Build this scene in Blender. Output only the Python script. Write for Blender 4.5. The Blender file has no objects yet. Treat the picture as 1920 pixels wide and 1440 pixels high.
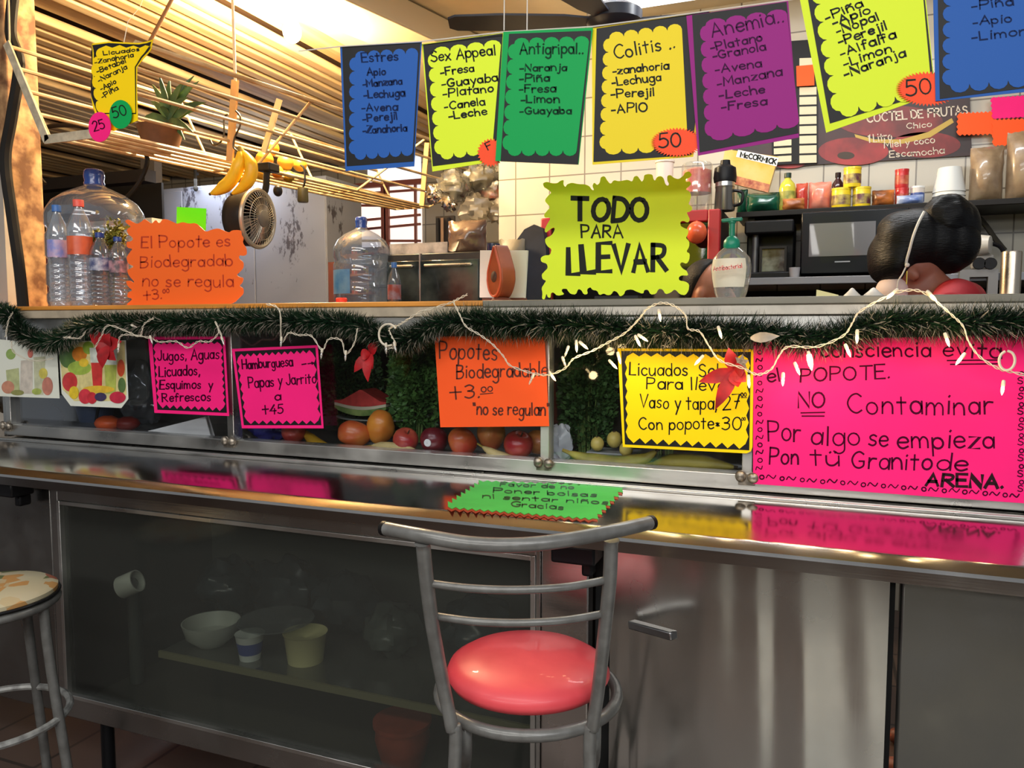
import bpy, bmesh, math, random
from mathutils import Vector, Matrix, Euler, noise
from mathutils.geometry import tessellate_polygon
random.seed(7)
S = bpy.context.scene
COL = S.collection
PI = math.pi
# ------------------------------------------------------------------ camera
F = 1450.0
YAW, PITCH, CAMZ = math.radians(21.6), math.radians(4.34), 1.42
cam_data = bpy.data.cameras.new('camera'); cam = bpy.data.objects.new('camera', cam_data); COL.objects.link(cam)
cam_data.sensor_width = 36.0; cam_data.lens = 36.0 * F / 1920.0; cam_data.clip_start = 0.05; cam_data.clip_end = 100
cam.location = (0, 0, CAMZ); cam.rotation_euler = (PI / 2 - PITCH, 0, YAW)
S.camera = cam
CAM = Vector((0, 0, CAMZ)); ROT = Euler((PI / 2 - PITCH, 0, YAW)).to_matrix()
# ------------------------------------------------------------------ light
S.view_settings.view_transform = 'Standard'; S.view_settings.look = 'None'
S.view_settings.gamma = 1.0; S.view_settings.use_curve_mapping = False
S.view_settings.exposure = 0.0
world = bpy.data.worlds.new('market_hall'); S.world = world; world.use_nodes = True
world.node_tree.nodes['Background'].inputs[0].default_value = (0.62, 0.66, 0.70, 1)
world.node_tree.nodes['Background'].inputs[1].default_value = 0.44
def area(name, loc, rot, sx, sy, power, color):
    d = bpy.data.lights.new(name, 'AREA'); d.shape = 'RECTANGLE'; d.size = sx; d.size_y = sy; d.energy = power; d.color = color
    o = bpy.data.objects.new(name, d); COL.objects.link(o); o.location = loc; o.rotation_euler = rot
    return o
def point(name, loc, power, color, r=0.05):
    d = bpy.data.lights.new(name, 'POINT'); d.energy = power; d.color = color; d.shadow_soft_size = r
    o = bpy.data.objects.new(name, d); COL.objects.link(o); o.location = loc
    return o
area('aisle_tube_light', (-0.9, -0.5, 3.2), (math.radians(40), 0, 0), 3.6, 0.5, 46, (1.0, 0.97, 0.92))
area('front_fill_light', (-0.9, -2.7, 2.45), (math.radians(84), 0, 0), 4.0, 0.35, 66, (1.0, 0.97, 0.92))  # unseen fill lamp, added to light the ledge signs from the front
area('aisle_far_light', (1.9, -1.6, 3.2), (math.radians(35), 0, math.radians(25)), 2.0, 0.6, 40, (0.97, 0.98, 1.0))
point('ceiling_bulb_light', (-2.45, 3.25, 2.84), 330, (1.0, 0.74, 0.42), 0.10)
area('kitchen_tube_light', (-0.1, 3.1, 2.95), (0, 0, 0), 1.6, 0.15, 26, (0.95, 0.98, 1.0))
area('back_room_light', (-4.4, 5.0, 2.6), (0, 0, 0), 0.8, 0.8, 24, (0.95, 0.97, 1.0))
# ------------------------------------------------------------------ unprojection
def ray(px, py):
    return ROT @ Vector(((px - 960) / F, (720 - py) / F, -1.0))
def PY(px, py, Y):
    d = ray(px, py); return CAM + d * (Y / d.y)
def PZ(px, py, Z):
    d = ray(px, py); return CAM + d * ((Z - CAMZ) / d.z)
def PX(px, py, X):
    d = ray(px, py); return CAM + d * (X / d.x)
def PD(px, py, depth):
    return CAM + ray(px, py) * depth
def MPP(px, Y):          # metres per pixel across the sight line at depth plane Y
    return Y / ray(px, 610).y / F
# ------------------------------------------------------------------ materials
_M = {}
def mat(name, color, rough=0.5, metal=0.0, spec=0.5, noise_amt=0.0, noise_scale=20.0, bump=0.0, bump_scale=60.0, emit=None, emit_s=0.0, coat=0.0, color2=None, stretch=None, sss=0.0):
    if name in _M: return _M[name]
    if max(color) < .035 and metal < .5 and not emit: spec = min(spec, .22); coat *= .3; color = tuple(c * .7 for c in color)
    m = bpy.data.materials.new(name); m.use_nodes = True; nt = m.node_tree; b = nt.nodes['Principled BSDF']
    b.inputs['Base Color'].default_value = (*color, 1); b.inputs['Roughness'].default_value = rough
    b.inputs['Metallic'].default_value = metal; b.inputs['Specular IOR Level'].default_value = spec
    b.inputs['Coat Weight'].default_value = coat
    if sss: b.inputs['Subsurface Weight'].default_value = sss; b.inputs['Subsurface Radius'].default_value = (0.02, 0.008, 0.004)
    if emit: b.inputs['Emission Color'].default_value = (*emit, 1); b.inputs['Emission Strength'].default_value = emit_s
    if noise_amt or color2 or bump:
        tc = nt.nodes.new('ShaderNodeTexCoord'); mp = nt.nodes.new('ShaderNodeMapping')
        nt.links.new(tc.outputs['Object'], mp.inputs[0])
        if stretch: mp.inputs['Scale'].default_value = stretch
    if noise_amt or color2:
        n = nt.nodes.new('ShaderNodeTexNoise'); n.inputs['Scale'].default_value = noise_scale; n.inputs['Detail'].default_value = 4
        nt.links.new(mp.outputs[0], n.inputs['Vector'])
        cr = nt.nodes.new('ShaderNodeValToRGB')
        c2 = color2 if color2 else tuple(max(0, c * (1 - noise_amt)) for c in color)
        cr.color_ramp.elements[0].position = 0.35; cr.color_ramp.elements[0].color = (*c2, 1)
        cr.color_ramp.elements[1].position = 0.65; cr.color_ramp.elements[1].color = (*color, 1)
        nt.links.new(n.outputs['Fac'], cr.inputs[0]); nt.links.new(cr.outputs[0], b.inputs['Base Color'])
    if bump:
        n2 = nt.nodes.new('ShaderNodeTexNoise'); n2.inputs['Scale'].default_value = bump_scale; n2.inputs['Detail'].default_value = 3
        nt.links.new(mp.outputs[0], n2.inputs['Vector'])
        bp = nt.nodes.new('ShaderNodeBump'); bp.inputs['Strength'].default_value = bump; bp.inputs['Distance'].default_value = 0.01
        nt.links.new(n2.outputs['Fac'], bp.inputs['Height']); nt.links.new(bp.outputs[0], b.inputs['Normal'])
    _M[name] = m
    return m
def clear(name, tint=(0.95, 0.97, 1.0), gloss=0.10, rough=0.05, body=0.0, body_col=(0.8, 0.85, 0.9), graze=0.55):
    """thin clear sheet: see-through, with a mirror film that grows at grazing angles and an optional milky body"""
    if name in _M: return _M[name]
    m = bpy.data.materials.new(name); m.use_nodes = True; nt = m.node_tree; nt.nodes.remove(nt.nodes['Principled BSDF'])
    out = nt.nodes['Material Output']
    tr = nt.nodes.new('ShaderNodeBsdfTransparent'); tr.inputs[0].default_value = (*tint, 1)
    gl = nt.nodes.new('ShaderNodeBsdfGlossy'); gl.inputs['Roughness'].default_value = rough
    lw = nt.nodes.new('ShaderNodeLayerWeight'); lw.inputs['Blend'].default_value = 0.25
    ma = nt.nodes.new('ShaderNodeMath'); ma.operation = 'MULTIPLY_ADD'; ma.inputs[1].default_value = graze; ma.inputs[2].default_value = gloss
    nt.links.new(lw.outputs['Facing'], ma.inputs[0])
    mx = nt.nodes.new('ShaderNodeMixShader'); nt.links.new(ma.outputs[0], mx.inputs[0])
    src = tr.outputs[0]
    if body:
        df = nt.nodes.new('ShaderNodeBsdfDiffuse'); df.inputs[0].default_value = (*body_col, 1)
        m2 = nt.nodes.new('ShaderNodeMixShader'); m2.inputs[0].default_value = body
        nt.links.new(tr.outputs[0], m2.inputs[1]); nt.links.new(df.outputs[0], m2.inputs[2]); src = m2.outputs[0]
    nt.links.new(src, mx.inputs[1]); nt.links.new(gl.outputs[0], mx.inputs[2])
    nt.links.new(mx.outputs[0], out.inputs['Surface'])
    _M[name] = m
    return m
def tile_mat(name, c1, c2, grout, sx, sy, rough=0.25, axes='xz', mortar=0.012):
    if name in _M: return _M[name]
    m = mat(name, c1, rough); nt = m.node_tree; b = nt.nodes['Principled BSDF']
    geo = nt.nodes.new('ShaderNodeNewGeometry'); sp = nt.nodes.new('ShaderNodeSeparateXYZ'); cb = nt.nodes.new('ShaderNodeCombineXYZ')
    nt.links.new(geo.outputs['Position'], sp.inputs[0])
    nt.links.new(sp.outputs['XYZ'.index(axes[0].upper())], cb.inputs[0]); nt.links.new(sp.outputs['XYZ'.index(axes[1].upper())], cb.inputs[1])
    br = nt.nodes.new('ShaderNodeTexBrick'); br.offset = 0.0; br.inputs['Scale'].default_value = 1.0
    br.inputs['Brick Width'].default_value = sx; br.inputs['Row Height'].default_value = sy; br.inputs['Mortar Size'].default_value = mortar * sx
    br.inputs['Color1'].default_value = (*c1, 1); br.inputs['Color2'].default_value = (*c2, 1); br.inputs['Mortar'].default_value = (*grout, 1)
    nt.links.new(cb.outputs[0], br.inputs['Vector']); nt.links.new(br.outputs[0], b.inputs['Base Color'])
    return m
def steel(name, col=(0.55, 0.54, 0.52), rough=0.28, stretch=(1, 40, 40), bump=0.04):
    if name in _M: return _M[name]
    m = mat(name, col, rough, 1.0); nt = m.node_tree; b = nt.nodes['Principled BSDF']
    tc = nt.nodes.new('ShaderNodeTexCoord'); mp = nt.nodes.new('ShaderNodeMapping'); mp.inputs['Scale'].default_value = stretch
    n = nt.nodes.new('ShaderNodeTexNoise'); n.inputs['Scale'].default_value = 6; n.inputs['Detail'].default_value = 5
    nt.links.new(tc.outputs['Object'], mp.inputs[0]); nt.links.new(mp.outputs[0], n.inputs['Vector'])
    n2 = nt.nodes.new('ShaderNodeTexNoise'); n2.inputs['Scale'].default_value = 5; n2.inputs['Detail'].default_value = 6
    nt.links.new(tc.outputs['Object'], n2.inputs['Vector'])
    mr = nt.nodes.new('ShaderNodeMapRange'); mr.inputs[1].default_value = 0.35; mr.inputs[2].default_value = 0.7
    mr.inputs[3].default_value = rough * 0.7; mr.inputs[4].default_value = rough * 1.5
    nt.links.new(n2.outputs['Fac'], mr.inputs[0]); nt.links.new(mr.outputs[0], b.inputs['Roughness'])
    bp = nt.nodes.new('ShaderNodeBump'); bp.inputs['Strength'].default_value = bump; bp.inputs['Distance'].default_value = 0.004
    nt.links.new(n.outputs['Fac'], bp.inputs['Height']); nt.links.new(bp.outputs[0], b.inputs['Normal'])
    return m
# ------------------------------------------------------------------ mesh collector
class MB:
    def __init__(s): s.v = []; s.f = []
    def add(s, vs, fs):
        o = len(s.v); s.v += [tuple(p) for p in vs]; s.f += [tuple(i + o for i in f) for f in fs]; return s
    def box(s, x0, x1, y0, y1, z0, z1):
        vs = [(x, y, z) for x in (x0, x1) for y in (y0, y1) for z in (z0, z1)]
        return s.add(vs, [(0, 1, 3, 2), (4, 6, 7, 5), (0, 4, 5, 1), (2, 3, 7, 6), (0, 2, 6, 4), (1, 5, 7, 3)])
    def bar(s, a, b, w, h=None, up=(0, 0, 1)):
        a, b = Vector(a), Vector(b); h = h or w; d = (b - a).normalized(); u = Vector(up)
        if abs(d.dot(u)) > 0.95: u = Vector((1, 0, 0))
        r = d.cross(u).normalized() * w / 2; t = r.cross(d).normalized() * h / 2
        vs = [p + i * r + j * t for p in (a, b) for i, j in ((-1, -1), (1, -1), (1, 1), (-1, 1))]
        return s.add(vs, [(0, 1, 2, 3), (7, 6, 5, 4), (0, 4, 5, 1), (1, 5, 6, 2), (2, 6, 7, 3), (3, 7, 4, 0)])
    def tube(s, pts, r, n=8, closed=False, cap=True):
        pts = [Vector(p) for p in pts]; m = len(pts)
        rs = r if isinstance(r, (list, tuple)) else [r] * m
        prev = None; vs = []
        for i, p in enumerate(pts):
            if closed: d = pts[(i + 1) % m] - pts[i - 1]
            else: d = pts[min(i + 1, m - 1)] - pts[max(i - 1, 0)]
            d.normalize()
            if prev is None:
                q = Vector((0, 0, 1)) if abs(d.z) < 0.9 else Vector((1, 0, 0))
                nx = d.cross(q).normalized()
            else:
                nx = (prev - d * prev.dot(d))
                nx = nx.normalized() if nx.length > 1e-6 else d.cross(Vector((0, 0, 1))).normalized()
            prev = nx; ny = d.cross(nx)
            for k in range(n):
                a = 2 * PI * k / n; vs.append(p + (nx * math.cos(a) + ny * math.sin(a)) * rs[i])
        fs = []
        for i in range(m if closed else m - 1):
            j = (i + 1) % m
            for k in range(n):
                fs.append((i * n + k, i * n + (k + 1) % n, j * n + (k + 1) % n, j * n + k))
        if cap and not closed: fs += [tuple(range(n - 1, -1, -1)), tuple((m - 1) * n + k for k in range(n))]
        return s.add(vs, fs)
    def lathe(s, prof, c=(0, 0, 0), n=24, M=None, squash=1.0, cap=True):
        c = Vector(c); vs = []; fs = []
        for r, z in prof:
            for k in range(n):
                a = 2 * PI * k / n; p = Vector((r * math.cos(a), r * math.sin(a) * squash, z))
                vs.append(c + (M @ p if M is not None else p))
        for i in range(len(prof) - 1):
            for k in range(n):
                fs.append((i * n + k, i * n + (k + 1) % n, (i + 1) * n + (k + 1) % n, (i + 1) * n + k))
        if cap:
            if prof[0][0] > 1e-6: fs.append(tuple(range(n - 1, -1, -1)))
            if prof[-1][0] > 1e-6: fs.append(tuple((len(prof) - 1) * n + k for k in range(n)))
        return s.add(vs, fs)
    def ell(s, c, rx, ry, rz, n=16, m=10, M=None, jit=0.0, js=4.0, seed=0):
        vs = []; fs = []; c = Vector(c)
        def pt(t, a):
            q = Vector((math.sin(t) * math.cos(a), math.sin(t) * math.sin(a), math.cos(t)))
            k = 1 + jit * noise.noise(q * js + Vector((seed, seed * 2.3, 0))) if jit else 1
            p = Vector((q.x * rx, q.y * ry, q.z * rz)) * k
            return c + (M @ p if M is not None else p)
        vs.append(pt(0, 0))
        for i in range(1, m):
            for k in range(n): vs.append(pt(PI * i / m, 2 * PI * k / n))
        vs.append(pt(PI, 0)); L = len(vs) - 1
        for k in range(n): fs.append((0, 1 + k, 1 + (k + 1) % n)); fs.append((L, L - n + (k + 1) % n, L - n + k))
        for i in range(m - 2):
            for k in range(n):
                a = 1 + i * n; fs.append((a + k, a + n + k, a + n + (k + 1) % n, a + (k + 1) % n))
        return s.add(vs, fs)
    def build(s, name, material, parent=None, smooth=40, bevel=0.0, recalc=True):
        me = bpy.data.meshes.new(name); me.from_pydata([tuple(v) for v in s.v], [], s.f)
        if recalc:
            bm = bmesh.new(); bm.from_mesh(me); bmesh.ops.recalc_face_normals(bm, faces=bm.faces); bm.to_mesh(me); bm.free()
        me.materials.append(material)
        if smooth:
            me.shade_smooth(); me.set_sharp_from_angle(angle=math.radians(smooth))
        o = bpy.data.objects.new(name, me); COL.objects.link(o)
        if parent is not None:
            o.parent = parent; o.matrix_parent_inverse = Matrix.Translation(-parent.location)
        if bevel:
            b = o.modifiers.new('bevel', 'BEVEL'); b.width = bevel; b.segments = 2; b.limit_method = 'ANGLE'
        return o
def tag(o, label, cat, group=None, kind=None):
    o['label'] = label; o['category'] = cat
    if group: o['group'] = group
    if kind: o['kind'] = kind
    return o
def thing(name, label, cat, loc=(0, 0, 0), group=None):
    o = bpy.data.objects.new(name, None); COL.objects.link(o); o.location = loc; o.empty_display_size = 0.05
    return tag(o, label, cat, group)
def struct(o):
    o['kind'] = 'structure'; return o
def dup(root, loc, label=None, group=None, rotz=None, scale=None):
    r = root.copy(); COL.objects.link(r); r.location = loc
    if rotz is not None: r.rotation_euler = (r.rotation_euler[0], r.rotation_euler[1], rotz)
    if scale: r.scale = (scale,) * 3 if not isinstance(scale, tuple) else scale
    if label: r['label'] = label
    if group: r['group'] = group
    for ch in list(root.children):
        c = ch.copy(); COL.objects.link(c); c.parent = r
        for g in ch.children:
            d = g.copy(); COL.objects.link(d); d.parent = c
    return r
def catmull(pts, n=5, closed=False):
    P = [Vector(p) for p in pts]; m = len(P); out = []
    for i in range(m if closed else m - 1):
        if closed: a, b, c, d = P[i - 1], P[i], P[(i + 1) % m], P[(i + 2) % m]
        else: a, b, c, d = P[max(i - 1, 0)], P[i], P[i + 1], P[min(i + 2, m - 1)]
        for k in range(n):
            t = k / n
            out.append(0.5 * ((2 * b) + (c - a) * t + (2 * a - 5 * b + 4 * c - d) * t * t + (3 * b - a - 3 * c + d) * t ** 3))
    if not closed: out.append(P[-1])
    return out
# ------------------------------------------------------------------ marker-pen alphabet (baseline 0, x-height 6, capitals 10)
GL = {
'A': (7, "0,0 3.5,10 7,0|1.3,3.6 5.7,3.6"), 'B': (6, "0,0 0,10|~0,10 4.5,9.4 5,7.5 3.5,5.6 0,5.2|~0,5.2 4.8,5 5.8,2.8 4,.4 0,0"),
'C': (6.5, "~6.3,8.6 4.2,10 1.5,8.6 0,5 1.4,1.4 4,0 6.3,1.4"), 'D': (6.5, "0,0 0,10|~0,10 4,9.3 6.4,5.5 4.6,1 0,0"),
'E': (5.5, "5.5,10 0,10 0,0 5.5,0|0,5.2 4.5,5.2"), 'F': (5.5, "5.5,10 0,10 0,0|0,5.4 4.2,5.4"),
'G': (7, "~6.3,8.6 4,10 1.4,8.6 0,5 1.4,1.2 4,0 6.4,1.4 6.6,4|4,4.2 6.8,4.2"), 'H': (6.5, "0,0 0,10|6.5,0 6.5,10|0,5 6.5,5"),
'I': (1, ".5,0 .5,10"), 'J': (5, "~5,10 5,3 3.6,.2 1.4,.2 0,2"), 'L': (5, "0,10 0,0 5,0"), 'M': (8, "0,0 .6,10 4,3 7.4,10 8,0"),
'K': (6, "0,0 0,10|5.6,10 0,4.4|1.6,5.6 6,0"), 'N': (6.5, "0,0 0,10 6.5,0 6.5,10"), 'O': (7.5, "o3.75,5,3.75,5"), 'P': (6, "0,0 0,10|~0,10 4.8,9.4 5.8,7.2 4.4,5 0,4.6"),
'R': (6.5, "0,0 0,10|~0,10 4.8,9.4 5.6,7.4 4.2,5.4 0,5|2,5 6.5,0"), 'S': (5.5, "~5.2,8.6 3,10 .6,8.6 1,6 4.6,4.2 5.2,1.6 2.6,0 0,1.4"),
'T': (7, "0,10 7,10|3.5,10 3.5,0"), 'U': (6.5, "~0,10 .1,3.5 1.6,.4 3.2,0 5,.4 6.4,3.5 6.5,10"), 'V': (7, "0,10 3.5,0 7,10"),
'Y': (6, "0,10 3,5|6,10 1.5,0"), 'Z': (6, "0,10 6,10 0,0 6,0"), 'Q': (7.5, "o3.75,5,3.75,5|4.5,2.5 7.5,-.5"),
'a': (5, "o2.4,3,2.4,3|5,6 5,0"), 'b': (5, "0,10 0,0|o2.5,3,2.5,3"), 'c': (4.5, "~4.4,5 2.8,6 .8,5.2 0,3 .8,.8 2.8,0 4.5,1"),
'd': (5, "o2.4,3,2.4,3|5,10 5,0"), 'e': (4.6, "~.1,3.2 4.5,3.4 4,5.4 2.3,6 .6,5 0,2.8 .9,.7 2.6,0 4.6,1"), 'f': (4, "~4,9 2.6,10 1.4,8.6 1.3,4 1.2,0|0,6 3.4,6"),
'g': (5, "o2.4,3,2.4,3|~5,6 5,1 4.8,-2.6 2.6,-4 .4,-2.8"), 'h': (4.8, "0,10 0,0|~0,3.6 1.6,5.8 3.4,5.8 4.6,4 4.8,0"), 'i': (1, ".5,6 .5,0|.4,8.3 .7,8.8"),
'j': (2.5, "~2.2,6 2.2,-1 1.4,-3.6 0,-3.2|2,8.3 2.3,8.8"), 'l': (1, ".5,10 .5,0"), 'm': (7.5, "0,6 0,0|~0,3.8 1.4,5.8 2.8,5.6 3.6,3.8 3.7,0|~3.7,3.8 5,5.8 6.4,5.6 7.4,3.8 7.5,0"),
'n': (4.8, "0,6 0,0|~0,3.6 1.6,5.8 3.4,5.8 4.6,4 4.8,0"), 'o': (5, "o2.5,3,2.5,3"), 'p': (5, "0,6 0,-4|o2.5,3,2.5,3"), 'q': (5, "o2.4,3,2.4,3|5,6 5,-4"),
'r': (3.6, "0,6 0,0|~0,3.6 1.4,5.6 3.6,5.6"), 's': (4, "~3.8,5.2 2.2,6 .5,5 1,3.5 3.4,2.4 3.6,.9 2,0 0,.8"), 't': (4, "1.9,9 1.9,0|0,6.2 4,6.2"),
'u': (4.8, "~0,6 .1,2 1.2,.2 3,.3 4.6,2.4|4.8,6 4.8,0"), 'v': (4.6, "0,6 2.3,0 4.6,6"), 'x': (4.6, "0,6 4.6,0|4.6,6 0,0"), 'y': (4.8, "0,6 2.5,.6|4.8,6 1.2,-4"),
'z': (4.6, "0,6 4.6,6 0,0 4.6,0"), 'ñ': (4.8, "0,6 0,0|~0,3.6 1.6,5.8 3.4,5.8 4.6,4 4.8,0|~.4,7.8 1.6,8.6 3,7.8 4.4,8.6"), 'ú': (4.8, "~0,6 .1,2 1.2,.2 3,.3 4.6,2.4|4.8,6 4.8,0|1.4,8 1.7,8.4|3.4,8 3.7,8.6"),
'0': (6, "o3,5,3,5"), '1': (2, "0,8 2,10 2,0"), '2': (5.5, "~.2,8 2.4,10 5,8.6 4.4,5.6 0,0|0,0 5.5,0"), '3': (5, "~.2,9 2.6,10 4.8,8.2 3.6,5.8 1.6,5.4|~1.6,5.4 4.8,4.6 4.8,1.6 2.4,0 0,1"),
'4': (6, "4,10 0,3.6 6,3.6|4.4,6 4.4,0"), '5': (5.5, "5.2,10 .8,10 .5,5.8|~.5,5.8 3,6.4 5.3,4.4 5,1.4 2.4,0 0,1"), '7': (5.5, "0,10 5.5,10 2,0|1.6,5 5,5"), '8': (5.5, "o2.75,7.5,2.2,2.5|o2.75,2.5,2.75,2.5"),
'$': (5, "~5,8.4 3,9.4 .6,8.2 1,6 4.2,4.2 4.8,1.8 2.6,.4 0,1.6|2.5,11 2.5,-1"), '+': (6, "0,5 6,5|3,9 3,0"), '-': (3.4, "0,3 3.4,3.2"), '.': (1, ".3,0 .7,.5"), ',': (1.2, ".9,.5 .2,-1.5"),
'"': (2, "0,10 .3,8|1.6,10 1.9,8"), '~': (5, "~0,1 1.2,3.4 2.6,1.6 3.8,.6 5,3"), '*': (2, "0,3 2,5|0,5 2,3|1,2.6 1,5.4"), '=': (4, "0,2 4,2|0,4.4 4,4.4"), '>': (5, "0,3 5,3|3.6,4.4 5,3 3.6,1.6"),
}
def glyph_strokes(ch):
    w, s = GL[ch]; out = []
    for st in s.split('|'):
        if st[0] == 'o':
            cx, cy, rx, ry = map(float, st[1:].split(','))
            out.append([Vector((cx + rx * math.sin(a), cy + ry * math.cos(a), 0)) for a in [2 * PI * k / 14 + 0.5 for k in range(15)]])
        else:
            sm = st[0] == '~'; pts = [Vector((*map(float, p.split(',')), 0)) for p in st.lstrip('~').split()]
            out.append(catmull(pts, 4) if sm else pts)
    return w, out
class Sheet:
    """a flat (or gently bowed) card standing at depth plane Y; outlines are given in photo pixels and laid on that card"""
    def __init__(s, Y, bow=None, plane=None): s.Y = Y; s.bow = bow; s.plane = plane
    def pt(s, x, y, off=0.0):
        if s.plane == 'Z':
            p = PZ(x, y, s.Y); p.z += off; return p
        p = PY(x, y, s.Y)
        if s.bow: p.y += s.bow(x, y)
        p.y -= off; return p
    def poly(s, outline, off, th, cuts=0, mb=None):
        bm = bmesh.new(); vs = [bm.verts.new((x, y, 0)) for x, y in outline]
        for tri in tessellate_polygon([[Vector((x, y, 0)) for x, y in outline]]):
            if len(set(tri)) == 3: bm.faces.new([vs[i] for i in tri])
        if cuts:
            xs = [o[0] for o in outline]; ys = [o[1] for o in outline]
            for ax, lo, hi in ((0, min(xs), max(xs)), (1, min(ys), max(ys))):
                for k in range(1, cuts):
                    co = [0, 0, 0]; co[ax] = lo + (hi - lo) * k / cuts; no = [0, 0, 0]; no[ax] = 1
                    bmesh.ops.bisect_plane(bm, geom=bm.verts[:] + bm.edges[:] + bm.faces[:], plane_co=co, plane_no=no)
        bm.verts.index_update(); n = len(bm.verts)
        v2 = [(v.co.x, v.co.y) for v in bm.verts]
        fr = [tuple(v.index for v in f.verts) for f in bm.faces]
        be = [tuple(v.index for v in e.verts) for e in bm.edges if len(e.link_faces) == 1]
        bm.free()
        mb = mb or MB()
        mb.add([s.pt(x, y, off + th) for x, y in v2] + [s.pt(x, y, off) for x, y in v2],
               fr + [tuple(i + n for i in reversed(f)) for f in fr] + [(a, b, b + n, a + n) for a, b in be])
        return mb
    def stroke(s, mb, pts, w, off):
        P = [Vector((p[0], p[1], 0)) for p in pts]
        if len(P) < 2: return
        L = []; R = []
        for i, p in enumerate(P):
            a = P[max(i - 1, 0)]; b = P[min(i + 1, len(P) - 1)]; d = (b - a)
            if d.length < 1e-6: d = Vector((1, 0, 0))
            d.normalize(); q = Vector((-d.y, d.x, 0)) * w / 2
            e = d * w * 0.4 * (-1 if i == 0 else 1 if i == len(P) - 1 else 0)
            if 0 < i < len(P) - 1:
                d1 = (P[i] - P[i - 1]).normalized(); d2 = (P[i + 1] - P[i]).normalized()
                c = max(0.5, math.cos(0.5 * math.acos(max(-1, min(1, d1.dot(d2)))))); q = q / c
            L.append(s.pt(*(p + q + e)[:2], off)); R.append(s.pt(*(p - q + e)[:2], off))
        n = len(P); mb.add(L + R, [(i, i + 1, n + i + 1, n + i) for i in range(n - 1)])
    def text(s, mb, txt, x0, y0, x1, y1, cap, w, off, jit=0.35, gap=2.0):
        adv = 0; items = []
        for ch in txt:
            if ch == ' ': adv += 4.0; continue
            wd, st = glyph_strokes(ch); items.append((adv, st)); adv += wd + gap
        adv -= gap; d = Vector((x1 - x0, y1 - y0, 0)); L = d.length; d.normalize(); up = Vector((d.y, -d.x, 0))
        kx = L / adv; ky = cap / 10.0
        for a, st in items:
            jy = random.uniform(-jit, jit) * 1.2; sk = random.uniform(-0.06, 0.08); sc = random.uniform(0.94, 1.06)
            for pts in st:
                s.stroke(mb, [Vector((x0, y0, 0)) + d * ((a + p.x * sc + p.y * sk) * kx) + up * ((p.y * sc + jy) * ky) for p in pts], w * random.uniform(0.85, 1.12), off)
def lerp(a, b, t): return (a[0] + (b[0] - a[0]) * t, a[1] + (b[1] - a[1]) * t)
def edge_pts(a, b, n, kind, amp, nrm, k=6):
    """points from a to b (b excluded) with n bumps of height amp along the outward normal"""
    out = []
    for i in range(n):
        p, q = lerp(a, b, i / n), lerp(a, b, (i + 1) / n)
        if kind == 'scallop':
            for j in range(k):
                t = j / k; h = math.sin(PI * t)
                m = lerp(p, q, 0.5 - 0.5 * math.cos(PI * t)); out.append((m[0] + nrm[0] * amp * h, m[1] + nrm[1] * amp * h))
        elif kind == 'zig':
            out.append(p); m = lerp(p, q, 0.5); out.append((m[0] + nrm[0] * amp, m[1] + nrm[1] * amp))
        elif kind == 'splat':
            r = amp * random.uniform(0.7, 1.25); sh = random.uniform(-0.22, 0.22)
            for t, h in ((0.0, -0.35), (0.12, -0.25), (0.20, 0.1), (0.19, 0.55), (0.25, 0.9), (0.37, 1.08), (0.5, 1.08), (0.62, 0.9), (0.68, 0.55), (0.67, 0.1), (0.75, -0.22), (0.88, -0.36)):
                m = lerp(p, q, t + (sh if h > 0.3 else 0) * 0.6); out.append((m[0] + nrm[0] * r * h, m[1] + nrm[1] * r * h))
        else: out.append(p)
    return out
def quad_outline(TL, TR, BR, BL, top=None, right=None, bottom=None, left=None):
    """each side: (kind, count, amp) or None for straight"""
    cx = (TL[0] + TR[0] + BR[0] + BL[0]) / 4; cy = (TL[1] + TR[1] + BR[1] + BL[1]) / 4
    out = []
    for a, b, sp in ((TL, TR, top), (TR, BR, right), (BR, BL, bottom), (BL, TL, left)):
        dx, dy = b[0] - a[0], b[1] - a[1]; l = math.hypot(dx, dy) or 1; n = (dy / l, -dx / l)
        m = lerp(a, b, 0.5)
        if (m[0] + n[0] - cx) ** 2 + (m[1] + n[1] - cy) ** 2 < (m[0] - cx) ** 2 + (m[1] - cy) ** 2: n = (-n[0], -n[1])
        if sp: out += edge_pts(a, b, sp[1], sp[0], sp[2], n)
        else: out += edge_pts(a, b, 1, 'line', 0, n)
    return out
def burst(cx, cy, rx, ry, n, depth=0.17):
    return [(cx + rx * k * math.cos(a), cy + ry * k * math.sin(a)) for i in range(2 * n) for a, k in [(PI * i / n, 1.0 if i % 2 else 1 - depth)]]
def disc(cx, cy, rx, ry, n=28): return [(cx + rx * math.cos(2 * PI * i / n), cy + ry * math.sin(2 * PI * i / n)) for i in range(n)]
# ------------------------------------------------------------------ setting
def sr(r, g, b):
    f = lambda c: (c / 255 / 12.92) if c / 255 <= 0.04045 else ((c / 255 + 0.055) / 1.055) ** 2.4
    return (f(r), f(g), f(b))
STEEL = steel('brushed_steel', (0.50, 0.49, 0.47), 0.26)
STEEL_TOP = steel('counter_steel', (0.46, 0.44, 0.42), 0.15, bump=0.015)
STEEL_DARK = steel('dark_steel', (0.30, 0.29, 0.275), 0.33)
STEEL_DOOR = steel('door_steel', (0.52, 0.51, 0.48), 0.20, stretch=(30, 30, .6), bump=0.006)
ALU = steel('aluminium', (0.66, 0.65, 0.62), 0.34)
BLACK = mat('black_plastic', (0.012, 0.012, 0.014), 0.35)
DARK = mat('dark_interior', (0.03, 0.03, 0.03), 0.7)
CLEAR = clear('window_glass', gloss=0.035)
m = MB().box(-9, 6, -3.2, 9, -0.06, 0).build('floor', tile_mat('floor_tile', sr(92, 76, 68), sr(84, 70, 63), sr(56, 50, 47), 0.33, 0.33, 0.4, 'xy', 0.02)); struct(m)
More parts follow.
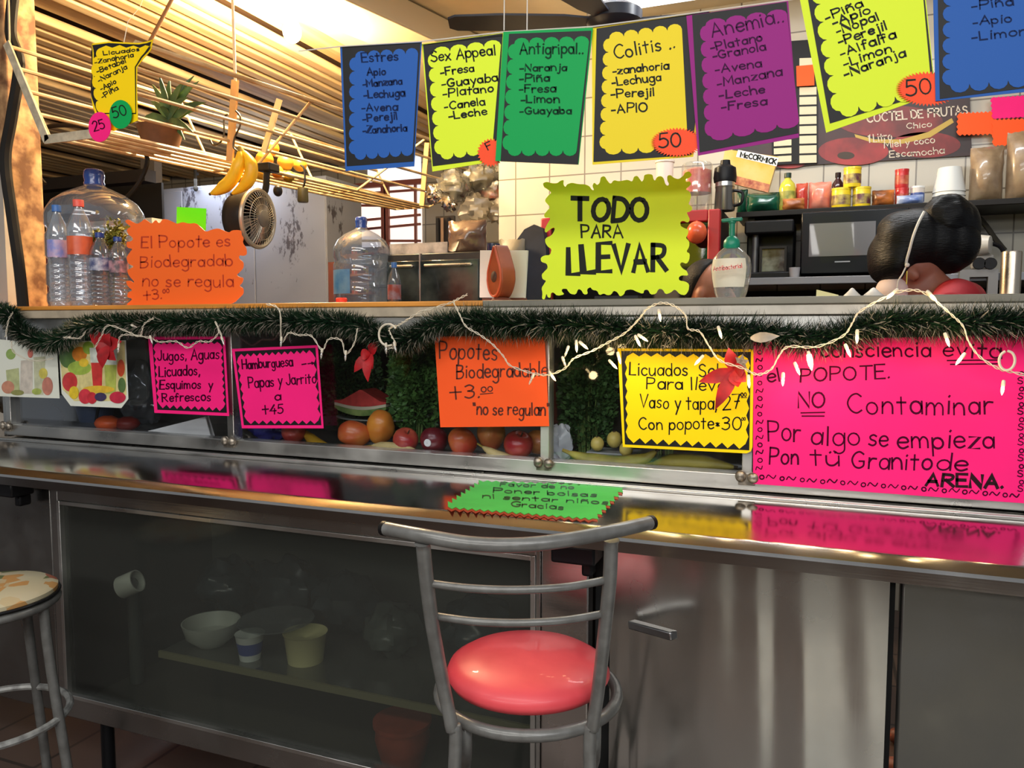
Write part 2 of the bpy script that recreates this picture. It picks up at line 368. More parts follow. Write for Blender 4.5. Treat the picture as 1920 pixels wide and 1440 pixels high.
m = MB().box(-0.02, 1.1, -1.1, 1.2, 0.001, 0.006).build('floor_reflector', tile_mat('reflector_tile', sr(206, 204, 196), sr(196, 194, 186), sr(130, 126, 120), 0.4, 0.4, 0.35, 'xy', 0.015)); struct(m)  # unseen pale tile strip, added and sized to brighten the wavy door's reflection
m = MB().box(-9, 6, -3.3, -3.2, 0, 2.7).build('wall_opposite', mat('opposite_wall_paint', sr(66, 64, 60), 0.7, noise_amt=0.45, noise_scale=1.5)); struct(m)
m = MB().box(-1.745, 4.5, 4.2, 4.32, 0, 3.05).build('wall_back', tile_mat('kitchen_tile', sr(190, 184, 168), sr(182, 176, 160), sr(116, 108, 96), 0.205, 0.205, 0.22, 'xz', 0.018)); struct(m)
m = MB().box(-1.745, -1.665, 4.33, 6.8, 0, 3.05).build('wall_partition', mat('partition_paint', sr(170, 160, 140), 0.6)); struct(m)
m = MB().box(-8, -1.745, 6.8, 6.9, 0, 3.4).build('wall_rear', tile_mat('rear_tile', sr(140, 136, 128), sr(128, 124, 118), sr(84, 80, 74), 0.2, 0.2, 0.35, 'xz', 0.03)); struct(m)
m = MB().box(-8.1, -8, 1.5, 6.8, 0, 3.4).build('wall_left', mat('left_wall_paint', sr(120, 112, 102), 0.8)); struct(m)
m = MB().box(-2.62, 4.5, 1.9, 6.8, 3.05, 3.12).build('ceiling', mat('ceiling_cream', sr(214, 200, 168), 0.7, noise_amt=0.12, noise_scale=3)); struct(m)
# slatted wooden part of the ceiling: boards running away from the counter
b = MB(); x = -2.66; k = 0
while x > -7.9:
    w = 0.085 if k % 7 else 0.22
    z = 3.03 if k % 7 else 3.08
    b.box(x - w, x, 1.2, 6.8, z, z + 0.05); x -= w + 0.035; k += 1
m = b.build('ceiling_slats', mat('slat_wood', sr(232, 206, 160), 0.6, color2=sr(196, 160, 110), noise_scale=2.5, stretch=(6, .5, 6)), bevel=0.012); struct(m)
m = MB().box(-8, -2.62, 1.2, 6.8, 3.16, 3.2).build('ceiling_deck', mat('deck_dark', sr(90, 66, 44), 0.8)); struct(m)
b = MB(); b.bar((-2.5, 1.9, 2.97), (-1.35, 6.7, 2.97), 0.32, 0.14); m = b.build('trim_1', mat('beam_cream', sr(206, 190, 156), 0.65), bevel=0.01); struct(m)
# ---- pillar at the end of the stall
b = MB()
MB().box(PY(-60, 610, 2.33).x, PY(26, 610, 2.33).x, 2.31, 2.349, 0, 2.10).build('trim_6', mat('pale_end_wall', sr(186, 176, 164), .7, noise_amt=.2, noise_scale=3))['kind'] = 'structure'
p0 = PY(-14, 610, 2.35); p1 = PY(34, 610, 2.35)
b.box(p0.x - 0.1, p1.x, 2.35, 2.5, 0, 3.1)
m = b.build('trim_2', mat('rusty_pillar', sr(206, 162, 112), 0.75, color2=sr(110, 72, 44), noise_scale=14), bevel=0.01); struct(m)
b = MB(); pts = [PY(x, y, 2.3) for x, y in ((28, -30), (20, 60), (36, 120), (22, 220), (10, 300), (22, 400), (36, 500), (44, 580))]
b.tube(catmull(pts, 6), 0.022, 8)
tag(b.build('electric_cable', mat('cable_black', (0.02, 0.018, 0.016), 0.6)), 'thick black electric cable running down the rusty pillar', 'cable')
for lab, pts in (('thin black cable looping from the pillar behind the water jug', [(30, 260), (60, 248), (100, 236), (160, 238), (230, 262), (275, 292), (262, 340), (236, 372)]),
                 ('thin black cable hanging diagonally below the wire rack', [(28, 215), (40, 235), (34, 262), (50, 300), (84, 345)])):
    b = MB(); b.tube(catmull([PY(x, y, 2.62) for x, y in pts], 6), 0.010, 6)
    tag(b.build('electric_cable', _M['cable_black']), lab, 'cable')
# ------------------------------------------------------------------ service counter
XL, XR = -3.45, 1.05
t = thing('service_counter', 'long brushed steel lunch counter with a sloped front edge', 'counter', (-1.2, 1.8, 0.95))
b = MB(); prof = [(2.44, .995), (1.584, .995), (1.575, .993), (1.550, .980), (1.545, .974), (1.545, .950), (1.56, .945), (2.44, .945)]
n = len(prof)
b.add([(XL, y, z) for y, z in prof] + [(XR, y, z) for y, z in prof], [(i, (i + 1) % n, (i + 1) % n + n, i + n) for i in range(n)] + [tuple(range(n)), tuple(range(2 * n - 1, n - 1, -1))])
b.build('worktop', STEEL_TOP, t, smooth=15)
MB().box(XL, XR, 1.948, 1.97, .995, 1.004).build('upstand', ALU, t, bevel=0.002)
# ---- lower display cabinet with a glass front
FY = 1.66
t = thing('display_cabinet', 'low steel display cabinet with a wide dusty glass front under the counter', 'cabinet', (-1.38, 1.9, 0.2))
gx0, gx1, gz0, gz1 = -2.157, -0.598, 0.262, 0.885
b = MB()
b.box(gx0 - .03, gx0, FY, FY + .035, .20, .945); b.box(gx1, gx1 + .012, FY, FY + .035, .20, .945)
b.box(gx0, gx1, FY, FY + .035, gz1, .945); b.box(gx0, gx1, FY, FY + .035, .20, gz0)
b.build('front_frame', STEEL, t, bevel=0.002)
b = MB()
for (x0, x1, z0, z1) in ((gx0, gx0 + .012, gz0, gz1), (gx1 - .012, gx1, gz0, gz1), (gx0 + .012, gx1 - .012, gz1 - .012, gz1), (gx0 + .012, gx1 - .012, gz0, gz0 + .012)):
    b.box(x0, x1, FY - .004, FY + .02, z0, z1)
b.build('glass_trim', ALU, t, bevel=0.001)
MB().box(gx0 + .012, gx1 - .012, FY + .012, FY + .017, gz0 + .012, gz1 - .012).build('glass_pane', clear('dusty_glass', (0.72, 0.74, 0.71), 0.012, 0.12, body=0.05, body_col=(0.36, 0.37, 0.34), graze=.12), t)
MB().box(gx0, gx1, 2.30, 2.33, .2, .945).build('back_panel', mat('cab_back', sr(74, 76, 72), 0.5), t)
MB().box(gx0, gx1, FY + .04, 2.30, .2, .225).build('bottom_panel', mat('cab_bottom', sr(70, 68, 62), 0.5), t)
MB().box(gx0 - .03, gx0 - .01, FY + .04, 2.33, .2, .945).build('side_panel', DARK, t); MB().box(gx1 + .002, gx1 + .012, FY + .04, 2.33, .2, .945).build('side_panel', DARK, t)
b = MB(); b.box(gx0 + .30, gx1, 1.75, 2.29, .408, .42); b.build('shelf', clear('shelf_glass', (0.55, 0.57, 0.55), 0.10, 0.1, body=.25, body_col=(0.32, 0.33, 0.30)), t)
b = MB(); b.box(gx0 + .3, gx1, 1.742, 1.75, .404, .424); b.build('shelf_edge', mat('shelf_edge_olive', sr(122, 118, 92), 0.4), t)
for x in (gx0 + .1, gx0 + .75, gx1 - .1):
    for y in (FY + .06, 2.25): MB().tube([(x, y, 0), (x, y, .2)], .02, 10).build('foot', BLACK, t)
# ---- steel panel beyond the glass cabinet, post, wavy door, end panel
b = MB(); b.box(XL, gx0 - .045, FY + .01, FY + .05, .20, .945); b.build('end_panel', STEEL_DARK, t, bevel=0.003)
b = MB(); b.box(gx1 + .014, -.47, FY - .002, FY + .04, .0, .945); b.build('corner_post', steel('post_steel', (0.52, 0.47, 0.44), 0.3), t, bevel=0.004)
t = thing('steel_cabinet', 'low cabinet with a dented wavy stainless steel door under the counter', 'cabinet', (-.12, 1.7, 0))
b = MB(); nx, nz = 90, 12; x0, x1 = -.425, .146
def wav(x, z):
    s = (x - x0) / (x1 - x0)
    ph = 5.6 * s + 1.5 * math.sin(3.4 * s) + .42 * math.sin(8.5 * s + 1.3 * z) + 0.12 * math.sin(3.1 * z + 5 * s) - 0.55 * z * s
    return 0.0034 * math.sin(2 * PI * ph * 0.95) * min(1, .12 + 1.5 * s) * (.6 + .4 * math.sin(6.3 * s + 2.2 * z + 1)) + 0.0012 * math.sin(23 * s + 1.7 * z) - .022 * (1 - s) ** 2 * .0
vs = []; fs = []
for j in range(nz + 1):
    for i in range(nx + 1):
        x = x0 + (x1 - x0) * i / nx; z = 0.06 + (.94 - .06) * j / nz; vs.append((x, FY + .02 + wav(x, z), z))
for j in range(nz):
    for i in range(nx): a = j * (nx + 1) + i; fs.append((a, a + 1, a + nx + 2, a + nx + 1))
N = len(vs); vs += [(x, FY + .05, z) for x, y, z in vs]; fs += [tuple(i + N for i in reversed(f)) for f in fs]
b.add(vs, fs); dr = b.build('door', STEEL_DOOR, t, smooth=80, recalc=False)
b = MB(); p = PY(1180, 1168, FY); hx0, hz = p.x, p.z
q0 = PY(1184, 1170, FY - .002); q1 = PY(1264, 1192, FY - .075)
b.bar((q0.x, q0.y, q0.z), (q1.x, q1.y, q1.z), .022, .018); hd = b.build('handle', steel('handle_steel', (0.4, .4, .4), .3), dr, bevel=.003)
hd.matrix_parent_inverse = Matrix.Identity(4); dr.matrix_parent_inverse = Matrix.Translation(-t.location)
hd.matrix_parent_inverse = dr.matrix_basis.inverted()
MB().box(-.47, .16, FY + .06, 2.3, .03, .94).build('carcass', DARK, t)
b = MB(); b.box(.167, XR, FY + .005, FY + .05, .04, .945); b.build('end_panel', steel('end_steel', (0.19, 0.185, 0.17), 0.42, stretch=(30, 30, 1)), t, bevel=0.004)
for i, (px, py, lab) in enumerate(((1085, 1040, 'black bracket under the counter behind the red stool'), (30, 925, 'black bracket under the counter above the floral stool'))):
    b = MB(); c = PY(px, py, FY - .03); b.box(c.x - .05, c.x + .05, 1.58, FY - .005, .90, .943); b.box(c.x + .01, c.x + .035, 1.615, FY - .005, .865, .90)
    tag(b.build('shelf_bracket', BLACK, bevel=.006), lab, 'bracket')
# ------------------------------------------------------------------ display case on the counter
GY = 2.02
t = thing('display_case', 'long aluminium framed glass display case of fruit and greens on the counter', 'display case', (-1.2, 2.3, .995))
cxl = PY(24, 800, GY).x; cxr = XR
MB().box(cxl, cxr, GY - .025, GY + .03, 1.007, 1.047).build('bottom_rail', ALU, t, bevel=.002)
MB().box(cxl, cxr, GY - .015, GY + .02, 1.405, 1.445).build('top_rail', ALU, t, bevel=.002)
posts = [PY(px, 800, GY).x for px in (27, 441, 1026, 1404)] + [cxr - .03]
for x in posts: MB().box(x - .013, x + .013, GY - .022, GY + .02, 1.047, 1.405).build('post', ALU, t, bevel=.002)
for x in posts:
    b = MB(); b.ell((x - .014, GY - .034, 1.044), .014, .012, .016, 10, 8); b.ell((x + .016, GY - .034, 1.042), .015, .012, .015, 10, 8); b.box(x - .02, x + .02, GY - .034, GY - .02, 1.022, 1.05)
    b.build('clamp', mat('worn_metal', sr(170, 160, 146), .35, .8, noise_amt=.6, noise_scale=60), t)
for i in range(len(posts) - 1):
    MB().box(posts[i] + .013, posts[i + 1] - .013, GY - .002, GY + .002, 1.045, 1.407).build('glass_pane', CLEAR, t)
MB().box(cxl, cxr, GY + .03, 2.41, 1.0, 1.03).build('base_tray', steel('tray_steel', (.5, .5, .48), .35), t)
MB().box(cxl, cxr, 2.41, 2.43, 1.0, 1.44).build('back_panel', mat('case_back', sr(112, 108, 100), .5, noise_amt=.5, noise_scale=4), t)
MB().box(cxl - .02, cxl, GY - .02, 2.43, 1.0, 1.44).build('end_panel', STEEL, t)
# ------------------------------------------------------------------ ledge over the display case
xs = PY(905, 570, 1.985).x
t = thing('serving_ledge', 'wood topped serving ledge with a beige front over the display case', 'ledge', (-2.2, 2.2, 1.45))
MB().box(XL, xs, 1.985, 2.62, 1.474, 1.489).build('top_board', mat('ledge_wood', sr(226, 150, 62), .35, noise_amt=.35, noise_scale=3, stretch=(1, 8, 8)), t, bevel=.003)
MB().box(XL, xs, 1.99, 2.60, 1.445, 1.474).build('fascia', mat('ledge_beige', sr(190, 174, 150), .5, noise_amt=.25, noise_scale=18), t, bevel=.002)
t = thing('serving_ledge', 'grey steel topped serving ledge with a pale front over the display case', 'ledge', (-.5, 2.2, 1.45))
MB().box(xs + .001, XR, 1.98, 2.40, 1.470, 1.489).build('top_board', mat('ledge_grey', sr(128, 124, 112), .4, .3, noise_amt=.2, noise_scale=6), t, bevel=.003)
MB().box(xs + .001, XR, 1.985, 2.39, 1.446, 1.470).build('fascia', mat('ledge_pale', sr(214, 206, 192), .45, noise_amt=.3, noise_scale=14), t, bevel=.002)
# ------------------------------------------------------------------ hand lettered signs
LIME = mat('paper_lime', sr(222, 242, 50), .55, spec=.22)
PINK = mat('paper_pink', sr(255, 32, 128), .55, spec=.22, noise_amt=.08, noise_scale=6)
ORANGE = mat('paper_orange', sr(255, 92, 36), .55, spec=.22)
REDORANGE = mat('paper_red_orange', sr(255, 84, 44), .55, spec=.22)
BLUE = mat('paper_blue', sr(38, 92, 172), .55, spec=.22)
GREEN = mat('paper_green', sr(0, 160, 78), .55, spec=.22)
GREEN2 = mat('paper_leaf_green', sr(84, 214, 98), .55, spec=.22, noise_amt=.12, noise_scale=12)
NEONGREEN = mat('paper_neon_green', sr(110, 250, 20), .55, spec=.22)
YELLOW = mat('paper_yellow', sr(240, 214, 40), .55, spec=.22)
YELLOW2 = mat('paper_gold', sr(252, 212, 0), .55, spec=.22)
PURPLE = mat('paper_purple', sr(150, 30, 126), .55, spec=.22)
MATB = mat('card_black', sr(34, 34, 36), .45, spec=.3)
WHITE = mat('paper_white', sr(238, 236, 230), .5)
INK = mat('ink_black', sr(26, 30, 22), .55)
INKP = mat('ink_on_pink', sr(66, 0, 38), .7, spec=.1)
INKB = mat('ink_on_blue', sr(12, 34, 78), .6, spec=.15)
INKG = mat('ink_on_green', sr(0, 58, 32), .6, spec=.15)
INKV = mat('ink_on_purple', sr(62, 8, 60), .6, spec=.15)
INKO = mat('ink_on_orange', sr(188, 52, 12), .55)
TH = 0.0012
def sign(name, label, Y, outer, paper, mat_o=None, front=None, texts=(), ink=INK, group=None, bow=None, plane=None, cuts=0, front_paper=None, lw=3.2):
    sh = Sheet(Y, bow, plane)
    c = sum((sh.pt(*p) for p in outer), Vector()) / len(outer); zmin = min(sh.pt(*p).z for p in outer)
    t = thing(name, label, 'sign', (c.x, c.y, zmin if plane is None else Y), group)
    sh.poly(outer, 0, TH, cuts).build('backing_card', paper, t, smooth=20)
    off = TH + .0002
    if mat_o: sh.poly(mat_o, off, .0006, cuts).build('black_mat', MATB, t, smooth=20); off += .0008
    if front: sh.poly(front, off, .0006, cuts).build('front_card', front_paper or paper, t, smooth=20); off += .0008
    if texts:
        mb = MB()
        for tx in texts:
            w = tx[6] if len(tx) > 6 else lw
            sh.text(mb, tx[0], tx[1], tx[2], tx[3], tx[4], tx[5], w, off + .0002)
        mb.build('lettering', ink, t, smooth=0, recalc=False)
    t['_off'] = off
    return t, sh, off
def price_tag(t, sh, off, outline, paper, txt, x0, y0, x1, y1, cap, w=3.0, label=None, ink=INK):
    o = sh.poly(outline, off + .002, .001).build('price_tag', paper, t, smooth=20)
    if label: o['label'] = label
    if txt:
        mb = MB(); sh.text(mb, txt, x0, y0, x1, y1, cap, w, off + .0034)
        c = mb.build('lettering', ink, o, smooth=0, recalc=False)
        o.matrix_parent_inverse = Matrix.Translation(-t.location); c.matrix_parent_inverse = o.matrix_basis.inverted()
    return o
HG = 'juice recipe signs hanging in a row'
def hanging(label, Y, outer, paper, mt, fr, n, texts, ink, lw=3.0, amp=11, right=False):
    TL, TR, BR, BL = fr
    TL = (TL[0] + 3, TL[1] + 3); BL = (BL[0] + 3, BL[1] - 3); TR = (TR[0], TR[1] + 3); BR = (BR[0], BR[1] - 3)
    front = quad_outline(TL, TR, BR, BL, ('scallop', n[0], amp), ('scallop', n[1], amp) if right else None, ('scallop', n[0], amp), ('scallop', n[1], amp))
    return sign('hanging_sign', label, Y, outer, paper, mt, front, texts, ink, HG, lw=lw)
hanging('blue juice recipe sign headed Estres hanging from a line', 1.81, [(638, 88), (791, 79), (777, 312), (648, 321)], BLUE,
        [(642, 88), (789, 81), (776, 303), (651, 312)], [(664, 105), (785, 98), (775, 284), (663, 293)], (5, 7),
        [('Estres', 680, 117, 748, 113, 17), ('Apio', 690, 142, 724, 141, 13), ('-Manzana', 682, 164, 755, 158, 13), ('-Lechuga', 684, 185, 760, 181, 14), ('-Avena', 680, 209, 746, 207, 14), ('-Perejil', 682, 229, 746, 224, 14), ('-Zanahoria', 682, 251, 764, 246, 13)], INKB)
t, sh, off = hanging('lime yellow sign headed Sex Appeal hanging from a line', 1.817, [(791, 83), (944, 62), (930, 302), (811, 322)], LIME,
        [(794, 84), (943, 63), (930, 297), (812, 312)], [(810, 98), (940, 82), (924, 280), (824, 293)], (4, 7),
        [('Sex Appeal', 810, 117, 930, 103, 19), ('-Fresa', 828, 143, 890, 134, 14), ('-Guayaba', 830, 165, 934, 152, 15), ('-Platano', 832, 183, 926, 172, 15), ('-Canela', 835, 206, 910, 197, 14), ('-Leche', 843, 224, 914, 215, 14)], INK)
price_tag(t, sh, off, burst(922, 287, 26, 27, 26), REDORANGE, 'F', 917, 282, 926, 278, 14, 2.5, 'orange star price tag partly hidden')
hanging('green sign headed Antigripal hanging from a line', 1.803, [(944, 60), (1112, 52), (1085, 309), (929, 302)], GREEN,
        [(955, 64), (1109, 58), (1084, 309), (939, 303)], [(962, 80), (1105, 76), (1082, 285), (950, 285)], (5, 7),
        [('Antigripal..', 976, 102, 1094, 101, 20), ('-Naranja', 976, 134, 1063, 133, 13), ('-Piña', 975, 154, 1031, 153, 14), ('-Fresa', 975, 174, 1042, 173, 14), ('-Limon', 978, 193, 1049, 193, 14), ('-Guayaba', 976, 214, 1072, 214, 13)], INKG)
t, sh, off = hanging('yellow sign headed Colitis hanging from a line', 1.81, [(1110, 53), (1333, 20), (1300, 294), (1111, 309)], YELLOW,
        [(1119, 54), (1330, 22), (1296, 291), (1113, 304)], [(1140, 70), (1279, 52), (1290, 276), (1132, 283)], (5, 8),
        [('Colitis ..', 1154, 112, 1266, 90, 24), ('-zanahoria', 1150, 140, 1254, 130, 14), ('-Lechuga', 1149, 162, 1240, 152, 15), ('-Perejil', 1147, 184, 1227, 180, 15), ('-APIO', 1148, 213, 1214, 209, 16)], INK)
price_tag(t, sh, off, burst(1270, 268, 49, 28, 46), REDORANGE, '50', 1237, 279, 1278, 275, 26, 3.0, 'orange oval star price tag reading 50')
hanging('purple sign headed Anemia hanging from a line', 1.80, [(1287, 30), (1478, 2), (1498, 258), (1309, 292)], PURPLE,
        [(1298, 29), (1475, 4), (1497, 250), (1312, 286)], [(1320, 46), (1476, 24), (1498, 230), (1330, 259)], (4, 7),
        [('Anemia..', 1336, 70, 1470, 42, 26), ('-Platano', 1334, 96, 1430, 77, 15), ('-Granola', 1338, 112, 1436, 95, 15), ('-Avena', 1342, 138, 1428, 126, 15), ('-Manzana', 1346, 164, 1466, 142, 16), ('-Leche', 1350, 186, 1434, 174, 15), ('-Fresa', 1354, 208, 1438, 197, 15)], INKV)
t, sh, off = hanging('lime yellow sign listing Piña, Nopal and Alfalfa hanging from a line', 1.806, [(1492, -40), (1729, -70), (1754, 176), (1549, 249)], LIME,
        [(1508, -40), (1727, -66), (1752, 172), (1556, 232)], [(1530, -28), (1726, -56), (1746, 166), (1572, 212)], (5, 7),
        [('-Piña', 1550, 40, 1618, 13, 15), ('-Apio', 1563, 50, 1632, 25, 15), ('-Nopal', 1570, 66, 1648, 38, 16), ('-Perejil', 1574, 86, 1663, 56, 16), ('-Alfalfa', 1578, 108, 1680, 72, 16), ('-Limon', 1584, 127, 1672, 97, 16), ('-Naranja', 1585, 146, 1698, 106, 16)], INK, lw=3.4, amp=15)
price_tag(t, sh, off, burst(1738, 168, 59, 33, 50), REDORANGE, '50', 1699, 181, 1746, 177, 29, 3.2, 'orange oval star price tag reading 50')
hanging('blue sign listing Piña, Apio and Limon hanging at the end of the line', 1.799, [(1748, -60), (1960, -95), (1968, 168), (1754, 190)], BLUE,
        [(1757, -60), (1956, -92), (1966, 160), (1762, 186)], [(1780, -50), (1955, -78), (1962, 148), (1778, 164)], (5, 7),
        [('-Piña', 1822, 20, 1900, 10, 16), ('-Apio', 1824, 49, 1896, 42, 15), ('-Limon', 1822, 78, 1925, 66, 16)], INKB, amp=15)
# the curled sign by the wire rack
def curl(x, y):
    k = max(0, (175 - x) / 20.0); q = max(0, (x - 248) / 55.0)
    return 0.05 * k * k - 0.03 * q * q * max(0, (170 - y) / 90.0)
sh = Sheet(1.84, curl)
out = [(172, 82), (205, 78), (262, 81), (302, 80), (292, 96), (270, 112), (258, 126), (257, 160), (259, 226), (214, 246), (180, 240), (178, 210), (164, 170), (156, 120), (162, 96)]
t, sh, off = sign('hanging_sign', 'curled yellow recipe sign with two round price tags by the wire rack', 1.84, out, YELLOW2,
                  [(174, 85), (205, 81), (262, 84), (298, 83), (290, 94), (268, 110), (256, 126), (256, 214), (184, 214), (167, 168), (160, 122), (165, 98)],
                  [(186, 92), (200, 86), (212, 90), (226, 85), (238, 90), (252, 86), (264, 91), (278, 87), (288, 90), (266, 108), (254, 126), (255, 212), (188, 212)] + edge_pts((190, 212), (182, 166), 2, 'scallop', 7, (-1, 0)) + edge_pts((182, 166), (178, 122), 2, 'scallop', 7, (-1, 0)) + edge_pts((178, 122), (190, 92), 2, 'scallop', 6, (-.8, -.4)),
                  [('Licuados', 196, 104, 264, 96, 7), ('-Zanahoria', 180, 121, 252, 107, 8), ('-Betabel', 184, 138, 238, 118, 9), ('-Naranja', 187, 155, 240, 129, 9), ('-Apio', 192, 171, 220, 156, 9), ('-Piña', 194, 186, 224, 168, 9)], INK, HG, bow=curl, cuts=8, lw=2.0)
price_tag(t, sh, off + .004, disc(231, 216, 21, 27), GREEN, '50', 219, 224, 244, 216, 20, 2.2, 'round green price tag')
price_tag(t, sh, off + .008, disc(194, 240, 21, 28), PINK, '25', 184, 248, 205, 242, 18, 2.2, 'round pink price tag', ink=INKP)
# line and threads the signs hang from
b = MB(); b.tube([PY(x, y, 1.805) for x, y in ((560, 96), (640, 87), (790, 78), (945, 60), (1110, 50), (1290, 26), (1480, 0), (1740, -40), (2060, -90))], .0016, 5)
for px in (945, 988): b.tube([PY(px, 57, 1.805), PY(px + 2, -140, 1.85)], .0014, 5)
o = b.build('hanging_line', mat('nylon_line', sr(220, 215, 205), .3)); tag(o, 'thin pale line with threads that the recipe signs hang from', 'line')
# ---- signs taped on the display case glass
SY = 1.9835
G2 = 'signs taped on the display case'
sign('paper_sign', 'small pink sign reading Jugos, Aguas, Licuados taped on the display glass', SY, [(278, 631), (422, 631), (430, 780), (290, 774)], PINK,
     [(286, 637), (418, 636), (426, 774), (296, 768)], quad_outline((292, 646), (414, 645), (420, 764), (300, 758), ('zig', 11, 4), ('zig', 9, 4), ('zig', 9, 7), ('zig', 8, 4)),
     [('Jugos, Aguas', 297, 676, 412, 672, 19), ('Licuados,', 300, 706, 376, 703, 19), ('Esquimos  y', 301, 729, 400, 728, 16), ('Refrescos', 306, 753, 396, 751, 16)], INKP, G2, lw=2.6)
t, sh, off = sign('paper_sign', 'pink sign for hamburger, papas and jarrito taped over a case post', SY, [(435, 654), (596, 647), (607, 803), (454, 803)], PINK,
     [(441, 659), (592, 652), (603, 797), (458, 797)], quad_outline((448, 670), (587, 662), (598, 788), (464, 788), ('zig', 12, 6), ('zig', 6, 5), ('zig', 9, 7), ('zig', 7, 4)),
     [('Hamburguesa', 456, 692, 550, 686, 17), ('->', 568, 687, 590, 684, 12), ('Papas y Jarrito', 468, 727, 594, 718, 19), ('a', 517, 750, 528, 749, 16), ('+45', 494, 777, 532, 774, 17)], INKP, G2, lw=2.6)
sh = Sheet(1.986)
t, sh, off = sign('paper_sign', 'orange sign reading Popotes Biodegradable +3.00 taped over a case post', 1.986, [(815, 631), (1021, 629), (1030, 799), (826, 801)], ORANGE, None, None,
     [('Popotes', 825, 672, 932, 674, 32), ('Biodegradable', 857, 709, 1026, 705, 25), ('+3.', 845, 749, 900, 746, 25), ('oo', 903, 735, 924, 733, 15, 2.4), ('-', 902, 741, 926, 739, 8, 2), ('"no se regulan"', 888, 777, 1029, 779, 23)], mat('ink_brown', sr(88, 26, 6), .5), G2, lw=3.0)
t, sh, off = sign('paper_sign', 'yellow sign reading Licuados Para llevar with a black zigzag border', SY, [(1158, 653), (1413, 655), (1411, 838), (1408, 846), (1400, 850), (1168, 838)], YELLOW2,
     [(1165, 658), (1408, 660), (1405, 844), (1172, 833)], quad_outline((1176, 668), (1402, 672), (1398, 832), (1178, 820), ('zig', 10, 7), ('zig', 6, 5), ('zig', 10, 10), ('zig', 7, 4)),
     [('Licuados  Solo', 1181, 703, 1362, 706, 23), ('Para llevar', 1213, 729, 1374, 732, 22), ('Vaso y tapa,', 1200, 764, 1344, 768, 24), ('27', 1356, 768, 1388, 766, 25), ('oo', 1390, 744, 1400, 743, 12, 2), ('-', 1390, 748, 1400, 748, 8, 1.6), ('Con popote', 1199, 805, 1338, 804, 22), ('*30', 1343, 805, 1390, 806, 24), ('oo', 1391, 788, 1398, 788, 9, 1.6)], INK, G2, lw=2.7)
BP = 1.9825
t, sh, off = sign('paper_sign', 'big pink poster reading NO Contaminar with a border of curls', BP, [(1413, 640), (1936, 626), (1940, 945), (1412, 907)], PINK, None, None,
     [('consciencia', 1540, 669, 1744, 668, 27), ('evita', 1768, 668, 1876, 671, 29), ('el', 1440, 717, 1463, 714, 24), ('POPOTE.', 1501, 716, 1668, 709, 25), ('NO', 1497, 765, 1546, 764, 28), ('Contaminar', 1590, 775, 1861, 777, 37),
      ('Por', 1441, 826, 1500, 826, 36), ('algo', 1521, 834, 1611, 834, 36), ('se', 1629, 836, 1664, 836, 32), ('empieza', 1683, 840, 1864, 840, 34), ('Pon', 1443, 869, 1497, 870, 31), ('tú', 1520, 872, 1573, 873, 30), ('Granito', 1597, 877, 1746, 880, 32), ('de', 1756, 881, 1812, 882, 30)], INKP, G2, lw=3.6)
mb = MB()
for a, c2 in (((1776, 676), (1875, 675)), ((1782, 683), (1872, 682)), ((1502, 774), (1546, 773)), ((1504, 780), (1545, 780))): sh.stroke(mb, [a, c2], 2.6, off + .0003)
for i in range(13):
    x = 1424 + i * 38; y = 893 + (x - 1420) * .0745
    sh.text(mb, 'o', x, y + 4, x + 8, y + 5, 12, 2.4, off + .0003); sh.text(mb, '~', x + 13, y + 5, x + 31, y + 5, 22, 2.4, off + .0003)
for i in range(8):
    y = 664 + i * 29; sh.text(mb, 'o', 1421, y, 1429, y, 12, 2.2, off + .0003); sh.text(mb, '~', 1418, y + 16, 1432, y + 13, 22, 2.2, off + .0003)
    y = 704 + i * 29; sh.text(mb, 'o', 1911, y, 1919, y, 12, 2.2, off + .0003); sh.text(mb, 's', 1908, y + 15, 1918, y + 15, 20, 2.2, off + .0003)
mb.build('border_curls', INKP, t, smooth=0, recalc=False)
mb = MB(); sh.text(mb, 'ARENA.', 1736, 910, 1880, 914, 22, 6, off + .0003, jit=.2); mb.build('bold_lettering', mat('ink_maroon', sr(48, 4, 22), .5), t, smooth=0, recalc=False)
# ---- signs on the ledge
TODO = '232,255 262,243 300,255 340,255 365,235 390,230 385,262 400,285 415,262 450,250 500,262 545,262 580,275 600,305 617,308 603,275 617,248 640,270 660,250 665,210 695,200 715,235 740,262 765,230 800,240 830,235 870,228 903,245 915,205 940,198 960,225 975,245 990,222 990,195 1020,185 1055,190 1060,220 1072,238 1090,205 1120,200 1140,220 1150,262 1168,275 1180,262 1164,235 1165,198 1190,192 1215,215 1250,225 1285,200 1300,172 1330,165 1350,190 1335,212 1302,225 1303,244 1335,240 1345,262 1320,285 1302,300 1330,315 1345,345 1335,385 1322,410 1350,430 1352,455 1330,470 1310,472 1322,500 1335,525 1320,553 1285,535 1262,545 1265,575 1290,590 1325,602 1320,640 1302,665 1330,690 1330,730 1307,768 1335,782 1330,830 1310,860 1272,845 1258,865 1280,895 1310,910 1325,948 1272,945 1250,960 1255,985 1300,990 1330,1012 1325,1060 1300,1095 1260,1088 1222,1048 1190,1075 1152,1088 1130,1050 1100,1046 1080,1085 1040,1090 1020,1052 992,1055 985,1085 940,1070 900,1050 852,1056 840,1090 810,1105 790,1070 762,1060 745,1090 715,1095 690,1080 655,1095 640,1060 604,1055 588,1032 562,1050 570,1085 540,1090 520,1055 497,1046 480,1090 440,1085 420,1062 412,1046 378,1046 372,1064 396,1088 340,1100 312,1072 292,1078 290,1115 268,1110 260,1078 245,1128 225,1120 230,1080 222,1040 240,1012 258,985 230,975 222,940 245,915 270,890 262,857 220,845 215,815 240,796 288,793 298,747 272,733 250,700 250,667 300,645 323,602 315,584 282,604 254,628 244,606 264,562 288,525 283,512 247,514 240,490 268,457 288,435 265,410 245,385 268,352 298,325 270,302 240,284'
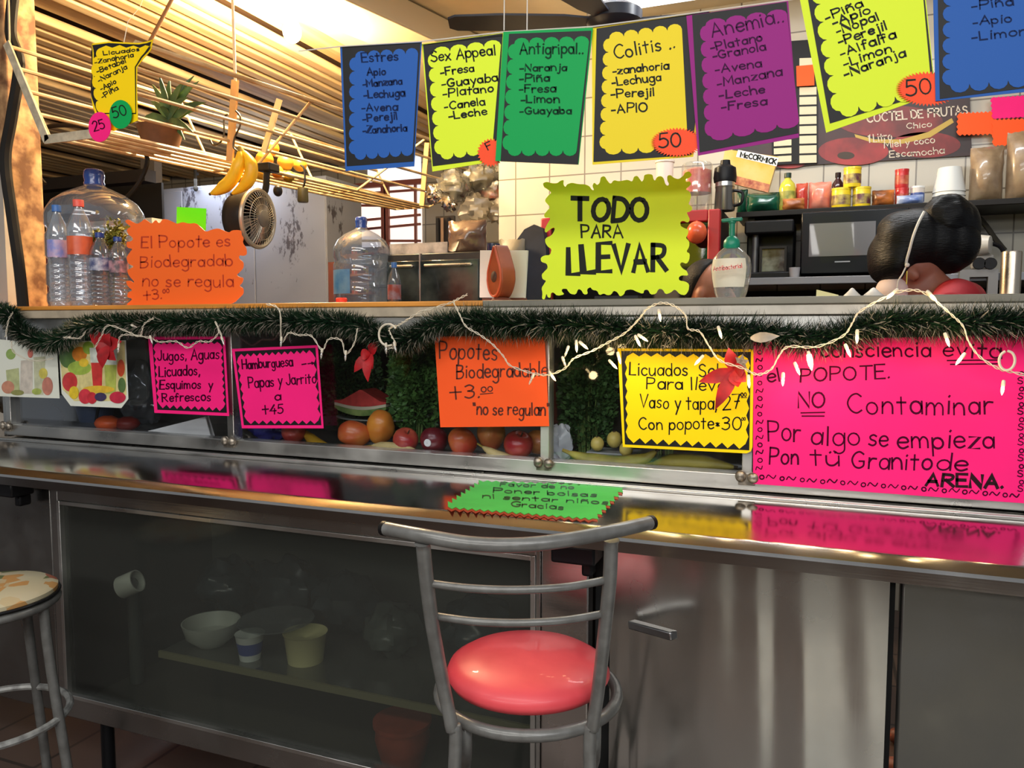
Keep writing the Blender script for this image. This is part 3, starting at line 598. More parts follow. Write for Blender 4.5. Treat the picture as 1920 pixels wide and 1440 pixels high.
POPO = '938,535 965,525 1000,547 1030,560 1060,545 1085,522 1110,537 1140,560 1170,527 1198,558 1222,522 1260,527 1300,545 1330,560 1370,545 1420,558 1470,552 1510,585 1545,620 1590,602 1640,592 1680,610 1720,625 1742,607 1790,605 1813,612 1812,640 1830,667 1820,700 1850,742 1853,788 1830,800 1795,794 1792,820 1828,846 1828,888 1800,920 1774,943 1800,958 1828,964 1820,1000 1794,1024 1828,1042 1828,1084 1790,1120 1760,1150 1700,1167 1650,1188 1600,1175 1560,1193 1510,1180 1460,1193 1410,1175 1360,1193 1300,1180 1250,1193 1200,1172 1150,1193 1100,1172 1050,1193 1000,1185 962,1193 952,1160 978,1140 996,1122 954,1108 962,1072 998,1058 962,1030 944,988 980,985 1006,1004 1008,990 968,948 954,904 985,892 1008,878 962,858 949,812 975,772 998,747 954,738 949,694 988,690 1002,667 966,640 949,602 988,580 954,558'
def trace(s, ox, oy):
    P = [(ox + float(q.split(',')[0]) / 4, oy + float(q.split(',')[1]) / 4) for q in s.split()]; o = []
    for i, a in enumerate(P): c = P[(i + 1) % len(P)]; o += [lerp(a, c, .22), lerp(a, c, .78)]
    return o
out = trace(TODO, 960, 280)
t, sh, off = sign('splat_sign', 'big lime sign with a splash edge reading TODO PARA LLEVAR', 2.06, out, LIME, None, None, [('TODO', 1074, 411, 1214, 415, 41, 9), ('PARA', 1091, 446, 1167, 445, 23, 3.6), ('LLEVAR', 1066, 513, 1250, 505, 50, 9.5)], INK)
MB().box(t.location.x - .06, t.location.x + .06, 2.066, 2.12, 1.489, 1.50).build('stand_foot', MATB, t)
out = trace(POPO, 0, 280)
t, sh, off = sign('splat_sign', 'orange sign with a splash edge standing beside the water bottles', 2.045, out, mat('paper_orange_glow', sr(255, 108, 30), .45, coat=.15), None, None,
     [('El Popote es', 266, 464, 432, 462, 21), ('Biodegradab', 264, 502, 436, 498, 21), ('no se regula', 268, 537, 438, 538, 22), ('+3.', 270, 563, 304, 560, 18), ('oo', 306, 550, 318, 549, 12, 2)], INKO, lw=2.6)
out = [(332, 388), (387, 391), (386, 432), (331, 430)]
t, sh, off = sign('paper_note', 'plain neon green paper note behind the orange splash sign', 2.10, out, NEONGREEN)
MB().box(sh.pt(345, 430).x, sh.pt(375, 430).x, 2.1005, 2.112, 1.489, sh.pt(360, 400).z).build('card_stand', WHITE, t)
# ---- green notice lying on the counter
out = quad_outline((906, 904), (1166, 914), (1112, 972), (840, 950), ('zig', 16, 3), ('zig', 7, 8), ('zig', 18, 4), ('zig', 8, 8))
sign('splat_sign', 'red backed sheet lying under the green notice on the counter', .9956, [(x - 1, y + 5) for x, y in out], mat('paper_brick', sr(170, 66, 40), .5), plane='Z')
sign('splat_sign', 'green notice with a ragged edge lying flat on the counter', .9972, out, GREEN2, None, None,
     [('Favor de no', 938, 912, 1076, 918, 7), ('Poner bolsas', 925, 924, 1118, 933, 8), ('ni sentar niños', 905, 935, 1140, 947, 8), ('Gracias', 958, 950, 1056, 957, 9)], mat('ink_on_leaf', sr(8, 86, 36), .5), plane='Z', lw=2.4)
# ---- two laminated pictures of drinks
PW = mat('photo_white', sr(226, 228, 214), .3, coat=.4)
def printed(t, sh, off, shapes):
    for nm, o, c in shapes: sh.poly(o, off, .0004).build(nm, mat('print_%d_%d_%d' % c, sr(*c), .3, coat=.4, noise_amt=.25, noise_scale=40), t, smooth=0); off += .00012
t, sh, off = sign('picture_card', 'pale laminated picture of milky drinks taped at the end of the case', 1.972, [(-26, 634), (40, 640), (107, 652), (112, 747), (-26, 742)], PW)
printed(t, sh, off, [('printed_leaf', disc(21, 664, 9, 10), (150, 178, 90)), ('printed_glass', [(40, 676), (62, 674), (62, 738), (38, 738)], (216, 205, 190)), ('printed_glass', [(64, 670), (86, 668), (82, 740), (66, 740)], (205, 206, 170)), ('printed_glass', [(12, 694), (36, 690), (38, 738), (16, 738)], (190, 196, 140)),
     ('printed_fruit', disc(16, 726, 12, 12), (206, 140, 110)), ('printed_fruit', disc(90, 724, 10, 17), (204, 130, 110)), ('printed_fruit', disc(82, 700, 8, 10), (222, 206, 90)), ('printed_flower', disc(58, 662, 5, 9), (222, 120, 100)), ('printed_fruit', disc(70, 734, 9, 6), (176, 190, 90)), ('printed_fruit', disc(34, 736, 12, 5), (150, 150, 80))])
t, sh, off = sign('picture_card', 'laminated picture of red and green juices among fruit with clipped corners', 1.978, [(110, 640), (236, 638), (241, 748), (228, 765), (133, 761), (116, 738)], PW)
sh_s = [('printed_background', [(112, 642), (234, 640), (238, 740), (222, 752), (140, 752), (118, 730)], (232, 218, 150)), ('printed_leaf', disc(128, 668, 16, 22), (92, 128, 60)), ('printed_fruit', disc(150, 664, 14, 14), (232, 140, 40)), ('printed_fruit', disc(166, 652, 10, 12), (150, 180, 70)), ('printed_fruit', disc(150, 690, 22, 13), (170, 196, 80)), ('printed_fruit', disc(158, 680, 9, 8), (242, 206, 60)),
     ('printed_fruit', disc(132, 716, 14, 18), (214, 60, 60)), ('printed_glass', [(170, 660), (194, 660), (192, 728), (176, 728)], (214, 60, 56)), ('printed_foam', [(169, 652), (195, 652), (194, 680), (171, 680)], (226, 232, 220)), ('printed_glass', [(196, 664), (220, 664), (218, 738), (200, 738)], (186, 196, 92)), ('printed_foam', [(196, 654), (221, 654), (220, 684), (198, 684)], (228, 234, 222)), ('printed_fruit', disc(228, 690, 7, 16), (228, 90, 50)),
     ('printed_fruit', disc(186, 730, 30, 7), (240, 196, 60)), ('printed_fruit', disc(140, 736, 9, 12), (240, 206, 50)), ('printed_fruit', disc(161, 743, 12, 14), (222, 60, 74)), ('printed_fruit', disc(174, 746, 9, 11), (206, 50, 62)), ('printed_berry', disc(190, 744, 11, 8), (72, 60, 96)), ('printed_fruit', disc(222, 745, 15, 11), (206, 50, 74)), ('printed_leaf', disc(230, 722, 7, 14), (96, 124, 70))]
printed(t, sh, off, sh_s)
# ------------------------------------------------------------------ stools
GREYPAINT = mat('grey_tube_paint', sr(122, 122, 119), .32, .2, color2=sr(104, 103, 100), noise_scale=30, bump=.05, bump_scale=90)
CHIP = mat('black_end_cap', sr(22, 20, 20), .5)
def ring(c, r, z, n=40): return [(c[0] + r * math.cos(2 * PI * i / n), c[1] + r * math.sin(2 * PI * i / n), z) for i in range(n)]
def spot(px, py, Y): return PY(px, py, Y)
seat_c = Vector((-.52, 1.395, 0))
fwd = Vector((-math.sin(YAW), math.cos(YAW), 0)); rgt = Vector((math.cos(YAW), math.sin(YAW), 0))
SZ = PD(988, 1250, 1.50); SZ = SZ.z
seat_c = PD(990, 1250, 1.50); seat_c.z = 0
t = thing('bar_stool', 'grey tube bar stool with a round coral red seat and curved backrest', 'stool', (seat_c.x, seat_c.y, 0))
b = MB(); b.lathe([(0.001, SZ - .028), (.128, SZ - .028), (.150, SZ - .020), (.158, SZ - .006), (.152, SZ + .008), (.134, SZ + .019), (.09, SZ + .027), (.04, SZ + .030), (0.001, SZ + .031)], (seat_c.x, seat_c.y, 0), 48, cap=False)
b.build('seat', mat('coral_vinyl', sr(240, 84, 92), .45, color2=sr(222, 64, 76), noise_scale=7, bump=.05, bump_scale=16, coat=.1), t, smooth=60)
b = MB(); b.tube(ring(seat_c, .172, SZ - .045), .0115, 10, closed=True); b.build('seat_ring', GREYPAINT, t)
def chairpt(lat, dep, z): 
    p = seat_c + rgt * lat + fwd * dep; return (p.x, p.y, z)
# rear uprights run into the rear legs: pixel guided, leaning back toward the sitter's back
for pts, tp in (([(793, 1018, 1.235), (800, 1090, 1.255), (812, 1180, 1.29), (832, 1290, 1.335), (846, 1360, 1.345), (852, 1445, 1.35)], -1), ([(1146, 1012, 1.255), (1143, 1090, 1.27), (1134, 1180, 1.30), (1122, 1290, 1.34), (1112, 1360, 1.35), (1106, 1445, 1.355)], 1)):
    P = [PD(*p) for p in pts]; d = (P[-1] - P[-2]).normalized(); P.append(Vector((P[-1].x + d.x * .06 + tp * rgt.x * .035, P[-1].y + tp * rgt.y * .035 - fwd.y * .04, .002)))
    b = MB(); b.tube(catmull(P, 8), [0.0140] + [.0118] * (len(catmull(P, 8)) - 1), 12); b.build('leg', GREYPAINT, t)
for lat in (-.115, .118):
    b = MB(); b.tube(catmull([chairpt(lat, -.115, SZ - .045), chairpt(lat * 1.0, -.105, SZ - .12), chairpt(lat * 1.2, .16, .40), chairpt(lat * 1.4, .21, .002)], 6), .0115, 10); b.build('leg', GREYPAINT, t)
b = MB(); b.tube(ring(seat_c, .19, .30), .009, 8, closed=True); b.build('foot_ring', GREYPAINT, t)
def rail(pts, r, name, caps=False):
    b = MB(); P = catmull([PD(*p) for p in pts], 8); b.tube(P, r, 14); o = b.build(name, GREYPAINT, t)
    if caps:
        for a, c in ((P[0], P[1]), (P[-1], P[-2])):
            d = (a - c).normalized(); bb = MB(); bb.tube([a - d * .004, a + d * .004], r * 1.06, 14); k = bb.build('end_cap', CHIP, o)
            o.matrix_parent_inverse = Matrix.Translation(-t.location); k.matrix_parent_inverse = Matrix.Translation(-t.location); k.matrix_parent_inverse = o.matrix_basis.inverted()
rail([(722, 991, 1.29), (790, 1004, 1.235), (880, 1019, 1.205), (970, 1022, 1.195), (1060, 1013, 1.21), (1150, 996, 1.25), (1220, 980, 1.31)], .0118, 'top_rail', True)
rail([(806, 1094, 1.258), (880, 1103, 1.235), (970, 1106, 1.228), (1060, 1101, 1.238), (1140, 1087, 1.275)], .0066, 'back_slat')
rail([(822, 1156, 1.287), (890, 1165, 1.262), (975, 1168, 1.252), (1060, 1163, 1.262), (1136, 1150, 1.295)], .0066, 'back_slat')
# floral stool at the end
c = PD(-26, 1108, 2.02); sz = c.z; c.z = 0
t = thing('bar_stool', 'round stool with a floral patterned seat before the dark steel panel', 'stool', (c.x, c.y, 0))
fl = mat('floral_vinyl', sr(206, 196, 160), .5); nt = fl.node_tree; bs = nt.nodes['Principled BSDF']
vo = nt.nodes.new('ShaderNodeTexVoronoi'); vo.inputs['Scale'].default_value = 26; tc = nt.nodes.new('ShaderNodeTexCoord'); nt.links.new(tc.outputs['Object'], vo.inputs['Vector'])
cr = nt.nodes.new('ShaderNodeValToRGB'); cr.color_ramp.interpolation = 'CONSTANT'
for i, (p_, cc) in enumerate(((0, sr(190, 180, 148)), (.34, sr(186, 140, 84)), (.5, sr(190, 180, 150)), (.64, sr(104, 112, 70)), (.74, sr(186, 168, 130)), (.88, sr(156, 92, 70)))):
    e = cr.color_ramp.elements[i] if i < 2 else cr.color_ramp.elements.new(p_); e.position = p_; e.color = (*cc, 1)
sx = nt.nodes.new('ShaderNodeSeparateColor'); nt.links.new(vo.outputs['Color'], sx.inputs[0]); nt.links.new(sx.outputs[0], cr.inputs[0]); nt.links.new(cr.outputs[0], bs.inputs['Base Color'])
b = MB(); b.lathe([(.001, sz - .02), (.150, sz - .02), (.163, sz - .012), (.163, sz - .002), (.150, sz + .006), (.08, sz + .012), (.001, sz + .013)], (c.x, c.y, 0), 44, cap=False); b.build('seat', fl, t, smooth=50)
b = MB(); b.tube(ring(c, .166, sz - .016), .004, 6, closed=True); b.build('seat_edging', BLACK, t)
b = MB(); b.tube(ring(c, .158, sz - .034), .012, 10, closed=True); b.build('seat_ring', GREYPAINT, t)
for a in (20, 110, 200, 290):
    ca, sa = math.cos(math.radians(a)), math.sin(math.radians(a))
    b = MB(); b.tube(catmull([(c.x + .15 * ca, c.y + .15 * sa, sz - .04), (c.x + .165 * ca, c.y + .165 * sa, .5), (c.x + .225 * ca, c.y + .225 * sa, .002)], 6), .0125, 10); b.build('leg', GREYPAINT, t)
b = MB(); b.tube(ring(c, .178, .385), .0095, 8, closed=True); b.build('foot_ring', mat('worn_white_tube', sr(176, 176, 172), .4, .2, noise_amt=.5, noise_scale=40), t)
# ------------------------------------------------------------------ tinsel garland
rnd = random.Random(11)
gp = [(-30, 585), (14, 588), (36, 618), (74, 638), (112, 636), (152, 613), (210, 607), (300, 606), (400, 602), (480, 598), (545, 602), (620, 603), (680, 614), (730, 634), (775, 632), (815, 608), (870, 602), (960, 607), (1040, 607), (1120, 612), (1200, 620), (1300, 621), (1400, 622), (1480, 630), (1545, 634), (1605, 618), (1665, 602), (1740, 604), (1810, 606), (1880, 602), (1980, 600)]
GPATH = catmull([PY(x, y, 1.925) for x, y in gp], 10)
t = thing('tinsel_garland', 'long dark green tinsel garland with frosted tips draped along the ledge', 'garland', tuple(GPATH[0]))
b = MB(); b.tube(GPATH, .018, 8); b.build('core', mat('garland_core', sr(24, 34, 24), .8), t)
seg = [(GPATH[i], GPATH[i + 1]) for i in range(len(GPATH) - 1)]; wts = [(q - p).length for p, q in seg]
b1, b2 = MB(), MB()
cum = [0]
for w in wts: cum.append(cum[-1] + w)
import bisect as _bi
for k in range(38000):
    s_ = rnd.random() * cum[-1]; i = min(_bi.bisect(cum, s_) - 1, len(seg) - 1); p, q = seg[i]; o = p.lerp(q, (s_ - cum[i]) / wts[i])
    ax = (q - p).normalized(); u = ax.cross(Vector((0, 0, 1))).normalized(); v = u.cross(ax); a = rnd.random() * 2 * PI
    rad = u * math.cos(a) + v * math.sin(a)
    d = (rad + ax * rnd.uniform(-.45, .75)).normalized(); L = rnd.uniform(.030, .056) * (1.2 if o.x > -.9 else 1.0); w = rnd.uniform(.0011, .0020)
    sd = d.cross(ax).normalized() * w; mid = o + d * L * .55 + Vector((0, 0, -.002)); tip = o + d * L + Vector((rnd.uniform(-.004, .004), rnd.uniform(-.003, .003), -.004))
    (b2 if rnd.random() < (.12 if rad.z > -.2 else .28) else b1).add([o, mid + sd, tip, mid - sd], [(0, 1, 2, 3)])
o = b1.build('needles', mat('tinsel_green', sr(28, 60, 36), .38, .15, noise_amt=.5, noise_scale=9), t, smooth=0, recalc=False); o['kind'] = 'stuff'
o = b2.build('frosted_needles', mat('tinsel_frost', sr(160, 154, 140), .4), t, smooth=0, recalc=False); o['kind'] = 'stuff'
# ------------------------------------------------------------------ fairy lights
t = thing('string_lights', 'white wired fairy lights looped along the tinsel garland', 'fairy lights', tuple(PY(1920, 700, 1.86)))
WIRE = mat('fairy_wire', sr(212, 202, 182), .45)
LIT = mat('bulb_lit', (1.0, .86, .58), .3, emit=(1.0, .72, .34), emit_s=7.0)
UNLIT = clear('bulb_clear', (.93, .92, .88), .2, .1, body=.35, body_col=(.8, .78, .7))
wp = [[(10, 632), (16, 600), (24, 586)], [(22, 640), (26, 660), (60, 676), (100, 672)], [(120, 632), (148, 634), (160, 622)], [(178, 652), (190, 630), (203, 610), (240, 622), (262, 630), (270, 608), (288, 596)],
      [(222, 652), (226, 630), (250, 628), (282, 634), (300, 641), (330, 640), (352, 652), (372, 640), (394, 640), (410, 622), (404, 604), (420, 640)],
      [(500, 570), (524, 582), (528, 640), (541, 624), (560, 628), (584, 630), (604, 656), (616, 636), (640, 638), (648, 664), (664, 644), (670, 616)],
      [(724, 654), (742, 648), (734, 630), (730, 616), (746, 610), (760, 602), (790, 584), (838, 570), (856, 562), (876, 552)],
      [(850, 566), (862, 590), (874, 612), (900, 628), (924, 646), (944, 668), (958, 686), (1000, 700), (1030, 702), (1060, 690), (1076, 672), (1110, 658), (1140, 642), (1172, 624), (1198, 598), (1214, 578), (1240, 568), (1266, 574), (1286, 592), (1290, 616), (1312, 622), (1330, 650), (1350, 676), (1392, 690), (1420, 702), (1446, 692), (1460, 668), (1478, 650), (1530, 650), (1580, 630), (1598, 606), (1610, 586), (1650, 562), (1690, 546), (1726, 546), (1756, 566), (1786, 592), (1806, 612), (1816, 640), (1836, 668), (1870, 690), (1900, 698), (1960, 712)]]
for i, pl in enumerate(wp):
    P = catmull([PY(x, y, 1.872) for x, y in pl], 8)
    for j in range(2):
        b = MB(); b.tube([p + Vector((0, .0024 * math.cos(k * .9 + j * PI), .0024 * math.sin(k * .9 + j * PI))) for k, p in enumerate(P)], .00115, 6); b.build('wire', WIRE, t)
b = MB(); cpt = PY(728, 628, 1.868); b.tube(catmull([cpt + Vector((.03 * math.cos(a), 0, .03 * math.sin(a))) for a in [PI * .2 + k * .45 for k in range(11)]], 3), .003, 6); b.build('wire', WIRE, t)
b = MB(); cpt = PY(1888, 676, 1.862); b.tube(catmull([cpt + Vector((.014 * math.sin(a), 0, .02 * math.cos(a))) for a in [k * .6 for k in range(11)]], 3), .0028, 6); b.build('wire', WIRE, t)
def bulb(px, py, ang, lit, big=1.0):
    c = PY(px, py, 1.862); d = Vector((math.sin(ang), -.15, -math.cos(ang))).normalized(); M3 = Vector((0, 0, -1)).rotation_difference(d).to_matrix()
    b = MB(); b.lathe([(.0026, .017), (.0038, .014), (.0040, .006), (.0034, .004)], c, 10, M3); so = b.build('socket', WIRE, t)
    b = MB(); b.lathe([(.0036, .006), (.0044, -.002), (.0036, -.010), (.0012, -.017), (.0001, -.019)], c, 10, M3 * big * .78, cap=False); bo = b.build('bulb', LIT if lit else UNLIT, t)
    if lit: bo['label'] = 'glowing warm bulb'
    if lit:
        l = point('fairy_bulb_light', c + d * .022 + Vector((0, -.012, 0)), .14 * big * big, (1.0, .70, .34), .012)
for px, py, a in ((1081, 650, .1), (1095, 648, .9), (1036, 706, .7), (1150, 684, .8), (1161, 672, .3), (1196, 640, .5), (1206, 634, 1.), (1237, 592, .2), (1350, 624, .3), (1310, 676, -.7), (1404, 716, .1), (1468, 712, .0), (1495, 692, .4), (1590, 658, .4), (1607, 632, .0), (1776, 638, .3), (1800, 674, -.6), (1880, 728, -.1), (1672, 552, -.8), (1748, 556, .7)): bulb(px, py, a, True)
bulb(1518, 672, .2, True, 1.9)
for px, py, a in ((134, 634, 1.4), (222, 654, .0), (252, 612, 1.3), (284, 638, .5), (418, 640, .5), (527, 642, .0), (603, 664, -.1), (648, 668, .0), (741, 652, .3), (724, 654, .1), (996, 712, -.4), (1058, 680, .4), (1062, 660, -.3)): bulb(px, py, a, False)
# ------------------------------------------------------------------ poinsettias
RED = mat('poinsettia_red', sr(176, 6, 20), .6, noise_amt=.4, noise_scale=30, bump=.1, bump_scale=40)
def petal(b, a, tip, wid, Y, lift=.012):
    A = PY(*a, Y); T = PY(*tip, Y - lift); d = T - A; s = d.cross(Vector((0, 1, 0))).normalized()
    prof = [(0, .22), (.15, .7), (.35, 1), (.55, .92), (.75, .6), (.9, .25), (1, .02)]; vs = []
    for th in (0, .0012):
        for t_, w in prof:
            p = A.lerp(T, t_) + Vector((0, -lift * math.sin(PI * t_) + th, 0)); h = s * wid * w
            vs += [p + h, p + Vector((0, .004 * w, 0)), p - h]
    n = len(prof); fs = []
    for i in range(n - 1):
        for j in range(2):
            a0 = i * 3 + j; fs += [(a0, a0 + 1, a0 + 4, a0 + 3), (a0 + 3 * n, a0 + 3 + 3 * n, a0 + 4 + 3 * n, a0 + 1 + 3 * n)]
        a0 = i * 3; fs += [(a0, a0 + 3, a0 + 3 + 3 * n, a0 + 3 * n), (a0 + 2, a0 + 2 + 3 * n, a0 + 5 + 3 * n, a0 + 5)]
    b.add(vs, fs)
def poinsettia(label, cen, tips, wid, Y):
    t = thing('poinsettia', label, 'flower', tuple(PY(*cen, Y)))
    for i, tp in enumerate(tips):
        b = MB(); petal(b, cen, tp, wid, Y - .002 * i); b.build('petal', RED, t, smooth=60)
    return t
t = poinsettia('bright red cloth poinsettia over the corner of the yellow sign', (1378, 695), [(1366, 652), (1310, 716), (1341, 768), (1384, 726), (1399, 716), (1397, 690)], .017, 1.90)
b = MB(); star = [(x, y) for i in range(12) for a, r in [(PI * i / 6 + .2, 15 if i % 2 else 8)] for x, y in [(1390 + r * math.cos(a), 681 + r * 1.2 * math.sin(a))]]
Sheet(1.882).poly(star, 0, .003, mb=b); b.build('glitter_star', mat('glitter_silver', sr(190, 170, 150), .3, .6, noise_amt=.5, noise_scale=200), t, smooth=0)
poinsettia('red cloth poinsettia hanging before the herbs', (694, 664), [(711, 640), (664, 698), (699, 692), (690, 716), (676, 664)], .016, 1.93)
poinsettia('dark red poinsettia over the picture of juices', (202, 648), [(168, 616), (182, 662), (217, 676), (228, 640), (206, 625), (192, 690)], .026, 1.93)
b = MB(); petal(b, (1407, 634), (1462, 630), .012, 1.87); tag(b.build('dry_leaf', mat('pale_leaf', sr(196, 180, 160), .6, noise_amt=.3, noise_scale=30), smooth=60), 'pale dry leaf caught in the tinsel garland', 'leaf')
# ------------------------------------------------------------------ produce and clutter inside the display case
TB = 1.03
def on(px, Y, z): p = PY(px, 600, Y); return Vector((p.x, Y, z))
def fruit_apple(name, label, cat, c, r, material, group, sticker=False, rz=0.92, tilt=0.0):
    t = thing(name, label, cat, (c.x, c.y, c.z - r * rz), group)
    M3 = Euler((tilt, tilt * .6, tilt)).to_matrix()
    prof = [(.001, -.80), (.22, -.90), (.5, -.88), (.8, -.62), (.97, -.2), (1.0, .15), (.92, .5), (.7, .80), (.42, .92), (.2, .86), (.05, .72), (.001, .70)]
    b = MB(); b.lathe([(a * r, z * r * rz) for a, z in prof], c, 22, M3, cap=False); b.build('flesh', material, t, smooth=80)
    b = MB(); b.tube([c + M3 @ Vector((0, 0, .68 * r * rz)), c + M3 @ Vector((.05 * r, 0, 1.12 * r * rz))], r * .05, 6); b.build('stem', mat('stem_brown', sr(70, 50, 30), .7), t)
    if sticker:
        b = MB(); q = Vector((.0, -1.0, -.05)).normalized(); b.lathe([(.001, .0015), (r * .26, .001), (r * .28, -.001)], c + q * r * 1.0, 14, Vector((0, 0, 1)).rotation_difference(q).to_matrix(), cap=False); b.build('sticker', WHITE, t)
    return t
def mango(label, c, r, material, group, tilt=0.3):
    t = thing('mango', label, 'fruit', (c.x, c.y, c.z - r), group)
    b = MB(); M3 = Euler((.1, tilt, tilt * 2)).to_matrix(); b.ell(c, r * 1.22, r * .95, r * .98, 22, 14, M3, jit=.10, js=1.3, seed=c.x * 9); b.build('flesh', material, t, smooth=80)
    p = c + M3 @ Vector((r * 1.2, 0, .1 * r)); b = MB(); b.tube([p - Vector((.004, 0, 0)), p + M3 @ Vector((.012, 0, .002))], .003, 6); b.build('stem', mat('stem_brown', sr(70, 50, 30), .7), t)
M_RED = mat('mango_red', sr(190, 62, 40), .35, color2=sr(206, 122, 52), noise_scale=9, coat=.2)
M_ORG = mat('mango_orange', sr(232, 158, 54), .35, color2=sr(214, 120, 48), noise_scale=10, coat=.2)
M_YEL = mat('mango_yellow', sr(224, 160, 84), .35, color2=sr(206, 96, 60), noise_scale=10, coat=.2)
A_RED = mat('apple_red', sr(164, 36, 40), .3, color2=sr(196, 90, 66), noise_scale=16, coat=.3)
A_DRK = mat('apple_dark', sr(96, 22, 32), .3, color2=sr(124, 40, 44), noise_scale=16, coat=.3)
G = 'fruit along the front of the display case'
fruit_apple('apple', 'red apple beside the blue bag behind the hamburger sign corner', 'fruit', on(546, 2.10, TB + .036), .040, A_RED, G)
mango('red mango beside the banana in front of the watermelon', on(660, 2.10, TB + .044), .043, M_RED, G, .2)
mango('orange yellow mango on top of the front fruit row', on(711, 2.14, TB + .064), .047, M_ORG, G, 1.2)
fruit_apple('apple', 'dull red apple next to the orange yellow mango', 'fruit', on(758, 2.08, TB + .036), .040, A_RED, G, tilt=.5)
fruit_apple('apple', 'dark red apple with a round white sticker', 'fruit', on(812, 2.09, TB + .040), .043, A_DRK, G, True, tilt=-.3)
mango('red and green mango next to the apple with a sticker', on(866, 2.08, TB + .041), .042, M_RED, G, .7)
mango('pale yellow mango under the corner of the orange sign', on(921, 2.14, TB + .062), .045, M_YEL, G, 1.0)
fruit_apple('apple', 'red apple under the orange sign beside the case post', 'fruit', on(972, 2.09, TB + .041), .044, A_RED, G, tilt=.4)
mango('small orange mango hidden behind the case post', on(1010, 2.17, TB + .04), .036, M_YEL, G, .1)
BAN = mat('banana_yellow', sr(222, 176, 44), .45, color2=sr(200, 150, 40), noise_scale=14, bump=.05)
PLA = mat('plantain_green', sr(176, 160, 62), .5, color2=sr(120, 104, 40), noise_scale=13)
PALE = mat('banana_pale', sr(206, 182, 120), .5, noise_amt=.3, noise_scale=20)
def banana(name, label, cat, pts, r, material, group=None, tipcol=True):
    P = catmull(pts, 6); n = len(P); t = thing(name, label, cat, tuple(min(P, key=lambda p: p.z)), group)
    rs = [r * (min(1, .28 + 2.6 * (i / (n - 1))) if i < n / 2 else min(1, .22 + 2.2 * (1 - i / (n - 1)))) for i in range(n)]
    b = MB(); b.tube(P, rs, 7); b.build('peel', material, t, smooth=60)
    b = MB(); d = (P[-1] - P[-2]).normalized(); b.tube([P[-1] - d * .002, P[-1] + d * .010], r * .22, 7); b.build('tip', mat('banana_tip', sr(60, 44, 20), .7), t)
    d = (P[0] - P[1]).normalized(); b = MB(); b.tube([P[0] - d * .002, P[0] + d * .022], [r * .28, r * .22], 7); b.build('stem', mat('banana_stem', sr(150, 130, 50), .6), t)
    return t
banana('banana', 'yellow banana leaning behind the front rail beside the red mango', 'fruit', [PY(566, 806, 2.14), PY(590, 828, 2.10), PY(622, 846, 2.08), PY(650, 852, 2.08)], .019, BAN, G)
banana('banana', 'pale banana lying under the orange yellow mango', 'fruit', [on(694, 2.055, TB + .016), on(715, 2.053, TB + .020), on(745, 2.053, TB + .020), on(776, 2.055, TB + .014)], .012, PALE, G)
banana('banana', 'pale banana lying under the pale yellow mango', 'fruit', [PY(905, 838, 2.06), PY(922, 848, 2.052), PY(944, 855, 2.05), PY(966, 858, 2.055)], .012, PALE, G)
banana('plantain', 'green yellow plantain lying beneath the guavas', 'fruit', [PY(1068, 849, 2.07), PY(1105, 863, 2.07), PY(1160, 870, 2.07), PY(1205, 862, 2.07), PY(1230, 846, 2.07)], .0225, PLA, 'plantains in the display case')
banana('plantain', 'spotted plantain lying under the yellow sign', 'fruit', [PY(1226, 870, 2.065), PY(1265, 866, 2.07), PY(1320, 868, 2.07), PY(1376, 876, 2.07)], .022, PLA, 'plantains in the display case')
for lab, px, py, Y, r in (('small yellow guava resting on the plantain', 1120, 832, 2.10, .019), ('topmost yellow guava beside the yellow sign corner', 1152, 824, 2.13, .022), ('yellow guava touching the yellow sign lower corner', 1174, 842, 2.09, .019)):
    c = PY(px, py, Y); t = thing('guava', lab, 'fruit', (c.x, c.y, c.z - r), 'guavas in the display case')
    b = MB(); b.ell(c, r, r, r * 1.08, 16, 12, jit=.05); b.build('flesh', mat('guava_skin', sr(206, 186, 100), .45, noise_amt=.2, noise_scale=30), t, smooth=80)
    b = MB(); b.ell(c + Vector((0, -.2 * r, r * 1.03)), r * .2, r * .2, r * .15, 8, 6); b.build('crown', mat('stem_brown', sr(70, 50, 30), .7), t)
t_ = thing('fruit_crate', 'low clear plastic crate that carries the guavas', 'crate', (on(1150, 2.12, TB).x, 2.12, TB))
c = on(1150, 2.13, TB); MB().box(c.x - .06, c.x + .07, 2.095, 2.18, TB, TB + .03).build('crate_body', clear('crate_clear', (.7, .7, .66), .06, .2, body=.2), t_); MB().box(c.x - .064, c.x + .074, 2.09, 2.185, TB + .03, TB + .034).build('crate_rim', clear('crate_rim_c', (.7, .7, .66), .1, .2, body=.4), t_)
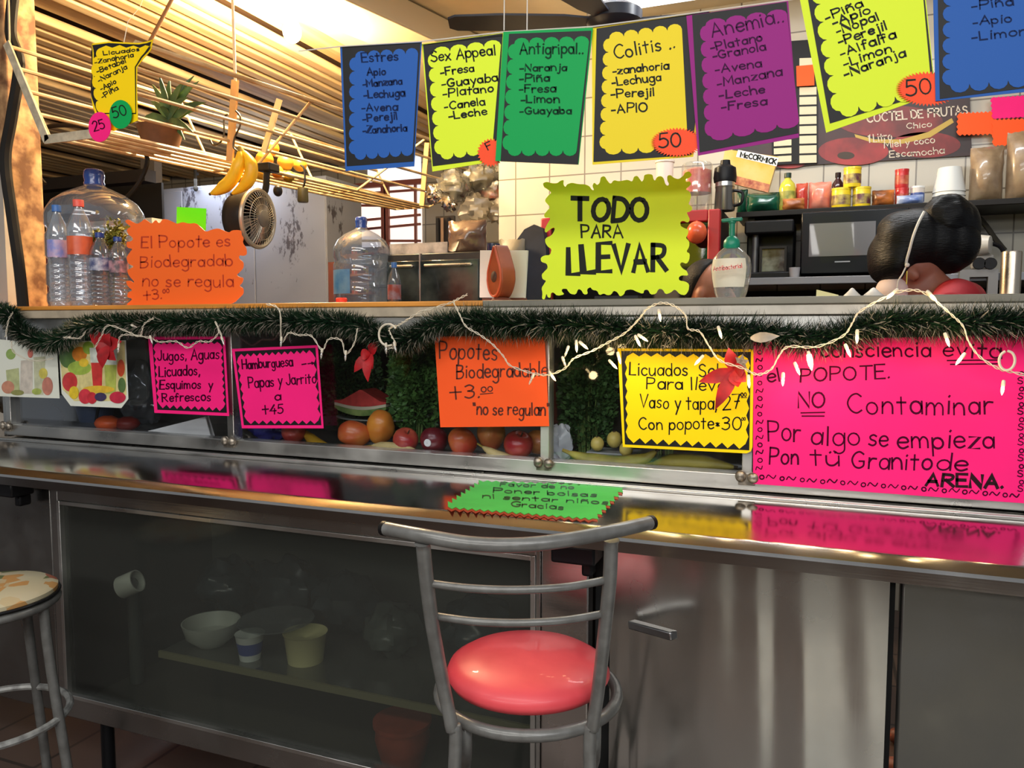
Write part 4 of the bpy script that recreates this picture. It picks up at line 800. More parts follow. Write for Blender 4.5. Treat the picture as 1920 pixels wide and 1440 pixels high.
# greens
LEAF = mat('herb_leaf', sr(98, 140, 66), .5, color2=sr(56, 92, 44), noise_scale=25)
LEAF2 = mat('herb_leaf_dark', sr(76, 112, 60), .5, color2=sr(42, 70, 36), noise_scale=25)
def bunch(label, px, Y, z0, z1, wx, n, material, seed=0, lean=0.0, top=0.6, leafsz=.013):
    r = random.Random(seed); c = on(px, Y, z0); t = thing('herb_bunch', label, 'herbs', tuple(c), 'bunches of greens in the display case')
    bl, bs_ = MB(), MB(); H = z1 - z0
    for k in range(26):
        a = r.random() * 2 * PI; q = math.sqrt(r.random()); e = Vector((c.x + wx * .75 * q * math.cos(a) + lean, Y + wx * .4 * q * math.sin(a), z0 + H * r.uniform(.5, .96)))
        s0 = Vector((c.x + .3 * wx * q * math.cos(a), Y + .01 * math.sin(a), z0)); bs_.tube([s0, s0.lerp(e, .5) + Vector((0, 0, .03)), e], .0016, 5)
    for k in range(n):
        a = r.random() * 2 * PI; q = r.random() ** .5; zz = r.random() ** top; w = wx * (.55 + .45 * math.sin(PI * min(1, .15 + zz * .8)))
        p = Vector((c.x + w * q * math.cos(a) + lean * zz, Y + w * .45 * q * math.sin(a), z0 + .02 + (H - .02) * zz))
        d = Vector((math.cos(a) + r.uniform(-.6, .6), math.sin(a) + r.uniform(-.6, .6), r.uniform(-.6, .8))).normalized(); s = d.cross(Vector((r.uniform(-1, 1), r.uniform(-1, 1), r.uniform(-1, 1)))).normalized()
        L = leafsz * r.uniform(.6, 1.3); bl.add([p, p + d * L * .5 + s * L * .36, p + d * L, p + d * L * .5 - s * L * .36], [(0, 1, 2, 3)])
    o = bl.build('leaves', material, t, smooth=0, recalc=False); o['kind'] = 'stuff'; bs_.build('stems', mat('herb_stem', sr(110, 136, 70), .5), t)
bunch('dark herb bunch standing behind the red poinsettia', 652, 2.31, TB, 1.40, .135, 9000, LEAF2, 1, top=.38, leafsz=.017)
bunch('bushy green herb bunch standing beside the watermelon wedge', 775, 2.21, TB + .01, 1.40, .085, 8000, LEAF, 2, top=.5, leafsz=.02)
bunch('dense dark green bunch standing beside the yellow sign', 1102, 2.22, TB, 1.40, .085, 8000, LEAF2, 3, top=.5, leafsz=.017)
bunch('dark herb bunch behind the yellow sign', 1250, 2.33, TB, 1.39, .10, 3000, LEAF2, 4)
# watermelon on its plate
c = on(690, 2.25, 0)
t = thing('plastic_tub', 'upturned clear tub under the watermelon plate', 'tub', (c.x, 2.27, TB)); b = MB(); b.lathe([(.075, TB), (.06, TB + .062), (.001, TB + .063)], (c.x, 2.27, 0), 24, squash=.8); b.build('tub_body', clear('tub_clear', (.75, .78, .75), .08, .15, body=.15), t); b = MB(); b.lathe([(.082, TB + .001), (.082, TB + .006), (.076, TB + .006)], (c.x, 2.27, 0), 24, squash=.8); b.build('tub_rim', _M['tub_clear'], t)
t = thing('plate', 'grey plate holding the watermelon wedge', 'plate', (c.x, 2.25, TB + .064))
b = MB(); b.lathe([(.001, TB + .064), (.08, TB + .064), (.15, TB + .078), (.152, TB + .082), (.08, TB + .070), (.001, TB + .070)], (c.x + .03, 2.25, 0), 36, squash=.62, cap=False); b.build('dish', mat('plate_grey', sr(150, 158, 148), .3), t, smooth=50)
t = thing('watermelon_wedge', 'cut watermelon wedge with red flesh and green rind', 'fruit', (c.x, 2.25, TB + .08))
def wedge(r, w0, z0, z1): 
    b = MB(); vs = []; n = 18
    for y in (2.20, 2.29):
        for i in range(n + 1):
            s = i / n; x = c.x - .105 + .20 * s; sag = math.sin(PI * s)
            vs += [(x, y, z0(s, sag)), (x, y, z1(s, sag))]
    fs = []; m = 2 * (n + 1)
    for i in range(n):
        a = 2 * i; fs += [(a, a + 2, a + 3, a + 1), (a + m, a + 1 + m, a + 3 + m, a + 2 + m), (a, a + m, a + 2 + m, a + 2), (a + 1, a + 3, a + 3 + m, a + 1 + m)]
    fs += [(0, 1, 1 + m, m), (m - 2, 2 * m - 2, 2 * m - 1, m - 1)]; b.add(vs, fs); return b
zb = TB + .086
wedge(0, 0, lambda s, g: zb + .028 - .026 * g ** .7, lambda s, g: zb + .036 - .014 * g).build('rind', mat('melon_rind', sr(64, 104, 46), .35, color2=sr(150, 170, 96), noise_scale=20), t)
wedge(0, 0, lambda s, g: zb + .0365 - .014 * g, lambda s, g: zb + .045 - .012 * g).build('white_rind', mat('melon_white', sr(206, 200, 168), .4), t)
wedge(0, 0, lambda s, g: zb + .0455 - .012 * g, lambda s, g: zb + .052 + .040 * max(0, 1 - abs(s - .52) * 2.6)).build('red_flesh', mat('melon_red', sr(206, 70, 62), .4, noise_amt=.3, noise_scale=40), t)
# other clutter
BLUEBAG = mat('bag_blue', sr(44, 46, 130), .35, noise_amt=.4, noise_scale=12)
def bag(name, label, cat, c, rx, ry, rz, material, seed, group=None, jit=.35, js=2.6):
    b = MB(); b.ell(c, rx, ry, rz, 26, 16, jit=jit, js=js, seed=seed); o = b.build(name, material, smooth=50); return tag(o, label, cat, group)
bag('plastic_bag', 'crumpled blue bag under the hamburger sign', 'bag', on(498, 2.12, TB + .045), .07, .04, .05, BLUEBAG, 3)
bag('plastic_bag', 'crumpled clear bag beside the pink Jugos sign', 'bag', on(262, 2.28, TB + .12), .09, .07, .12, clear('bag_film', (.86, .88, .9), .16, .12, body=.12, body_col=(.6, .65, .7)), 8)
bag('plastic_bag', 'white bag lying at the foot of the case post', 'bag', on(1053, 2.12, TB + .05), .035, .03, .055, mat('bag_white', sr(200, 206, 214), .3, noise_amt=.3, noise_scale=10), 5)
t = thing('paper_sheet', 'folded white paper lying under the pink Jugos sign', 'paper', tuple(on(335, 2.08, TB)))
sh = Sheet(2.08); sh.poly([(262, 812), (386, 781), (397, 822), (263, 822)], 0, .003).build('front_leaf', WHITE, t, smooth=0)
Sheet(2.10).poly([(300, 806), (392, 780), (405, 824), (300, 824)], 0, .002).build('back_leaf', WHITE, t, smooth=0)
c = on(202, 2.10, TB)
t = thing('papaya_piece', 'orange papaya chunk lying at the case bottom', 'fruit', tuple(c))
b = MB(); b.ell(c + Vector((-.02, 0, .028)), .052, .04, .028, 18, 10, jit=.1); b.build('flesh', mat('papaya_orange', sr(224, 92, 36), .4, noise_amt=.2), t, smooth=80)
b = MB(); b.ell(c + Vector((.045, .03, .026)), .045, .04, .026, 18, 10, jit=.1); b.build('skin', mat('papaya_red', sr(136, 42, 32), .45), t, smooth=80)
b = MB(); b.tube(catmull([on(172, 2.16, TB + .02), on(182, 2.16, TB + .09), on(212, 2.15, TB + .125), on(230, 2.15, TB + .11)], 6), .006, 6); tag(b.build('basket_handle', BLACK), 'curved black handle behind the papaya chunk', 'handle')
c = on(52, 2.22, TB); b = MB(); b.lathe([(.02, TB), (.11, TB + .04), (.17, TB + .16), (.165, TB + .165), (.10, TB + .05), (.001, TB + .02)], (c.x, 2.22, 0), 32, cap=False); tag(b.build('steel_bowl', STEEL_DARK, smooth=50), 'dark steel bowl at the end of the display case', 'bowl')
c = on(172, 2.30, TB); b = MB(); b.lathe([(.06, TB), (.10, TB + .18), (.096, TB + .18), (.056, TB + .004), (.001, TB + .003)], (c.x, 2.30, 0), 28, cap=False); tag(b.build('bowl', mat('bowl_blue', sr(70, 84, 110), .4), smooth=50), 'deep blue grey bowl behind the juice picture', 'bowl')
# ------------------------------------------------------------------ inside the low glass cabinet
SZ2 = .4205
def at2(px, py): p = PZ(px, py, SZ2); return p
c = at2(335, 1240); c.y = max(c.y, 1.80)
b = MB(); b.lathe([(.04, SZ2), (.075, SZ2 + .03), (.088, SZ2 + .075), (.084, SZ2 + .075), (.07, SZ2 + .032), (.001, SZ2 + .012)], (c.x, c.y + .05, 0), 30, cap=False); tag(b.build('bowl', mat('bowl_milky', sr(176, 178, 170), .35), smooth=50), 'milky white bowl inside the dusty glass cabinet', 'bowl')
c = at2(405, 1272); c.y = max(c.y, 1.80); c.y = 1.81
t = thing('paper_cup', 'white cup with a blue band inside the dusty glass cabinet', 'cup', (c.x, c.y, SZ2))
b = MB(); b.lathe([(.030, SZ2), (.042, SZ2 + .075), (.044, SZ2 + .078), (.040, SZ2 + .076), (.001, SZ2 + .055)], (c.x, c.y, 0), 24, cap=False); b.build('cup_body', mat('cup_white', sr(214, 216, 214), .4), t, smooth=50)
b = MB(); b.lathe([(.0325, SZ2 + .016), (.0395, SZ2 + .056)], (c.x, c.y, 0), 24, cap=False); b.build('blue_band', mat('cup_blue', sr(70, 84, 150), .4), t, smooth=50)
b = MB(); b.lathe([(.03, SZ2 + .08), (.09, SZ2 + .092), (.115, SZ2 + .105), (.113, SZ2 + .107), (.088, SZ2 + .096), (.001, SZ2 + .084)], (c.x + .05, c.y + .06, 0), 30, cap=False); tag(b.build('bowl', clear('glass_bowl', (.8, .82, .8), .1, .1, body=.1), smooth=50), 'shallow clear bowl resting on the banded cup', 'bowl')
c = at2(555, 1250); c.y = max(c.y, 1.86)
b = MB(); b.lathe([(.052, SZ2), (.062, SZ2 + .085), (.066, SZ2 + .088), (.058, SZ2 + .085), (.001, SZ2 + .07)], (c.x, c.y, 0), 26, cap=False); tag(b.build('tub', mat('tub_beige', sr(206, 198, 150), .4), smooth=50), 'beige plastic tub inside the dusty glass cabinet', 'tub')
for i, (px, py, Y, s) in enumerate(((430, 1110, 2.08, .11), (540, 1120, 2.10, .12), (650, 1130, 2.08, .11), (735, 1165, 2.0, .085), (900, 1140, 2.05, .11))):
    p = PY(px, py, Y); bag('plastic_bag', ['dark crumpled bag nearest the white fitting in the glass cabinet', 'dark shiny bag above the beige tub in the glass cabinet', 'dark grey bag in the middle of the glass cabinet', 'pale grey bag beside the stool back in the glass cabinet', 'dark bag behind the stool back in the glass cabinet'][i], 'bag', Vector((p.x, Y, SZ2 + s * .92)), s, .09, s * .85, mat('bag_dark', sr(58, 66, 72), .22, noise_amt=.5, noise_scale=8) if i != 3 else mat('bag_pale', sr(92, 98, 94), .25, noise_amt=.5, noise_scale=14), 10 + i, 'bags in the low glass cabinet')
p = PY(243, 1095, 1.80); M3 = Euler((0, 1.15, .3)).to_matrix()
t = thing('drain_pipe', 'white pipe fitting inside the dusty glass cabinet', 'pipe', (p.x, p.y, p.z))
b = MB(); b.lathe([(.032, -.03), (.036, -.03), (.036, .03), (.032, .03)], p, 20, M3, cap=False); b.build('collar', mat('pipe_white', sr(206, 206, 198), .4), t)
b = MB(); b.tube([p, p + Vector((-.05, .06, -.02)), (p.x - .06, p.y + .07, .23)], .022, 12); b.build('pipe', mat('pipe_grey', sr(74, 76, 74), .4), t)
p = PY(755, 1410, 1.78)
t = thing('clay_pot', 'red clay pot at the bottom of the glass cabinet', 'pot', (p.x, p.y, .225))
b = MB(); b.lathe([(.055, .225), (.075, .30), (.072, .345), (.068, .345), (.066, .30), (.001, .24)], (p.x, p.y, 0), 30, cap=False); b.build('pot_body', mat('terracotta_red', sr(158, 66, 44), .55, noise_amt=.25), t, smooth=50)
b = MB(); b.lathe([(.0725, .335), (.080, .338), (.080, .35), (.068, .35)], (p.x, p.y, 0), 30); b.build('rim', _M['terracotta_red'], t)
p = PY(405, 990, 2.05); b = MB()
b.tube([(p.x - .3, 2.05, .86), (p.x + .9, 2.05, .86)], .012, 8); tag(b.build('cabinet_rail', mat('rail_olive', sr(110, 106, 84), .5)), 'dull olive rail under the top of the glass cabinet', 'rail')
# ------------------------------------------------------------------ things standing on the ledge
LZ = 1.4892
def cx(px, Y): p = PY(px, 600, Y); return p.x
WATER = clear('bottle_clear', (.84, .88, .92), .12, .10, body=.14, body_col=(.75, .8, .88))
WATERD = clear('bottle_dim', (.62, .66, .70), .10, .10, body=.12, body_col=(.4, .44, .5))
JUG = clear('jug_clear', (.70, .76, .84), .10, .08, body=.16, body_col=(.50, .58, .70))
CAPR = mat('cap_red', sr(232, 92, 76), .4); CAPB = mat('cap_blue', sr(60, 110, 180), .4); CAPD = mat('cap_navy', sr(30, 58, 130), .3)
def water_bottle(label, px, ytop, rpx, Y, film, capm, lab1, group='water bottles at the end of the ledge'):
    x = cx(px, Y); r = rpx * MPP(px, Y); zt = PY(px, ytop, Y).z; H = zt - LZ
    t = thing('water_bottle', label, 'bottle', (x, Y, LZ), group)
    prof = [(.001, 0), (r * .8, .002), (r, .02 * H / .4)]
    for k in range(7): z = H * (.07 + .055 * k); prof += [(r * .985, z), (r * .90, z + H * .018), (r * .985, z + H * .036)]
    prof += [(r * .97, H * .48), (r * .97, H * .66), (r, H * .68), (r * .96, H * .74), (r * .7, H * .83), (r * .36, H * .91), (r * .33, H * .945)]
    b = MB(); b.lathe(prof, (x, Y, LZ), 26, cap=False); b.build('bottle_body', film, t, smooth=60)
    b = MB(); b.lathe([(r * .42, H * .935), (r * .43, H * .995), (r * .40, H), (.001, H)], (x, Y, LZ), 18, cap=False); b.build('cap', capm, t)
    b = MB(); b.lathe([(r * .985, H * .485), (r * .985, H * .655)], (x, Y, LZ), 26, cap=False); b.build('wrapper', lab1, t)
L1 = mat('label_blue_pink', sr(130, 140, 206), .35, color2=sr(216, 176, 190), noise_scale=26)
L2 = mat('label_orange', sr(224, 104, 62), .35, color2=sr(206, 84, 50), noise_scale=20)
L3 = mat('label_navy', sr(66, 74, 120), .35, color2=sr(180, 186, 200), noise_scale=40)
water_bottle('tall clear water bottle with a blue and pink wrapper at the end of the row', 115, 384, 18.5, 2.10, WATER, CAPB, L1)
water_bottle('tall clear water bottle with a red cap and orange wrapper', 156, 374, 22, 2.10, WATER, CAPR, L2)
water_bottle('shorter dark looking bottle with a navy wrapper beside the red capped one', 193, 436, 19, 2.13, WATERD, CAPD, L3)
water_bottle('short dark looking bottle half behind the orange splash sign', 226, 444, 17, 2.16, WATERD, CAPD, mat('label_pinkgrey', sr(180, 140, 150), .4, color2=sr(70, 70, 80), noise_scale=40))
def jug(label, px, ytop, ybase, rpx, Y, zb, nm):
    x = cx(px, Y); r = rpx * MPP(px, Y); H = PY(px, ytop, Y).z - zb
    t = thing('water_jug', label, 'water jug', (x, Y, zb))
    prof = [(.001, .004), (r * .86, .004), (r * .97, .02 * H), (r, .05 * H)]
    for a in (.10, .30, .52): prof += [(r, H * a), (r * .95, H * (a + .025)), (r * .95, H * (a + .045)), (r, H * (a + .07))]
    prof += [(r, H * .66), (r * .97, H * .70), (r * .86, H * .76), (r * .62, H * .82), (r * .36, H * .86), (r * .22, H * .88), (r * .19, H * .90)]
    b = MB(); b.lathe(prof, (x, Y, zb), 40, cap=False); b.build('jug_body', JUG, t, smooth=50)
    b = MB(); b.lathe([(r * .20, H * .88), (r * .215, H * .90), (r * .195, H * .915), (r * .215, H * .95), (r * .20, H * .99), (r * .17, H), (.001, H)], (x, Y, zb), 24, cap=False); b.build('neck_cap', mat('jug_neck_blue', sr(28, 62, 140), .25, coat=.4), t, smooth=50)
    return t, x, r, H
jug('big blue capped water jug behind the water bottles', 187, 317, 590, 84, 2.42, LZ, 'a')
# herbs tucked among the bottles
t = thing('herb_sprig', 'yellow green herb sprigs tucked between the bottles and the orange sign', 'herbs', (cx(214, 2.22), 2.22, LZ))
r_ = random.Random(5); bl = MB(); bs_ = MB(); o0 = Vector((cx(212, 2.24), 2.24, LZ))
for cxp, cyp, sp in ((184, 452, 15), (218, 440, 22), (214, 456, 20)):
    ce = PY(cxp, cyp, 2.22); bs_.tube([o0, o0.lerp(ce, .5) + Vector((.01, 0, .05)), ce], .003, 5); m_ = MPP(cxp, 2.22)
    for k in range(260):
        p = ce + Vector((r_.gauss(0, .5), r_.gauss(0, .3), r_.gauss(0, .5))) * sp * m_; d = Vector((r_.uniform(-1, 1), r_.uniform(-1, 1), r_.uniform(-1, 1))).normalized(); s = d.cross(Vector((.3, .2, .9))).normalized()
        bl.add([p, p + d * .012 + s * .006, p + d * .024, p + d * .012 - s * .006], [(0, 1, 2, 3)])
o = bl.build('leaves', mat('herb_yellow', sr(150, 142, 52), .5, color2=sr(92, 104, 40), noise_scale=20), t, smooth=0, recalc=False); o['kind'] = 'stuff'; bs_.build('stem', mat('herb_stem', sr(110, 136, 70), .5), t)
# avocado shaped clay napkin holder
A = Vector((cx(940, 2.16), 2.16, LZ)); n_ = (rgt * -.86 - fwd * .51).normalized(); s_ = Vector((-n_.y, n_.x, 0)); s_ = -s_ if s_.dot(rgt) < 0 else s_
t = thing('napkin_holder', 'orange clay napkin holder shaped like a halved avocado', 'napkin holder', tuple(A))
MP = MPP(940, 2.16); Hh = 98 * MP; Wd = 62 * MP
def tear(k, n=36):
    o = []
    for i in range(n):
        a = 2 * PI * i / n; z = -math.cos(a); w = math.sin(a) * (1 - .34 * (z + 1) / 2 * (1 if z > -.2 else .6)) * (1 if z < .0 else 1 - .62 * z ** 1.1)
        o.append((w * Wd * .5 * k, Hh * .5 + z * Hh * .5 * k))
    return o
b = MB(); vs = []; D = 31 * MP; n = 36
zoff = Vector((0, 0, .012))
for k, dd in ((.90, .5), (1, .40), (1, -.42), (.86, -.55)):
    vs += [A + zoff + s_ * x + n_ * D * dd + Vector((0, 0, z)) for x, z in tear(k, n)]
fs = [tuple(range(n)), tuple(range(4 * n - 1, 3 * n - 1, -1))]
for j in range(3):
    for i in range(n): fs.append((j * n + i, j * n + (i + 1) % n, (j + 1) * n + (i + 1) % n, (j + 1) * n + i))
b.add(vs, fs); b.build('clay_body', mat('clay_orange', sr(158, 76, 40), .5, noise_amt=.2, noise_scale=20), t, smooth=35)
b = MB(); P = [A + zoff + s_ * x * 1.0 + n_ * (D * .5) + Vector((0, 0, z)) for x, z in tear(.93, n)]; b.tube(P, .0035, 6, closed=True); b.build('clay_rim', mat('clay_bright', sr(190, 84, 52), .45), t)
b = MB(); M3 = Vector((0, 0, 1)).rotation_difference(n_).to_matrix(); b.lathe([(.001, .003), (9 * MP, .003), (10.5 * MP, .001)], A + zoff + n_ * D * .5 + Vector((0, 0, Hh * .40)), 24, M3, cap=False); b.build('stone_hollow', mat('clay_hollow', sr(64, 40, 28), .7), t)
b = MB(); b.lathe([(.03, 0), (.03, .008), (.02, .014), (.001, .014)], A, 20, cap=False); b.build('foot', mat('clay_dark', sr(110, 60, 44), .6), t)
t = thing('napkin_stack', 'square stack of white napkins standing behind the clay avocado holder', 'napkins', (A.x, 2.24, LZ))
Sheet(2.25).poly([(903, 470), (991, 470), (986, 559), (902, 558)], 0, .012).build('napkins', WHITE, t, smooth=0)
p = PY(944, 565, 2.24); MB().box(p.x - .07, p.x + .07, 2.234, 2.262, LZ, PY(944, 559, 2.24).z).build('napkin_base', mat('clay_dark', sr(110, 60, 44), .6), t)
# soap dispenser
Y = 2.09; x = cx(1369, Y); m_ = MPP(1369, Y); t = thing('soap_dispenser', 'clear gel dispenser with a green pump standing on the ledge', 'dispenser', (x, Y, LZ))
zt = PY(1369, 465, Y).z; H = zt - LZ; R_ = 37 * m_
b = MB(); b.lathe([(.001, .002), (R_ * .70, .002), (R_ * .76, .01), (R_ * .80, H * .12), (R_ * .95, H * .4), (R_, H * .6), (R_ * .9, H * .80), (R_ * .62, H * .93), (R_ * .40, H)], (x, Y, LZ), 32, squash=.72, cap=False); b.build('bottle_body', clear('gel_clear', (.82, .84, .84), .10, .08, body=.16, body_col=(.75, .77, .78)), t, smooth=60)
b = MB(); vs = []; 
for j, zz in enumerate((H * .22, H * .40, H * .60, H * .78)):
    rr = {0: .875, 1: .965, 2: 1.012, 3: .93}[j] * R_
    vs += [(x + rr * math.cos(a), Y + rr * .73 * math.sin(a), LZ + zz) for a in [math.radians(-158 + 118 * i / 14) for i in range(15)]]
b.add(vs, [(j * 15 + i, j * 15 + i + 1, j * 15 + i + 16, j * 15 + i + 15) for j in range(3) for i in range(14)]); b.build('wrapper', mat('gel_label', sr(226, 220, 200), .4, color2=sr(214, 206, 184), noise_scale=8), t, recalc=False)
mb = MB(); sh = Sheet(Y - .058); 
sh.text(mb, 'Antibacterial', 1338, 508, 1392, 502, 8, 1.6, .004); mb.build('lettering', mat('ink_rose', sr(214, 110, 104), .5), t, smooth=0, recalc=False)
GP = mat('pump_green', sr(20, 138, 110), .35)
b = MB(); b.lathe([(.018, H - .002), (.021, H + .004), (.020, H + .018), (.012, H + .028), (.0075, H + .03), (.0075, H + .062), (.010, H + .064), (.010, H + .074), (.001, H + .078)], (x, Y, LZ), 20, cap=False); b.build('pump', GP, t, smooth=40)
b = MB(); z = LZ + H + .070; b.bar((x - .026, Y - .004, z), (x + .026, Y - .004, z + .002), .013, .009); b.build('pump_head', GP, t, bevel=.003)
# ------------------------------------------------------------------ kitchen: back wall shelves
SHY = 3.85
x0 = cx(1376, SHY); SHZ = 1.955
t = thing('wall_shelf', 'black shelf of groceries along the tiled kitchen wall', 'shelf', (x0, 4, SHZ))
MB().box(x0, 3.4, SHY, 4.195, SHZ - .026, SHZ).build('shelf_board', mat('shelf_black', sr(36, 32, 28), .4), t, bevel=.003)
for xx in (x0 + .05, 1.5, 3.2): MB().box(xx, xx + .03, SHY + .05, 4.195, SHZ - .12, SHZ - .026).build('shelf_bracket', BLACK, t)
LSZ = 1.632; xl = cx(1370, 3.66)
t = thing('wall_shelf', 'grey edged lower shelf carrying the microwave and coffee maker', 'shelf', (xl, 4, LSZ))
MB().box(xl, 3.4, 3.66, 4.195, LSZ - .008, LSZ).build('shelf_board', mat('shelf_dark', sr(40, 40, 42), .5), t)
MB().box(xl, 3.4, 3.655, 3.68, LSZ - .032, LSZ + .001).build('shelf_edge', mat('shelf_edge_grey', sr(128, 130, 136), .4, .3), t, bevel=.003)
MB().box(xl, 3.4, 4.12, 4.195, .9, LSZ - .04).build('shelf_support', DARK, t)
# microwave
mx0, mx1 = cx(1497, 3.72), cx(1497, 3.72) + .56; mz0, mz1 = LSZ + .012, SHZ - .032
t = thing('microwave_oven', 'black microwave oven on the lower shelf behind the woman', 'microwave', (mx0, 3.9, LSZ))
MB().box(mx0, mx1, 3.73, 4.13, mz0, mz1).build('oven_body', mat('oven_black', sr(22, 23, 26), .3), t, bevel=.006)
a = PY(1518, 420, 3.72); c = PY(1640, 478, 3.72)
d = MB().box(mx0 + .003, mx0 + .43, 3.715, 3.73, mz0 + .004, mz1 - .004).build('door', mat('oven_door', sr(26, 30, 34), .25, coat=.4), t, bevel=.004)
def sub(o, parent_part, root):
    parent_part.matrix_parent_inverse = Matrix.Translation(-root.location); o.matrix_parent_inverse = parent_part.matrix_basis.inverted(); return o
sub(MB().box(a.x, c.x, 3.7125, 3.7148, c.z, a.z).build('door_window', mat('oven_window', sr(104, 104, 106), .22, coat=.6), d), d, t)
mb = MB(); p = PY(1565, 492, 3.713); mb.box(p.x, p.x + .062, 3.7128, 3.7149, p.z, p.z + .005); sub(mb.build('badge', mat('badge_grey', sr(170, 172, 176), .3), d), d, t)
MB().box(mx0 + .436, mx1 - .004, 3.716, 3.73, mz0 + .004, mz1 - .004).build('control_panel', mat('oven_panel', sr(30, 30, 33), .3), t)
for xx in (mx0 + .04, mx1 - .04): MB().lathe([(.018, LSZ), (.018, mz0)], (xx, 3.80, 0), 12).build('foot', BLACK, t)
# coffee maker
kx0, kx1 = cx(1392, 3.72), cx(1484, 3.72)
t = thing('coffee_maker', 'black coffee maker with a square glass front beside the microwave', 'coffee maker', (kx0, 3.9, LSZ))
b = MB(); b.box(kx0, kx1, 3.86, 4.1, LSZ, SHZ - .06); b.build('back_housing', BLACK, t, bevel=.008)
MB().box(kx0, kx1, 3.72, 3.859, SHZ - .12, SHZ - .06).build('brew_head', BLACK, t, bevel=.008); MB().box(kx0, kx1, 3.72, 3.859, LSZ, LSZ + .03).build('warming_base', BLACK, t, bevel=.006)
a = PY(1424, 462, 3.72); c = PY(1474, 512, 3.72); b = MB(); wv = .010
for q in ((a.x, c.x, a.z - wv, a.z), (a.x, c.x, c.z, c.z + wv), (a.x, a.x + wv, c.z + wv, a.z - wv), (c.x - wv, c.x, c.z + wv, a.z - wv)): b.box(q[0], q[1], 3.73, 3.80, q[2], q[3])
b.build('carafe_frame', mat('carafe_frame', sr(46, 44, 44), .3), t); MB().box(a.x + wv, c.x - wv, 3.75, 3.79, c.z + wv, a.z - wv).build('carafe_glass', mat('carafe_glass', sr(120, 126, 118), .2, color2=sr(44, 48, 48), noise_scale=22, coat=.5), t)
b = MB(); p = PY(1417, 470, 3.715); b.lathe([(.016, LSZ + .031), (.016, SHZ - .121)], (cx(1413, 3.78), 3.78, 0), 14); b.build('steel_column', mat('dull_metal', sr(110, 110, 112), .35, .6), t)
b = MB(); p = cx(1485, 3.70); b.lathe([(.02, LSZ), (.024, LSZ + .045), (.001, LSZ + .045)], (cx(1487, 3.69), 3.70, 0), 16, cap=False); tag(b.build('small_cup', mat('cup_grey', sr(170, 168, 170), .4)), 'small grey cup between the coffee maker and the microwave', 'cup')
# groceries on the shelf
def gy(px, Y=3.95): return cx(px, Y)
GG = 'groceries on the black kitchen shelf'
def can(label, x0p, x1p, y0, y1, Y, body, band, zb=SHZ, lid=None, name='tin_can', cat='can', side=None):
    x = (cx(x0p, Y) + cx(x1p, Y)) / 2; r = (cx(x1p, Y) - cx(x0p, Y)) / 2; h = PY((x0p + x1p) / 2, y0, Y).z - PY((x0p + x1p) / 2, y1, Y).z
    t = thing(name, label, cat, (x, Y, zb), GG); b = MB(); b.lathe([(r * .96, 0), (r, .004), (r, h - .006), (r * .96, h), (.001, h)], (x, Y, zb), 24); b.build('can_body', body, t)
    b = MB(); b.lathe([(r * 1.012, h * .18), (r * 1.012, h * .66)], (x, Y, zb), 24, cap=False); b.build('can_band', band, t)
    b = MB(); b.lathe([(r * 1.03, h - .008), (r * 1.03, h + .001), (.001, h + .002)], (x, Y, zb), 24, cap=False); b.build('lid', lid or body, t)
    return zb + h + .002
YC = mat('can_yellow', sr(236, 206, 40), .35, coat=.3); YB = mat('can_choco', sr(206, 186, 90), .35, color2=sr(96, 52, 60), noise_scale=30)
z1 = can('yellow can under the upper yellow can beside the dark bottle', 1552, 1588, 358, 396, 3.93, YC, YB)
can('yellow can on the shelf nearer the orange packet', 1591, 1625, 356, 394, 3.93, YC, YB)
can('yellow can balanced on top of the lower yellow can', 1573, 1606, 320, 357, 3.93, YC, YB, z1)
RC = mat('can_red', sr(196, 40, 40), .35, coat=.3); RB = mat('can_red_band', sr(206, 120, 80), .35, color2=sr(170, 34, 36), noise_scale=30)
z1 = can('red can at the bottom of the red pair', 1669, 1695, 352, 386, 3.95, RC, RB)
can('red can standing on top of the other red can', 1668, 1694, 317, 351, 3.95, RC, RB, z1)
can('white jar with a blue band beside the red cans', 1698, 1724, 350, 386, 3.95, mat('jar_white', sr(206, 196, 186), .4), mat('jar_blue', sr(70, 90, 150), .4), lid=WHITE, name='jar', cat='jar')
def bottle2(label, px, rpx, y0, y1, Y, film, capm, zb=SHZ, lab=None, name='bottle'):
    x = cx(px, Y); r = rpx * MPP(px, Y); h = PY(px, y0, Y).z - PY(px, y1, Y).z; t = thing(name, label, 'bottle', (x, Y, zb), GG)
    b = MB(); b.lathe([(r * .9, 0), (r, .006), (r, h * .6), (r * .85, h * .72), (r * .36, h * .84), (r * .32, h * .92)], (x, Y, zb), 22); b.build('bottle_body', film, t, smooth=50)
    b = MB(); b.lathe([(r * .42, h * .88), (r * .42, h), (.001, h)], (x, Y, zb), 14); b.build('cap', capm, t)
    if lab: b = MB(); b.lathe([(r * 1.012, h * .15), (r * 1.012, h * .52)], (x, Y, zb), 22, cap=False); b.build('wrapper', lab, t)
bottle2('clear bottle of yellow cooking oil with a dark cap', 1470, 15, 324, 397, 3.94, mat('oil_yellow', sr(206, 196, 70), .15, coat=.5), mat('cap_green', sr(36, 60, 50), .4), lab=mat('oil_label', sr(206, 190, 96), .4, color2=sr(120, 130, 50), noise_scale=30))
bottle2('dark brown sauce bottle behind the yellow cans', 1563, 12, 320, 395, 4.05, mat('sauce_brown', sr(58, 24, 26), .2, coat=.4), mat('cap_dark', sr(40, 20, 22), .4), lab=mat('sauce_label', sr(110, 44, 40), .4))
